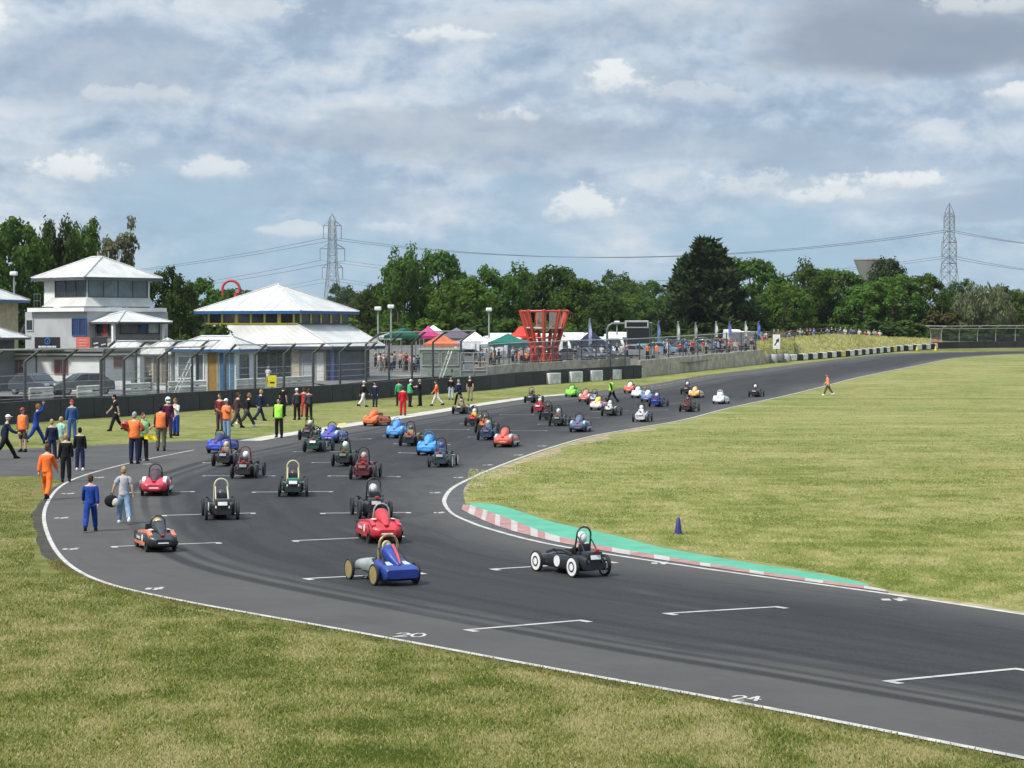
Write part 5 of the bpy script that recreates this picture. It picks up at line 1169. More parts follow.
# ------------------------------------------------------------------ grass bank with rough grass on the right
def bank():
    r = random.Random(8); foot = [G(x, y) for x, y in ((757,364.5),(763,363.9),(800,359.5),(850,355.3),(900,350.4),(930,348.4),(960,347))]
    mb = MB(); rows = []; pts = walk(foot, 2.0); n = len(pts)
    for i, (p, d) in enumerate(pts):
        f = i/(n-1); nr = Vector((-d.y, d.x)); H = 2.35*(1 - max(0, (f-.55)/.45)*.55); row = []
        for t, hh in ((.6,0),(2.0,.25),(4.5,.75),(7,1.0),(9.5,1.02),(15,.9),(22,.2),(26,-.1)):
            vd = p.normalized(); q = p + (vd if p.x/p.y < .1245 else (vd*.5+nr*.5))*t; row.append(Vector((q.x, q.y, gz(p.y) + H*hh*(1+.06*mnoise.noise(Vector((q.x*.2,q.y*.2,0)))) if hh > 0 else gz(q.y)-.05)))
        rows.append(row)
    m = len(rows[0]); mb.add([v for row in rows for v in row], [(i*m+j, (i+1)*m+j, (i+1)*m+j+1, i*m+j+1) for i in range(n-1) for j in range(m-1)])
    M_B = ground_mat('bank_grass', (.36,.335,.15), (.25,.26,.095), (.17,.185,.065))
    tag(mb.build('grass_bank', M_B), 'grassy spectator bank with long pale grass on the right', kind='structure')
    mb = MB()
    for k in range(9000):
        i = r.randrange(n-1); j = r.randrange(0, 4); a, b = r.random(), r.random()
        p = (rows[i][j]*(1-a)+rows[i+1][j]*a)*(1-b) + (rows[i][j+1]*(1-a)+rows[i+1][j+1]*a)*b; h = .12+.26*r.random(); w = .06+.06*r.random(); t = r.random()*3.14; u = Vector((math.cos(t), math.sin(t), 0))*w; l = Vector((r.gauss(0,.1), r.gauss(0,.1), h)); mb.add([p-u, p+u, p+l], [(0,1,2)])
    tag(mb.build('long_grass', leaf_mat('long_grass_blades', (.40,.385,.17), .25, .45)), 'long pale grass on the bank', kind='stuff')
    return rows
BANK = bank()
# spectator railing along the bank top
o0 = BANK[2][4]; rt = thing('bank_railing', 'dark wooden railing along the top of the grass bank', 'fence', o0); top = [row[4] for row in BANK[2:-8]]
for h in (.5,.95):
    mb = MB(); mb.tube([p - o0 + Vector((0,-.6,h)) for p in top], .05, 4); mb.build('rail', paint((.11,.085,.06), .9), rt)
for p in top[::2]:
    mb = MB(); mb.box(p - o0 + Vector((0,-.6,.5)), (.1,.1,1.1)); mb.build('post', paint((.11,.085,.06), .9), rt)
# ------------------------------------------------------------------ grass tufts near the camera
def tufts():
    """ragged blades leaning over the painted edge of the near verge"""
    r = random.Random(2); mb = MB(); L = SL[idx(G(62,560).xy, SL):]; ins = 0
    for k in range(9000):
        i = r.randrange(len(L)-1); t = r.random(); a, b = L[i], L[i+1]; d = (b-a).normalized(); nl = Vector((-d.y, d.x)); c = a.lerp(b, t)
        if c.y < 20: continue
        o = -.07 - .30*r.random()**2 + .02*mnoise.noise(Vector((c.x*2, c.y*2, 0))); q = c - nl*o*-1 if False else c + nl*(-o if SIDE > 0 else o); h = .03+.05*r.random()**2; w = .010+.014*r.random(); th = r.random()*3.14
        p = Vector((q.x, q.y, 0)); u = Vector((math.cos(th), math.sin(th)*.4, 0))*w; l = Vector((r.gauss(0,.03), r.gauss(0,.03), h)); mb.add([p-u, p+u, p+l], [(0,1,2)])
    tag(mb.build('edge_grass', leaf_mat('edge_grass_blades', (.22,.21,.08), .4, .45)), 'short grass blades fringing the near edge line', kind='stuff')
# the outer side of the bend is the side of the edge away from the middle of the track
_k = idx(G(341,631).xy, SL); _d = (SL[_k+1]-SL[_k]); SIDE = 1 if Vector((-_d.y, _d.x)).dot(SL[_k]-SMID[_k]) > 0 else -1
tufts()

def blade_mat():
    m = bpy.data.materials.new('turf_blades'); m.use_nodes = True; N = NT(m.node_tree); m.node_tree.nodes.clear(); out = N.node('ShaderNodeOutputMaterial')
    at_ = N.node('ShaderNodeAttribute', attribute_name='tint'); d = N.node('ShaderNodeBsdfDiffuse'); t = N.node('ShaderNodeBsdfTranslucent'); N.l.new(at_.outputs['Color'], d.inputs[0]); N.l.new(at_.outputs['Color'], t.inputs[0])
    ms = N.node('ShaderNodeMixShader'); ms.inputs[0].default_value = .25; N.l.new(d.outputs[0], ms.inputs[1]); N.l.new(t.outputs[0], ms.inputs[2]); N.l.new(ms.outputs[0], out.inputs[0]); return m
def turf(name, label, n, pick, pal, hh, ww, seed, bias, grain=.22, mow=0.0):
    """mown turf: leaning blades whose colour wanders from straw to green in patches"""
    r = random.Random(seed); vs = []; fs = []; cols_ = []; k = 0
    while k < n:
        q = pick(r)
        if q is None: continue
        x, y = q; z = gz(y)
        v = bias + .42*mnoise.noise(Vector((x*.33, y*.22, seed))) + .48*mnoise.noise(Vector((x*1.3, y*.9, seed+4))) + r.gauss(0, grain) + mow*mnoise.noise(Vector((x*.03 + y*.02, y*.30, 1.5)))
        c = pal[0] if v > .74 else pal[1] if v > .5 else pal[2] if v > .26 else pal[3]; f = 1 + r.uniform(-.16, .16); c = tuple(a*f for a in c)
        th = r.uniform(-1.2, 1.2); h = hh*(.45+.75*r.random()); w = ww*(.6+.8*r.random()); ux, uy = math.cos(th)*w, math.sin(th)*w; lx, ly = r.gauss(0, .35)*h, abs(r.gauss(.45, .35))*h
        b = len(vs); vs += [(x-ux, y-uy, z+.002), (x+ux, y+uy, z+.002), (x+lx, y+ly, z+h)]; fs.append((b, b+1, b+2)); cols_ += [(*c, 1)]*3; k += 1
    me = bpy.data.meshes.new(name); me.from_pydata(vs, [], fs); me.materials.append(TURF)
    a = me.color_attributes.new('tint', 'FLOAT_COLOR', 'POINT'); a.data.foreach_set('color', [x for c in cols_ for x in c])
    me.polygons.foreach_set('use_smooth', [True]*len(fs)); me.normals_split_custom_set_from_vertices([(0, -.25, .97)]*len(vs)); me.update()
    o = bpy.data.objects.new(name, me); COL.objects.link(o); tag(o, label, kind='stuff')
TURF = blade_mat()
_ed = [(x, y) for x, y in ((-60,590),(0,590),(64,570),(107,588),(171,603),(239,617),(341,636),(400,645),(560,676),(742,709),(1024,766),(1100,782))]
def near_pick(r):
    px, py = r.uniform(-50, 1074), 482 + 310*r.random()
    if px < 64 and py < 570:
        lim = 482 if px < 34 else 1e9
        if px < 34: return tuple(G(px, py).xy)
        return None
    for (x0, y0), (x1, y1) in zip(_ed, _ed[1:]):
        if x0 <= px < x1:
            if py < y0 + (y1-y0)*(px-x0)/(x1-x0) + 3 and not (px < 40): return None
            break
    return tuple(G(px, py).xy)
_ei = [(455,470),(470,466),(502,468),(549,452),(600,438),(680,424),(732,411),(790,399),(860,383),(1060,360)]
_el = [(455,478),(468,502),(500,505),(553,521),(612,534),(660,546.5),(700,554),(805,571),(868,584),(890,592),(1024,611),(1060,617)]
def field_pick(r):
    px, py = r.uniform(468, 1050), 385 + 235*r.random()**.8
    a = next((y0 + (y1-y0)*(px-x0)/(x1-x0) for (x0, y0), (x1, y1) in zip(_ei, _ei[1:]) if x0 <= px < x1), 0); b = next((y0 + (y1-y0)*(px-x0)/(x1-x0) for (x0, y0), (x1, y1) in zip(_el, _el[1:]) if x0 <= px < x1), 0)
    return tuple(G(px, py).xy) if a + 3 < py < b - 1.5 else None
turf('near_turf', 'mown straw and green turf blades on the near verge', 150000, near_pick, ((.29,.255,.12), (.20,.188,.066), (.122,.142,.034), (.062,.082,.018)), .045, .016, 3, .455)
turf('infield_turf', 'mown pale turf blades on the infield', 110000, field_pick, ((.34,.315,.140), (.265,.258,.094), (.195,.220,.062), (.135,.162,.042)), .05, .035, 9, .47, .13, .35)
# ------------------------------------------------------------------ people: one skinned body per pose, clothes as shells
def skin(vs, es, rad, root=0, sub=1):
    me = bpy.data.meshes.new('skin'); me.from_pydata([tuple(v) for v in vs], es, []); o = bpy.data.objects.new('skin', me); COL.objects.link(o)
    md = o.modifiers.new('s', 'SKIN'); md.use_smooth_shade = True; md.branch_smoothing = .3
    sv = me.skin_vertices[0].data
    for i, r in enumerate(rad): sv[i].radius = r if isinstance(r, tuple) else (r, r); sv[i].use_root = (i == root)
    ss = o.modifiers.new('u', 'SUBSURF'); ss.levels = sub; ss.render_levels = sub
    dg = bpy.context.evaluated_depsgraph_get(); ev = o.evaluated_get(dg); m2 = ev.to_mesh()
    out = ([v.co.copy() for v in m2.vertices], [tuple(p.vertices) for p in m2.polygons]); ev.to_mesh_clear()
    bpy.data.objects.remove(o); bpy.data.meshes.remove(me); return out
def dirv(fwd, ab, s): return Vector((s*math.sin(R(ab))*math.cos(R(fwd*.3)), math.sin(R(fwd))*math.cos(R(ab)), -math.cos(R(fwd))*math.cos(R(ab)))).normalized()
POSES = {   # legs: hip swing, knee bend (left, right); arms: swing, spread, elbow bend (left, right); forward lean, head turn
 'stand': ((2, 3, -2, 3), (2, 10, 12, -3, 10, 12), 0, 0), 'walk': ((24, 6, -20, 22), (-22, 8, 14, 22, 8, 22), 4, 0), 'walk2': ((-18, 26, 25, 4), (24, 9, 20, -20, 9, 12), 4, 0),
 'stride': ((34, 8, -28, 26), (-30, 12, 25, 30, 12, 40), 8, 10), 'hips': ((3, 2, -3, 4), (-12, 38, 88, -12, 38, 88), 0, 0), 'fold': ((3, 3, -2, 3), (22, 8, 96, 22, 8, 100), 2, 5), 'raise': ((30, 6, -26, 22), (-10, 12, 18, 118, 24, 62), 6, 0),
 'carry': ((18, 5, -16, 24), (6, 26, 14, -14, 16, 16), 2, 0), 'point': ((2, 3, -2, 3), (62, 14, 20, 4, 10, 14), 0, -10), 'sit': ((84, 24, 84, 24), (52, 6, 28, 52, 6, 28), -24, 0), 'squat': ((80, 100, 70, 105), (40, 12, 50, 40, 12, 60), 25, 0)}
def skeleton(pose):
    (lh, lk, rh, rk), (la, lab, le, ra, rab, re), lean, turn = POSES[pose]; J = {}
    J['pel'] = Vector((0,0,.93)); up = Vector((0, math.sin(R(lean)), math.cos(R(lean))))
    J['hem'] = J['pel']-up*.075; J['wai'] = J['pel']+up*.15; J['che'] = J['pel']+up*.36; J['nec'] = J['pel']+up*.54; J['hea'] = J['nec']+up*.10 + Vector((0,.02,0))
    for s, h, k, n in ((-1, lh, lk, 'l'), (1, rh, rk, 'r')):
        J[n+'hip'] = J['pel'] + Vector((s*.095, 0, -.05)); d = dirv(h, 2.5, s); J[n+'kne'] = J[n+'hip']+d*.41; d2 = dirv(h-k, 1.5, s); J[n+'ank'] = J[n+'kne']+d2*.40
        f = Vector((s*.03, 1, -.25 if pose != 'sit' else .9)).normalized(); J[n+'toe'] = J[n+'ank'] + f*.15 + Vector((0,0,-.03))
    for s, a, ab, e, n in ((-1, la, lab, le, 'l'), (1, ra, rab, re, 'r')):
        J[n+'sho'] = J['nec'] + Vector((s*.165, 0, -.055)) ; d = dirv(a, ab, s); J[n+'elb'] = J[n+'sho']+d*.285; d2 = dirv(a+e, ab*.4 if pose != 'hips' else -30, s); J[n+'wri'] = J[n+'elb']+d2*.25; J[n+'han'] = J[n+'wri']+d2*.085
    if pose not in ('sit',):
        low = min(J['lank'].z, J['rank'].z) - .085
        for k in J: J[k] = J[k] - Vector((0,0,low))
    return J, turn
BR = {'hem': (.158,.120), 'pel': (.160,.120), 'wai': (.140,.105), 'che': (.172,.120), 'nec': .054, 'hea': .05, 'hip': .098, 'kne': .064, 'ank': .042, 'toe': .036, 'sho': .068, 'elb': .045, 'wri': .028}
def build_skin(J, names, edges, grow, over={}):
    idx_ = {n: i for i, n in enumerate(names)}; rad = []
    for n in names:
        b = BR[n] if n in BR else BR[n[1:]]; b = over.get(n, over.get(n[1:], b)); rad.append(tuple(x+grow for x in b) if isinstance(b, tuple) else b+grow)
    return skin([J[n] for n in names], [(idx_[a], idx_[b]) for a, b in edges], rad)
SP = [('pel','wai'),('wai','che'),('che','nec')]; SPH = [('hem','pel')] + SP
def arms(end): return [e for n in 'lr' for e in ((('nec', n+'sho'), (n+'sho', n+'elb')) + (((n+'elb', n+'wri'),) if end == 'wri' else ()))]
def legs(end): return [e for n in 'lr' for e in ((('pel', n+'hip'), (n+'hip', n+'kne')) + (((n+'kne', n+'ank'),) if end != 'kne' else ()) + (((n+'ank', n+'toe'),) if end == 'toe' else ()))]
def names_of(E):
    out = []
    for a, b in E:
        for n in (a, b):
            if n not in out: out.append(n)
    return out
_pt = {}
def ptemplate(pose):
    if pose in _pt: return _pt[pose]
    J, turn = skeleton(pose); t = {}
    E = SP + [('nec','hea')] + arms('wri') + legs('toe'); mb = MB(); mb.add(*build_skin(J, names_of(E), E, 0))
    hc = J['hea'] + Vector((0,.015,.10)); Mh = Matrix.Rotation(R(turn), 3, 'Z')
    mb.ball(hc, (.076,.096,.118), 12, 9, M=Mh); P = lambda x, y, z: hc + Mh @ Vector((x, y, z))
    mb.tube([P(0,.085,.015), P(0,.112,-.022), P(0,.088,-.032)], [.010,.017,.008], 6)
    for s in (-1,1): mb.ball(P(s*.077,-.005,-.008), (.012,.022,.032), 6, 4); mb.ball(P(s*.03,.086,.012), (.013,.008,.008), 6, 4, mi=1)
    mb.ball(P(0,.085,-.058), (.024,.008,.007), 6, 4, mi=1)
    for n in 'lr':                                             # hands: palm, four fingers, thumb
        w, h = J[n+'wri'], J[n+'han']; d = (h-w).normalized(); sx = 1 if n == 'r' else -1; side = Vector((0,1,0)) - d*d.y; side = side.normalized() if side.length > .2 else Vector((0,0,1)); pl = d.cross(side)*sx
        mb.loft([[w + d*t + side*(a*q) + pl*(b*.4*q) for a, b in ((-1,-1),(1,-1),(1,1),(-1,1))] for t, q in ((-.01,.022),(.03,.036),(.085,.038))])
        for k, L in enumerate((.062,.075,.07,.052)):
            b = w + d*.08 + side*(.028-.019*k); m = b + d*L*.55 - pl*.008; mb.tube([b - d*.02, b, m, m + d*L*.4 - pl*.022], [.010,.0098,.009,.006], 5)
        b = w + d*.03 + side*.034; mb.tube([b - side*.015, b + side*.012 + d*.02, b + side*.022 + d*.055 - pl*.01], [.012,.011,.008], 5)
    t['body'] = mb.mesh('person', [None, None], True)
    def shell(key, E, grow, over={}, extra=None):
        m = MB(); m.add(*build_skin(J, names_of(E), E, grow, over)); t[key] = m.mesh(key, [None], True)
    shell('jacket', SPH + arms('wri'), .024, {'wri': .036, 'nec': .062}); 
    E = SPH + arms('elb'); J2 = dict(J)
    for n in 'lr': J2[n+'elb'] = J[n+'sho'].lerp(J[n+'elb'], .72)
    Js, J = J, J2; shell('t_shirt', E, .018, {'elb': .055, 'nec': .060}); J = Js
    J2 = dict(J)
    for n in 'lr': J2[n+'sho'] = J['nec'].lerp(J[n+'sho'], 1.0)
    Js, J = J, J2; shell('hi_vis_vest', SPH + [('nec','lsho'),('nec','rsho')], .045, {'nec': .060, 'sho': .058, 'che': (.215,.150), 'wai': (.185,.140), 'pel': (.190,.145), 'hem': (.190,.145)}); J = Js
    shell('trousers', [('pel','wai')] + legs('ank'), .022, {'ank': .056, 'wai': (.145,.11), 'kne': .068}); shell('shorts', [('pel','wai')] + legs('kne'), .024, {'kne': .066, 'wai': (.145,.11)})
    t['shoes'] = []
    for n in 'lr':
        m = MB(); a, o = J[n+'ank'], J[n+'toe']; f = (o-a); f.z = 0 if pose != 'sit' else f.z; f.normalize(); u = Vector((0,0,1)); s = f.cross(u)
        m.loft([[a + f*y + s*(x*w) + u*z for x, z in ((-1,-.085),(1,-.085),(1,.02*hh-.03),(.5,.05*hh-.03),(-.5,.05*hh-.03),(-1,.02*hh-.03))] for y, w, hh in ((-.075,.03,1.2),(-.05,.042,2.2),(.02,.046,2.0),(.11,.05,.6),(.17,.038,-.1))])
        t['shoes'].append(m.mesh('shoe', [None], True))
    m = MB(); m.ball(hc + Vector((0,-.012,.016)), (.086,.102,.118), 12, 7, z0=-.12, z1=1.0); m.ball(hc + Mh @ Vector((0,-.045,-.02)), (.080,.07,.09), 10, 6, z0=-.8); t['hair'] = m.mesh('hair', [None], True)
    m = MB(); m.ball(hc + Mh @ Vector((0,-.05,-.06)), (.085,.06,.15), 10, 6); m.ball(hc + Vector((0,-.012,.018)), (.088,.104,.118), 12, 7, z0=-.1, z1=1.0); t['long_hair'] = m.mesh('hair', [None], True)
    m = MB(); m.ball(hc + Vector((0,-.005,.025)), (.090,.106,.112), 12, 6, z0=.05, z1=1.0); m.loft([[P(x, y, .035+dz) for x, y in ((-.075,.07),(.075,.07),(.05,.17),(-.05,.17))] for dz in (0,.012)]); t['cap'] = m.mesh('cap', [None], True)
    m = MB(); m.ball(hc + Vector((0,0,.01)), (.125,.145,.150), 16, 11, z0=-.93); m.tube([P(-.07,.10,-.085), P(0,.148,-.085), P(.07,.10,-.085)], .03, 6); t['helmet'] = m.mesh('helmet', [None], True)
    m = MB(); secs = []
    for zc in (-.02,.045):
        secs.append([P(.128*math.sin(a), .148*math.cos(a)*1.0, zc) for a in [R(-62+124*i/8) for i in range(9)]])
    m.loft(secs, cap=False, closed=False); m.loft([[p*1.0 + (p-hc).normalized()*.004 for p in s] for s in secs], cap=False, closed=False); t['visor'] = m.mesh('visor', [None], True)
    t['J'] = J; _pt[pose] = t; return t
SKIN = paint((.50,.32,.24), .6, 0, .1, 8, name='skin'); SKIN2 = paint((.24,.14,.10), .6, 0, .1, 8, name='skin'); EYE = paint((.03,.02,.018), .4, name='eye')
HAIRC = {'brown': (.075,.045,.025), 'black': (.014,.012,.011), 'blond': (.36,.26,.12), 'grey': (.30,.29,.28), 'ginger': (.25,.10,.035)}
NAVY = (.018,.025,.06); ROYAL = (.018,.05,.25); ORANGE = (.80,.16,.035); FLU = (1.0,.215,.06); LIME = (.36,.82,.08); KHAKI = (.30,.26,.16); JEANS = (.20,.30,.42); CHAR = (.014,.014,.016); CREAM = (.62,.57,.45)
def person(loc, h, rz, pose, lab, top=None, bottom=None, vest=None, head=('hair','brown'), shoes=CHAR, short=False, shorts=False, group=None, skinm=None, cat='person', simple=False):
    t = ptemplate(pose); o = inst('person', t['body'], [skinm or SKIN, EYE], None, loc, rz); k = h/1.75; o.scale = (k*1.02, k*1.02, k); tag(o, lab, cat, group)
    if bottom: inst('shorts' if shorts else 'trousers', t['shorts' if shorts else 'trousers'], [cloth(bottom)], o)
    if top: inst('t_shirt' if short else 'jacket', t['t_shirt' if short else 'jacket'], [cloth(top)], o)
    if vest: inst('hi_vis_vest', t['hi_vis_vest'], [cloth(vest)], o)
    if shoes and not simple:
        for sm in t['shoes']: inst('shoe', sm, [cloth(shoes)], o)
    if head:
        kd, c = head; c = HAIRC.get(c, c) if isinstance(c, str) else c
        hh = inst(kd if kd in ('cap','helmet') else 'hair', t[kd], [gloss(c) if kd == 'helmet' else cloth(c)], o)
        if kd == 'helmet' and not simple: inst('visor', t['visor'], [glass()], hh)
    return o
# ------------------------------------------------------------------ electric race cars
def ringwheel():
    mb = MB(); n = 28; rr = []
    for k in range(n):
        a = 2*math.pi*k/n; c, s = math.cos(a), math.sin(a)
        rr.append([Vector((x, q*c, q*s)) for x, q in ((-.030,.205),(-.040,.232),(-.026,.254),(.026,.254),(.040,.232),(.030,.205))])
    mb.loft(rr + [rr[0]], cap=False); ty = mb.mesh('tyre', [None], True)
    mb = MB()
    for sx in (-1,1):
        c = [Vector((sx*.042, 0, 0))] + [Vector((sx*.030, .212*math.cos(2*math.pi*k/n), .212*math.sin(2*math.pi*k/n))) for k in range(n)]
        mb.add(c, [(0, 1+k, 1+(k+1) % n) if sx > 0 else (0, 1+(k+1) % n, 1+k) for k in range(n)])
    di = mb.mesh('wheel_disc', [None])
    mb = MB()
    for sx in (-1,1):
        for r0, r1 in ((.085,.125),):
            A = [Vector((sx*(.0455-.012*r0/.222), r0*math.cos(2*math.pi*k/n), r0*math.sin(2*math.pi*k/n))) for k in range(n)]; B = [Vector((sx*(.0455-.012*r1/.222), r1*math.cos(2*math.pi*k/n), r1*math.sin(2*math.pi*k/n))) for k in range(n)]
            mb.add(A+B, [(k, (k+1) % n, n+(k+1) % n, n+k) if sx < 0 else (k, n+k, n+(k+1) % n, (k+1) % n) for k in range(n)])
    rg = mb.mesh('wheel_ring', [None])
    mb = MB(); mb.tube([(-.036,0,0),(.036,0,0)], .03, 10)
    for k in range(9):
        a = 2*math.pi*k/9; mb.tube([(0,0,0),(0,.222*math.cos(a),.222*math.sin(a))], .007, 4, cap=False)
    mb.tube([(0,.215*math.cos(2*math.pi*k/n),.215*math.sin(2*math.pi*k/n)) for k in range(n)], .014, 5, closed=True)
    sp = mb.mesh('spokes', [None], True)
    return ty, di, rg, sp
W_TY, W_DI, W_RG, W_SP = ringwheel()
def hull(st, n=14, p=3.2):
    """stations (y, half width, bottom, top, centre x) to a smooth closed hull"""
    secs = []
    for y, hw, z0, z1, *e in st:
        pp = e[0] if e else p; sec = []
        for k in range(n):
            a = 2*math.pi*(k+.5)/n; c, s = math.cos(a), math.sin(a)
            sec.append(Vector((hw*math.copysign(abs(c)**(2/pp), c), y, (z0+z1)/2 + (z1-z0)/2*math.copysign(abs(s)**(2/pp), s))))
        secs.append(sec)
    mb = MB(); mb.loft(secs); return mb
def mk(name, mb, smooth=True):
    me = mb.mesh(name, [None], smooth)
    if smooth: sharpen(me, R(38))
    return me
def hoop(hw, top, y, rake=.0, stays=True, r=.022, z0=.2):
    pts = [Vector((-hw, y, z0)), Vector((-hw*.98, y-rake*.5, top*.62))] + [Vector((-hw*.92*math.cos(a), y-rake, top-hw*.9+hw*.9*math.sin(a))) for a in [math.pi*k/10 for k in range(11)]] + [Vector((hw*.98, y-rake*.5, top*.62)), Vector((hw, y, z0))]
    mb = MB(); mb.tube(pts, r, 7)
    if stays:
        for s in (-1,1): mb.tube([(s*hw*.8, y-rake, top*.80), (s*hw*.9, y-.62, .32)], r*.8, 6)
    return mb
def car_kinds():
    K = {}
    # open: slab tub, cockpit, exposed bicycle wheels, roll hoop with stays
    P = []
    P.append(('body', mk('body', hull([(-1.05,.26,.14,.44),(-.85,.33,.11,.50),(-.45,.33,.09,.48),(.2,.31,.09,.45),(.7,.27,.10,.42),(1.1,.20,.11,.36),(1.42,.10,.14,.26),(1.5,.03,.17,.21)], p=5)), 'body', (0,0,0)))
    mb = MB(); 
    for s in (-1,1): mb.loft([[Vector((s*(.24+.02*t), y, z)) + Vector((s*dx, 0, dz)) for dx, dz in ((0,0),(.05,0),(.05,.05),(0,.05))] for y, z, t in ((-.5,.45,0),(-.1,.52,1),(.3,.50,1),(.62,.42,0))])
    P.append(('cockpit_rim', mk('cockpit_rim', mb), 'trim', (0,0,0)))
    mb = MB(); mb.add([(-.21,-.45,.485),(.21,-.45,.485),(.21,.55,.455),(-.21,.55,.455)], [(0,1,2,3)]); P.append(('cockpit_opening', mk('cockpit_opening', mb, False), 'black', (0,0,0)))
    P.append(('roll_hoop', mk('roll_hoop', hoop(.205, 1.12, -.48, .10)), 'hoop', (0,0,0)))
    mb = MB(); mb.box((0,-.60,.62), (.32,.05,.22), bev=.02); mb.box((0,-.60,.50),(.40,.08,.10), bev=.02); P.append(('headrest', mk('headrest', mb), 'trim', (0,0,0)))
    for y, y2 in ((-.78, -.5), (.82, .55)):
        mb = MB(); mb.tube([(-.42,y,.225),(.42,y,.225)], .022, 6)
        for s in (-1,1): mb.tube([(s*.24,y2,.22),(s*.40,y,.225)], .015, 5)
        P.append(('axle', mk('axle', mb), 'steel', (0,0,0)))
    mb = MB(); mb.box((0,-.92,.50), (.40,.30,.16), bev=.03); P.append(('motor_cover', mk('motor_cover', mb), 'second', (0,0,0)))
    mb = MB(); mb.box((0,-1.085,.45), (.26,.02,.10), M=Matrix.Rotation(-.25, 3, 'X')); P.append(('number_plate', mk('number_plate', mb, False), 'plate', (0,0,0)))
    mb = MB(); mb.box((.02,-1.10,.60), (.11,.05,.08), bev=.015); P.append(('tail_light', mk('tail_light', mb), 'red', (0,0,0)))
    for s in (-1,1):
        mb = MB(); mb.tube([(s*.28,.15,.47),(s*.34,.17,.54)], .010, 5); mb.ball((s*.36,.16,.55), (.035,.015,.03), 8, 5); P.append(('mirror', mk('mirror', mb), 'black', (0,0,0)))
    for s in (-1,1):
        mb = MB(); mb.disc((s*.316, .10, .28), (1,0,0), .13, .012, 18); P.append(('number_roundel', mk('number_roundel', mb, False), 'plate', (0,0,0)))
    K['open'] = (P, [(-.44,-.78),(.44,-.78),(-.43,.82),(.43,.82)], (0,-.26,.0), 1)
    # faired: full width smooth body over the wheels, headrest fairing behind the driver
    P = []
    P.append(('body', mk('body', hull([(-1.28,.24,.18,.36),(-1.15,.40,.11,.48),(-.8,.47,.09,.57),(-.3,.47,.08,.55),(.3,.46,.08,.50),(.8,.43,.08,.46),(1.2,.32,.09,.38),(1.5,.14,.12,.26),(1.58,.04,.15,.20)], 18, 3.4)), 'body', (0,0,0)))
    P.append(('headrest_fairing', mk('headrest_fairing', hull([(-1.18,.07,.40,.50,2.5),(-.9,.14,.40,.70,2.5),(-.62,.19,.40,.84,2.5),(-.45,.19,.40,.86,2.5),(-.40,.16,.42,.80,2.5)], 14)), 'second', (0,0,0)))
    mb = MB(); mb.ball((0,-.12,.53), (.235,.42,.03), 14, 6); P.append(('cockpit_opening', mk('cockpit_opening', mb), 'black', (0,0,0)))
    mb = MB(); secs = [[Vector((.24*math.sin(a), .22+.34*math.cos(a), z)) + Vector((0, -.10*q, 0)) for a in [R(-80+160*i/8) for i in range(9)]] for z, q in ((.50,0),(.68,1))]; mb.loft(secs, cap=False, closed=False); P.append(('windscreen', mk('windscreen', mb), 'screen', (0,0,0)))
    P.append(('roll_hoop', mk('roll_hoop', hoop(.22, .98, -.42, .06, False, .02, .45)), 'hoop', (0,0,0)))
    for s in (-1,1):
        mb = MB(); mb.add([(s*.475,y,z) for y, z in ((-.95,.16),(.55,.16),(.62,.24),(-1.0,.28))], [(0,1,2,3)] if s > 0 else [(3,2,1,0)])
        for i in range(len(mb.v)): mb.v[i] = (mb.v[i][0]*1.012, mb.v[i][1], mb.v[i][2])
        P.append(('side_stripe', mk('side_stripe', mb, False), 'stripe', (0,0,0)))
    for s in (-1,1):
        mb = MB(); mb.loft([[Vector((s*(.33+dx), y, z+dz)) for dx, dz in ((-.07*q,-.03),(.07*q,-.05),(.06*q,.02),(-.06*q,.03))] for y, z, q in ((-1.16,.455,.8),(-.8,.565,1),(-.35,.545,1),(.2,.50,.8),(.7,.455,.5))])
        P.append(('shoulder_panel', mk('shoulder_panel', mb), 'stripe', (0,0,0)))
    mb = MB(); mb.box((0,-1.255,.30), (.30,.03,.13), M=Matrix.Rotation(-.3, 3, 'X')); P.append(('number_plate', mk('number_plate', mb, False), 'plate', (0,0,0)))
    mb = MB(); mb.box((0,-1.20,.47), (.10,.06,.05), bev=.012); P.append(('tail_light', mk('tail_light', mb), 'red', (0,0,0)))
    for s in (-1,1):
        mb = MB(); mb.disc((s*.482, -.62, .36), (1,0,0), .10, .012, 16); P.append(('number_roundel', mk('number_roundel', mb, False), 'plate', (0,0,0)))
    K['faired'] = (P, [(-.40,-.82),(.40,-.82),(-.37,.80),(.37,.80)], (0,-.16,-.02), 0)
    # wedge: blue box tail with sloping deck, round silver nose, exposed plain disc wheels
    P = []
    P.append(('tail_body', mk('tail_body', hull([(-1.20,.40,.16,.36,7),(-1.12,.43,.10,.42,7),(-.42,.40,.10,.56,7),(-.30,.34,.12,.52,6)], 16)), 'body', (0,0,0)))
    P.append(('nose_body', mk('nose_body', hull([(-.42,.27,.12,.50,4),(.1,.27,.12,.50,3),(.7,.25,.12,.48,2.4),(1.15,.20,.16,.42,2.2),(1.35,.10,.2,.34,2)], 16)), 'second', (0,0,0)))
    P.append(('headrest_fairing', mk('headrest_fairing', hull([(-1.0,.05,.40,.47,3),(-.75,.13,.40,.66,3),(-.46,.20,.42,.88,3),(-.40,.19,.42,.88,3)], 14)), 'body', (0,0,0)))
    mb = MB(); mb.loft([[Vector((x, y, z)) for x, z in ((.02*q, zz), (.085*q, zz-.02*q), (.085*q, zz+.012), (.02*q, zz+.014))] for y, zz, q in ((-.98,.475,.5),(-.75,.665,1),(-.47,.883,1.1))]); P.append(('fairing_stripe', mk('fairing_stripe', mb), 'stripe', (0,0,0)))
    for x in (-.22,.22):
        mb = MB(); mb.box((x,-.86,.478), (.13,.26,.02), M=Matrix.Rotation(.2, 3, 'X')); P.append(('number_panel', mk('number_panel', mb, False), 'plate', (0,0,0)))
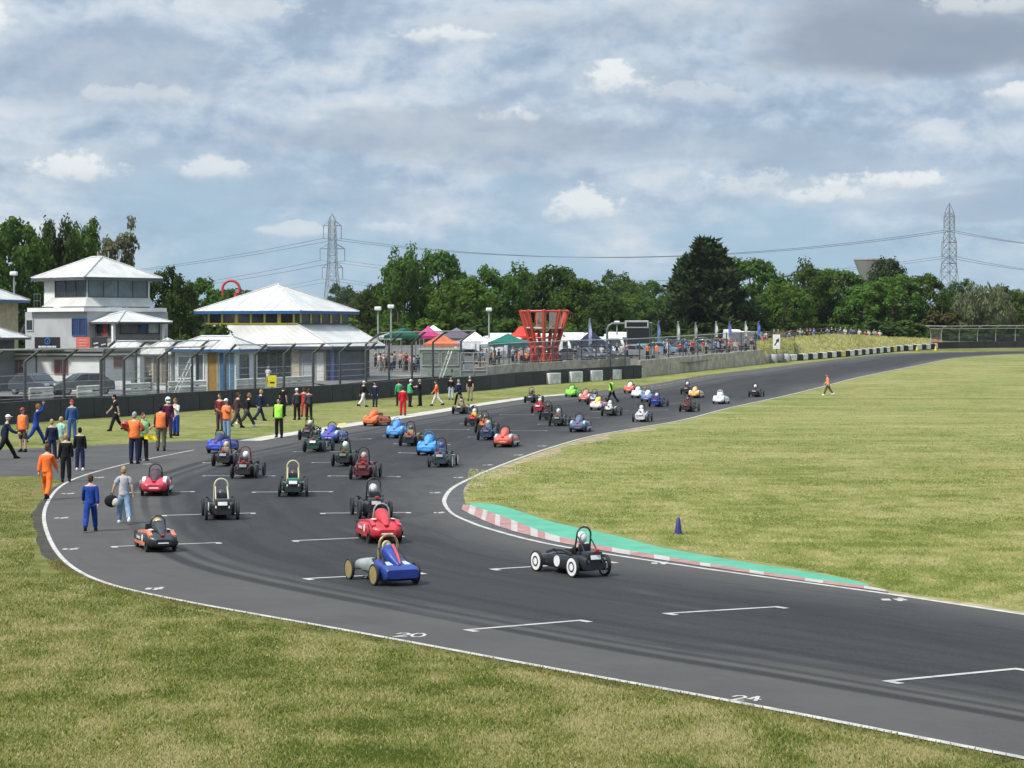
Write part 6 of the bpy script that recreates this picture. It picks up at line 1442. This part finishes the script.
    P.append(('roll_hoop', mk('roll_hoop', hoop(.25, 1.10, -.36, .0, False, .032, .2)), 'hoop', (0,0,0)))
    for s in (-1,1):
        mb = MB(); mb.tube([(s*.245,-.36,.80),(s*.30,-.85,.46)], .024, 6); P.append(('hoop_stay', mk('hoop_stay', mb), 'black', (0,0,0)))
    mb = MB(); mb.ball((0,.02,.49), (.21,.38,.035), 14, 6); P.append(('cockpit_opening', mk('cockpit_opening', mb), 'black', (0,0,0)))
    for y in (-.72, .78):
        mb = MB(); mb.tube([(-.5,y,.225),(.5,y,.225)], .022, 6); P.append(('axle', mk('axle', mb), 'steel', (0,0,0)))
    K['wedge'] = (P, [(-.52,-.72),(.52,-.72),(-.50,.78),(.50,.78)], (0,-.06,.0), 0)
    return K
KINDS = car_kinds()
TAILR = paint((.55,.02,.02), .35, name='red_lens')
def heading(p): t = tangent(p); return math.atan2(-t.x, t.y)
def side_marks():
    out = []
    mb = MB()
    for s in (-1, 1):
        for i in range(7): mb.box((s*.484, -.28+.075*i, .345), (.008,.05,.06 if i % 2 else .085))
    out.append(('side_lettering', mk('side_lettering', mb, False)))
    mb = MB()
    for s in (-1, 1): mb.box((s*.25, -.72, .60), (.10,.34,.012), M=Matrix.Rotation(s*.12, 3, 'Y'))
    out.append(('deck_stripe', mk('deck_stripe', mb, False))); return out
MARKS = side_marks()
def race_car(px, py, kind, lab, body, second=None, hoopc=CHAR, disc=None, disc_r=None, trim=None, plate=WHITE, stripe=None, ring=None, helmet=WHITE, suit=CHAR, dlab='', turn=0.0, driver=True, sc=1.0, detail=True, tail=True, spokes=False, dh=1.62, dz=-.06, head=None, marks=False):
    g = G(px, py); p = Vector((g.x, g.y + .42, gz(g.y + .42))); rz = (heading(p) if head is None else head) + turn
    parts, wh, seat, sk = KINDS[kind]; r = thing('race_car', lab, 'race car', (p.x, p.y, p.z + .03), rz, 'electric race cars on the grid'); r.scale = (sc, sc, sc)
    mats = {'body': gloss(body), 'second': gloss(second or body), 'hoop': paint(hoopc, .4), 'black': paint(BLACK, .6), 'trim': paint(trim or CHAR, .6), 'steel': DSTEEL, 'plate': paint(plate, .5), 'red': TAILR, 'stripe': gloss(stripe or second or body), 'screen': M_GLASSL}
    for name, me, mk_, loc in parts:
        if name == 'tail_light' and not tail: continue
        inst(name, me, [mats[mk_]], r, loc)
    if marks:
        for nm, me in MARKS: inst(nm, me, [paint((.66,.62,.60), .5)], r)
    for i, (x, y) in enumerate(wh):
        w = inst('wheel', W_TY, [RUBBER], r, (x, y, .225))
        c = disc if (disc_r is None or x < 0) else disc_r
        if c is not None and not (spokes and x > 0): inst('wheel_disc', W_DI, [paint(c, .45)], w)
        else: inst('spokes', W_SP, [STEEL], w)
        if ring and c is not None: inst('wheel_ring', W_RG, [paint(ring, .5)], w)
    if driver:
        q = Vector(seat); q.rotate(Matrix.Rotation(rz, 3, 'Z'))
        d = person((p.x + q.x*sc, p.y + q.y*sc, p.z + (seat[2]-.60+dz-(.10 if kind == 'faired' else 0))*sc), dh, rz, 'sit', dlab or ('driver in a helmet seated in the ' + lab), suit, CHAR, None, ('helmet', helmet), CHAR, group='drivers seated in the race cars', cat='driver')
    return r
# ------------------------------------------------------------------ the grid
BLU = (.012,.036,.21); RED = (.46,.022,.03); DKG = (.018,.055,.040); SILV = (.26,.29,.29); GOLD = (.27,.21,.085); LBL = (.06,.24,.58); ORG = (.72,.13,.03); WHT = (.72,.72,.71); MAR = (.12,.018,.022); LIM = (.22,.60,.05); DK = (.020,.021,.023); PBL = (.42,.52,.60); YL = (.70,.52,.06)
rc = race_car
rc(571,576,'open','black open race car with white ringed wheel discs nearest the apex kerb',DK,(.03,.03,.032),DK,WHT,None,DK,WHT,None,BLACK,WHITE,CHAR,'driver in white helmet in the black car nearest the kerb',0,True,.93,spokes=True,head=R(31),dh=1.55)
rc(381,584,'wedge','blue wedge tailed race car with gold roll hoop and gold wheel discs',BLU,SILV,GOLD,GOLD,DK,DK,(.45,.55,.75),(.52,.05,.06),None,(.50,.44,.24),CHAR,'driver in yellowish helmet ahead of the blue fairing of the gold hooped car',0,True,.90,dh=1.4,head=R(27),dz=.02)
rc(377,542,'faired','glossy red faired race car with grey hoop directly behind the blue wedge car',RED,RED,(.36,.35,.34),DK,None,DK,WHT,RED,None,(.40,.03,.03),RED,'driver low behind the red fairing of the red faired car',R(-5),True,.96,dh=1.45,marks=True)
rc(370,518,'open','dark open race car with tall black hoop right beyond the red faired car',DK,(.05,.05,.055),DK,DK,None,DK,(.5,.5,.5),None,None,WHITE,(.03,.05,.04),'driver in white helmet beyond the red faired car')
rc(152,551,'faired','black and orange faired race car nearest the near grass edge',DK,DK,DK,DK,None,DK,WHT,(.62,.17,.08),None,(.62,.42,.16),CHAR,'driver in yellow helmet in the black and orange car',0,True,.84,dz=-.28,marks=True)
rc(155,495,'faired','red and white faired race car beside the girl in grey',(.46,.03,.055),(.05,.012,.015),DK,DK,None,DK,WHT,WHT,None,WHITE,CHAR,'driver in white helmet in the red and white faired car')
rc(218,519,'open','black open race car with cream hoop and white tail panel',DK,(.05,.05,.05),(.58,.53,.38),DK,None,DK,(.66,.68,.64),None,None,(.05,.05,.05),(.10,.02,.02),'driver in black helmet in the cream hooped car with white tail panel',tail=False,dz=-.2)
rc(292,496,'open','dark green and black open race car with yellow hoop alone in mid track',(.02,.03,.028),(.03,.17,.11),(.58,.52,.26),DK,None,DK,WHT,None,None,(.10,.02,.02),(.02,.16,.10),'driver in dark red helmet in the yellow hooped green car',tail=False,dz=-.2)
rc(247,478,'open','black open race car with maroon roll hoop left of mid track',DK,(.10,.015,.015),MAR,DK,None,DK,(.25,.25,.25),None,None,WHITE,CHAR,'driver in white helmet in the black car with maroon hoop')
rc(228,466,'open','dark open race car with cream seat just beyond the maroon hooped one',DK,(.05,.05,.05),DK,DK,None,(.30,.24,.16),(.3,.3,.3),None,None,(.58,.44,.28),KHAKI,'driver in cream helmet behind the maroon hooped car')
rc(222,453,'faired','royal blue race car with wide side panels at the left end of the grid',(.03,.06,.40),(.02,.03,.10),DK,DK,None,DK,(.05,.07,.30),(.04,.08,.42),None,WHITE,CHAR,'driver in white helmet in the royal blue car at far left')
rc(318,452,'open','dark green open race car with white plate in a cluster of three',DKG,(.03,.10,.07),DK,DK,None,DKG,WHT,None,None,(.06,.06,.06),CHAR,'driver in dark helmet in the dark green car with white plate')
rc(312,440,'open','black open race car with cream helmeted driver behind the dark green one',DK,DK,DK,DK,None,DK,(.12,.12,.12),None,None,(.62,.58,.46),CHAR,'driver in cream helmet behind the dark green car')
rc(334,443,'faired','purple blue and white race car right of the dark green one',(.06,.07,.30),(.05,.06,.34),DK,DK,None,DK,PBL,PBL,None,(.12,.13,.42),CHAR,'driver in blue helmet in the purple blue car')
rc(347,466,'open','black open race car with thin hoop and green trim left of the maroon one',DK,(.03,.07,.03),DK,DK,None,(.04,.10,.05),(.10,.16,.10),None,None,WHITE,CHAR,'driver in white helmet left of the maroon open car')
rc(365,479,'open','maroon open race car with wheels spread wide in mid grid',(.10,.018,.02),MAR,DK,DK,None,(.15,.02,.02),(.22,.04,.04),None,None,(.50,.30,.28),(.14,.02,.02),'driver in pale red helmet in the maroon open car')
rc(377,426,'faired','bright orange faired race car beside the concrete kerb',ORG,ORG,ORG,DK,None,DK,(.30,.05,.02),(.80,.22,.06),None,ORG,ORG,'driver in orange helmet in the bright orange car',R(-8))
rc(399,438,'faired','light blue faired race car with white helmeted driver behind the man in red',LBL,LBL,LBL,DK,None,DK,(.16,.42,.78),(.16,.42,.78),None,WHITE,LBL,'driver in white helmet in the light blue faired car')
rc(413,446,'open','black and tan open race car with orange tail right of the light blue faired one',DK,(.36,.10,.04),DK,DK,None,(.36,.29,.16),(.10,.09,.08),None,None,(.10,.10,.10),KHAKI,'driver in black helmet in the tan and orange open car')
rc(431,455,'faired','sky blue race car with raised fairing partly behind the white wheeled car',(.05,.26,.62),(.05,.26,.62),(.04,.18,.42),DK,None,DK,(.08,.30,.6),(.05,.30,.66),None,(.03,.06,.14),CHAR,'driver in dark helmet in the sky blue car')
rc(443,467,'open','dark open race car with white wheel discs on its right in mid grid',(.03,.04,.05),(.06,.09,.13),DK,WHT,None,(.04,.10,.2),(.30,.32,.33),None,None,(.05,.08,.25),CHAR,'driver in dark blue helmet in the white wheeled open car')
rc(463,414,'open','tan seated open race car next to the concrete kerb',(.04,.04,.035),(.20,.18,.10),(.22,.20,.10),DK,None,(.28,.25,.15),(.4,.4,.36),None,None,(.30,.27,.18),KHAKI,'driver in khaki helmet next to the concrete kerb')
rc(476,426,'open','black open race car with red tail panel and driver in yellow',DK,(.55,.03,.03),DK,DK,None,YL,(.55,.04,.03),None,None,WHITE,YL,'driver in yellow suit and white helmet')
rc(487,433,'open','orange and black open race car behind the dark blue one',(.05,.03,.02),ORG,DK,DK,None,(.40,.18,.04),(.5,.2,.08),None,None,(.14,.08,.04),(.60,.20,.04),'driver in orange suit in the orange and black car')
rc(490,440,'open','dark blue open race car with red tail light just left of the streamliner',(.03,.05,.10),(.04,.07,.13),DK,DK,None,(.10,.16,.24),(.08,.10,.16),None,None,(.45,.45,.45),(.10,.14,.2),'driver in grey helmet in the dark blue open car')
rc(507,447,'faired','low red and pale blue streamlined race car near the inner white line',(.55,.10,.06),(.55,.09,.05),DK,DK,None,DK,(.75,.30,.2),PBL,None,(.30,.35,.4),CHAR,'driver low in the red and pale blue streamliner')
rc(534,403,'open','black open race car with tall hoop leading a line of four',DK,(.10,.10,.11),DK,DK,None,DK,(.30,.30,.31),None,None,(.06,.06,.06),CHAR,'driver in black helmet in the tall hooped car')
rc(542,413,'open','red open race car with white panel second in the line of four',(.30,.02,.03),(.60,.05,.06),DK,DK,None,RED,(.7,.55,.55),None,None,WHITE,RED,'driver in white helmet in the red open car second in line')
rc(550,420,'open','plain black open race car third in the line of four',DK,DK,DK,DK,None,DK,(.06,.06,.06),None,None,(.04,.04,.04),CHAR,'driver all in black third in the line of four')
rc(560,426,'open','charcoal open race car with grey panels last in the line of four',(.035,.036,.035),(.08,.08,.08),DK,DK,None,(.12,.12,.11),(.2,.2,.2),None,None,(.66,.66,.66),CHAR,'driver in pale helmet last in the line of four')
rc(581,432,'faired','slate blue faired race car nearest the inner white line in mid field',(.07,.09,.16),(.08,.10,.17),DK,DK,None,DK,(.12,.14,.22),PBL,None,(.50,.45,.42),CHAR,'driver in tall pale helmet in the slate blue car')
rc(574,397,'faired','lime green faired race car beside the far verge',LIM,LIM,DK,DK,None,DK,(.30,.66,.1),LIM,None,(.05,.08,.03),LIM,'driver in dark helmet in the lime green car')
rc(588,402,'faired','red tailed white race car left of the pale blue one',(.50,.12,.10),(.60,.20,.18),DK,DK,None,DK,WHT,WHT,None,WHITE,(.60,.60,.60),'driver in white helmet in the red tailed white car')
rc(597,405,'open','black race car with pale blue body panel beside the marshal in lime',(.03,.035,.04),PBL,DK,DK,None,(.3,.4,.46),PBL,None,None,(.05,.05,.06),CHAR,'driver in black helmet in the pale blue panelled car')
rc(601,410,'faired','white and red race car with yellow top partly behind the white open car',WHT,YL,DK,DK,None,DK,(.62,.06,.05),(.62,.06,.05),None,(.70,.58,.2),WHT,'driver in yellow helmet in the white and red car')
rc(612,416,'open','white topped black open race car under the marshal in lime',(.05,.05,.05),WHT,DK,DK,None,WHT,(.6,.6,.6),None,None,WHITE,(.4,.4,.4),'driver in white helmet under the marshal in lime')
rc(632,393,'faired','orange red and white race car furthest back beside the far verge',(.68,.10,.06),WHT,DK,DK,None,DK,WHT,(.72,.16,.10),None,(.74,.16,.1),(.7,.2,.14),'driver in orange helmet in the orange and white car')
rc(640,398,'faired','white and ice blue streamlined race car right of the orange and white one',(.66,.70,.74),(.60,.68,.75),DK,DK,None,DK,WHT,PBL,None,WHITE,WHT,'driver in white helmet in the ice blue streamliner')
rc(650,402,'faired','white race car with blue lower panels left of the blue open one',(.10,.14,.30),WHT,DK,DK,None,DK,(.5,.56,.7),(.14,.2,.42),None,WHITE,WHT,'driver in white suit in the blue and white car')
rc(659,407,'open','bright blue open race car with wheels spread wide beyond mid field',BLU,BLU,DK,DK,None,BLU,(.05,.1,.45),None,None,WHITE,BLU,'driver in white helmet in the bright blue open car')
rc(643,422,'open','white open race car with black wheels nearest the inner line right of the marshal',(.60,.60,.60),WHT,DK,DK,None,WHT,(.74,.70,.70),None,None,WHITE,WHT,'driver in white suit in the white open car')
rc(689,394,'open','black race car with white clad driver left of the yellow streamliner',DK,DK,DK,DK,None,DK,(.2,.2,.2),None,None,WHITE,WHT,'driver in white suit left of the yellow streamliner')
rc(697,398,'faired','yellow orange streamlined race car at the far end of the grid',(.66,.34,.08),(.66,.40,.16),DK,DK,None,DK,(.7,.6,.4),WHT,None,(.66,.5,.3),CHAR,'driver low in the yellow orange streamliner')
rc(690,412,'open','dark red and black open race car nearest the inner line at the far end',(.05,.02,.02),(.14,.03,.03),DK,DK,None,(.10,.03,.03),(.08,.06,.06),None,None,(.16,.05,.05),CHAR,'driver in dark red helmet in the dark open car at the far end')
rc(722,404,'faired','white triangular race car third from the right end of the grid',WHT,WHT,WHT,DK,None,DK,(.74,.74,.76),WHT,None,(.10,.11,.14),WHT,'driver in dark helmet in the white triangular car')
rc(757,397,'open','black race car with white clad driver at the very front on the right',DK,(.05,.05,.05),DK,DK,None,DK,(.3,.3,.3),None,None,WHITE,WHT,'driver in white suit at the very front on the right')
# ------------------------------------------------------------------ marshals and crew on foot
def at_px(px, py): return G(px, py)
AW, LT, RT, TO = 0, R(90), R(-90), R(180)
def pp(px, py, h, *a, **k): return person(at_px(px, py), h*(1.12 if 426 < py < 466 else 1.05 if 400 < py < 466 else 1.0), *a, **k)
pp(47,500,1.76,R(-8),'walk','person in bright orange overalls walking away along the near line',ORANGE,ORANGE,None,('hair','brown'))
pp(66,482,1.66,R(10),'stand','teenager in black suit with back turned beside the orange overalls',CHAR,CHAR,None,('hair','blond'))
pp(80,471,1.60,R(5),'stand','boy in black jacket and navy trousers with white shoes',CHAR,NAVY,None,('hair','black'),WHITE)
pp(52,462,1.50,R(20),'stand','boy in navy top standing behind the black suited teenager',NAVY,NAVY,None,('hair','blond'))
pp(61,459,1.52,R(-30),'stand','child in mint green top standing behind the black suited teenager',(.30,.55,.48),KHAKI,None,('hair','blond'),short=True)
pp(5,459,1.70,R(-70),'stride','person in navy striding at the left frame edge',NAVY,CHAR,None,('cap',WHITE))
pp(23,452,1.68,R(160),'stand','marshal in orange vest and brown shorts beside the black barrier',(.22,.10,.08),(.075,.06,.055),FLU,('cap',(.4,.08,.07)),shorts=True)
pp(36,444,1.72,R(-75),'raise','person in royal blue overalls striding with one arm raised',ROYAL,ROYAL,None,('hair','ginger'))
pp(72,441,1.72,R(20),'stand','person in blue apron and red cap with grey scarf',(.04,.09,.24),(.05,.10,.26),None,('cap',(.42,.05,.05)))
pp(116,431,1.72,R(110),'walk','man all in black walking on the verge by the barrier',CHAR,CHAR,None,('hair','black'),short=True)
pp(134.5,464,1.80,R(-5),'hips','marshal in orange vest holding a red helmet at the pit exit',(.45,.09,.05),NAVY,FLU,('hair','grey'))
pp(143,461,1.72,R(-150),'fold','marshal in black with green vest holding a yellow flag',CHAR,CHAR,(.30,.62,.26),('hair','brown'),short=True)
pp(161,451,1.76,R(5),'stand','marshal in orange vest and khaki trousers with dark hair',(.05,.02,.03),(.10,.10,.07),FLU,('hair','black'))
pp(168,438,1.74,R(200),'stand','person in maroon wearing a white full face helmet',(.10,.02,.05),(.09,.03,.06),None,('helmet',WHITE))
pp(176,436,1.66,R(150),'fold','girl in white top with blue overalls tied at the waist',(.62,.60,.58),ROYAL,None,('long_hair','ginger'))
pp(90.5,532,1.52,R(6),'walk2','boy in blue overalls walking away on the track',ROYAL,ROYAL,None,('hair','brown'))
pp(124,524,1.56,R(14),'carry','girl in grey t shirt and pale jeans carrying a black bag',(.40,.40,.42),JEANS,None,('hair','blond'),WHITE,short=True)
pp(227,440,1.74,R(150),'fold','photographer in orange vest, white cap and jeans at the track edge',(.45,.12,.08),JEANS,FLU,('cap',WHITE))
pp(220,431,1.72,R(160),'stand','person in dark red top behind the photographer',(.16,.03,.03),(.07,.05,.05),None,('hair','brown'))
pp(237,428,1.74,R(-60),'walk','person in dark brown clothes right of the photographer',(.07,.04,.04),(.06,.04,.04),None,('hair','brown'))
pp(247,427,1.74,R(-70),'stride','person in black with white side stripes striding right',CHAR,(.05,.05,.05),None,('hair','ginger'),WHITE)
pp(260,421,1.76,R(-60),'walk','person in navy blue walking along the verge',NAVY,NAVY,None,('hair','blond'))
pp(279,438,1.72,R(170),'stand','marshal in lime vest and black trousers on the concrete kerb',CHAR,CHAR,LIME,('hair','black'))
pp(283,416,1.74,R(-20),'stand','man in black t shirt standing close to the barrier',CHAR,CHAR,None,('hair','brown'),short=True)
pp(297,420,1.74,R(30),'stand','person in black and white jacket with white cap',(.05,.05,.055),CHAR,None,('cap',WHITE))
pp(309,420,1.72,R(20),'stand','person in black and white sleeved jacket beside the white capped one',(.06,.06,.07),CHAR,None,('hair','brown'))
pp(304,417,1.66,R(10),'stand','person in red overalls between two people in black and white',(.42,.05,.04),(.45,.06,.04),None,('hair','brown'))
pp(363,407,1.72,R(-60),'walk','person in black top and white trousers with pink scarf',CHAR,(.62,.60,.55),None,('cap',(.66,.62,.6)))
pp(375,407,1.62,R(160),'stand','person in navy with white print on the chest by the barrier',NAVY,NAVY,None,('hair','black'))
pp(403,416,1.72,R(0),'stand','person in red overalls seen from behind by the kerb',(.50,.02,.03),(.48,.02,.03),None,('hair','brown'))
pp(399,406,1.70,R(20),'stand','person in green top left of the white capped one',(.05,.34,.15),CHAR,None,('hair','brown'))
pp(410,407,1.76,R(-60),'fold','person in green vest and white cap near the barrier',CHAR,CHAR,(.06,.40,.18),('cap',WHITE))
pp(420,406,1.74,R(80),'point','person in black pointing towards the one in the green vest',CHAR,CHAR,None,('hair','grey'),short=True)
pp(437,406,1.72,R(100),'walk2','person in orange jacket and white trousers near the barrier',ORANGE,(.62,.60,.58),None,('hair','brown'))
pp(451,400,1.74,R(180),'stand','person in black jacket and pale jeans against the barrier',CHAR,(.45,.50,.56),None,('hair','black'))
pp(459,405,1.74,R(30),'walk','person in navy beside the tan seated car',NAVY,CHAR,None,('hair','grey'))
pp(470,401,1.74,R(170),'stand','person in black sleeveless top and khaki trousers by the barrier',CHAR,KHAKI,None,('hair','grey'),short=True)
pp(612,403,1.72,R(60),'walk','marshal in lime vest and dark cap walking among the far cars',CHAR,CHAR,LIME,('cap',(.10,.02,.02)))
pp(828,395.5,1.74,R(70),'walk','lone marshal in orange jacket walking along the infield line',(.92,.30,.13),(.12,.08,.06),None,('cap',(.30,.05,.03)),WHITE)
# things carried
def held(px, py, Y, name, lab, cat): p = at(px, py, Y); return thing(name, lab, cat, p)
Y = G(124,524).y
r = held(111.5,496,Y,'black_bag','black and white bag hanging from the hand of the girl in grey','bag'); mb = MB(); mb.ball((0,0,-.14), (.20,.10,.17), 12, 8); mb.build('sack', cloth(CHAR), r, True); mb = MB(); mb.ball((.11,-.04,-.17), (.11,.08,.12), 10, 6); mb.build('white_panel', cloth((.6,.57,.5)), r, True); mb = MB(); mb.tube([(-.05,0,0),(0,0,.08),(.05,0,0)], .012, 5); mb.build('strap', cloth(CHAR), r)
Y = G(134.5,464).y - .1
r = held(124.5,424.5,Y,'red_helmet','red crash helmet held at the hip of the orange vested marshal','helmet'); mb = MB(); mb.ball((0,0,0), (.15,.17,.16), 14, 10, z0=-.9); mb.build('helmet_shell', gloss((.50,.04,.03)), r, True); mb = MB(); mb.box((.0,-.165,.0), (.18,.03,.07), bev=.012); mb.build('visor', glass(), r)
Y = G(143,461).y - .25
r = held(148,434.5,Y,'yellow_flag','yellow flag held low by the marshal in black and green','flag'); mb = MB(); mb.tube([(-.2,0,.06),(.42,0,-.06)], .012, 5); mb.build('stick', paint((.3,.22,.12), .7), r); n = 6
mb = MB(); vs = [Vector((-.16+.5*i/n, .02*math.sin(i*2), .04-.02*i)) for i in range(n+1)] + [Vector((-.16+.56*i/n, .05*math.sin(i*2+1), -.18-.01*i)) for i in range(n+1)]; mb.add(vs + [v + Vector((0,.012,0)) for v in vs], [(i,i+1,n+2+i,n+1+i) for i in range(n)] + [(2*n+2+i, 3*n+3+i, 3*n+4+i, 2*n+3+i) for i in range(n)]); mb.build('cloth', cloth((.80,.62,.03)), r)
g = G(69,482); r = thing('white_stick', 'white stick held upright beside the black suited teenager', 'stick', (g.x, g.y, 0)); mb = MB(); mb.tube([(0,0,0),(.04,0,.85)], .02, 6); mb.build('stick', paint(WHITE, .5), r); mb = MB(); mb.ball((.04,0,.86), .035, 8, 5); mb.build('grip', paint(BLACK, .6), r)
# ------------------------------------------------------------------ paddock crowd and spectators on the bank
CL = {'white': (.62,.62,.62), 'black': CHAR, 'navy': NAVY, 'orange': FLU, 'red': (.45,.04,.04), 'blue': (.05,.13,.36), 'grey': (.24,.24,.25), 'pink': (.62,.30,.30), 'green': (.06,.28,.14), 'khaki': KHAKI, 'pale': (.42,.47,.52)}
crng = random.Random(21)
def spect(px, Y, topc, botc, pose, lab, group, h=None, rz=None, z=None):
    p = at(px, 360, Y); zz_ = gz(Y) + (PAD if px > 366 else PADL - .25) if z is None else z
    person((p.x, Y, zz_), h or crng.uniform(1.55, 1.82), rz if rz is not None else crng.uniform(0, 6.28), pose, lab, CL[topc], CL[botc], None, (crng.choice(('hair','hair','cap')), crng.choice(('brown','black','blond','grey'))), CHAR, short=crng.random() < .5, group=group, simple=True)
for px, Y, t, b, ps, lab in ((247,179,'white','black','fold','person in white shirt standing at the pavilion corner, left of a pair'),(252,179.6,'white','navy','stand','person in white shirt standing at the pavilion corner, right of a pair'),(268,181,'white','khaki','fold','person in white top at the pavilion doors'),
    (494,216,'orange','black','stand','marshal in orange standing behind the concrete wall left of the green awning pole'),(519,219,'orange','grey','fold','left one of two marshals in orange sitting near the red tower'),(526.5,219.5,'orange','black','fold','right one of two marshals in orange next to the red tower'),(647.5,242,'orange','black','stand','person in orange behind the concrete wall just right of the scoreboard'),(656.5,244,'orange','grey','stand','second person in orange right of the scoreboard'),
    (460,201,'black','black','stand','person in yellow and black by the steel gate'),(472,203,'navy','navy','stand','person in navy by the steel gate'),(150,164,'black','black','stand','person in black beside the kiosk'),(186,169,'black','black','stand','person in black at the white bungalow wall')):
    spect(px, Y, t, b, ps, lab, None)
cols = ('white','black','navy','grey','red','blue','pink','pale','khaki')
for i in range(22):
    px = 374 + 54*crng.random(); t = crng.choice(cols)
    spect(px, 206 + 14*crng.random(), t, crng.choice(('navy','black','grey','khaki')), crng.choice(('stand','fold','walk','hips')), 'person in a %s top in the crowd under the awnings' % t, '%s topped people under the awnings' % t)
for i in range(36):
    px = 478 + 150*crng.random(); t = crng.choice(cols + ('white','white'))
    spect(px, 222 + .12*(px-478) + 7*crng.random(), t, crng.choice(('navy','black','grey','khaki')), crng.choice(('stand','fold','walk','hips')), 'person in a %s top behind the fence near the red tower' % t, '%s topped people near the red tower' % t)
for i in range(24):
    px = 662 + 96*crng.random(); t = crng.choice(cols + ('black',))
    spect(px, 252 + .18*(px-662) + 6*crng.random(), t, crng.choice(('navy','black','grey','khaki')), crng.choice(('stand','fold','walk','hips')), 'person in a %s top behind the fence right of the scoreboard' % t, '%s topped people right of the scoreboard' % t)
bt = [row[4] for row in BANK]
for i in range(38):
    px = 764 + 118*crng.random()**1.15; t = crng.choice(('red','red','white','black','blue','black','navy','pale','grey','navy','khaki'))
    k = (px-512)/(FPX*_cp); best = min(bt, key=lambda v: abs(v.x - k*v.y)); o = crng.uniform(2.5, 6.0)
    person((k*(best.y+o), best.y+o, best.z - .62), crng.uniform(1.5, 1.8), TO + crng.uniform(-.5,.5), crng.choice(('stand','fold','hips')), 'spectator in a %s top on the grass bank' % t, CL[t], CL[crng.choice(('navy','black','grey','khaki'))], None, ('hair', crng.choice(('brown','black','blond','grey'))), CHAR, short=True, group='spectators in %s on the grass bank' % t, simple=True)
# ------------------------------------------------------------------ air: thin even summer haze
def haze():
    mb = MB(); mb.add([(x, y, z) for z in (-1.5, 75) for x, y in ((-1500,-80),(1500,-80),(1500,1350),(-1500,1350))], [(3,2,1,0),(4,5,6,7),(0,1,5,4),(1,2,6,5),(2,3,7,6),(3,0,4,7)])
    m = bpy.data.materials.new('haze'); m.use_nodes = True; N = NT(m.node_tree); m.node_tree.nodes.clear(); out = N.node('ShaderNodeOutputMaterial'); v = N.node('ShaderNodeVolumePrincipled')
    v.inputs['Color'].default_value = (.86, .92, 1, 1); v.inputs['Density'].default_value = .00004; v.inputs['Anisotropy'].default_value = .2; N.l.new(v.outputs[0], out.inputs['Volume'])
    tag(mb.build('haze', m), 'thin summer haze in the air', kind='stuff')
haze()
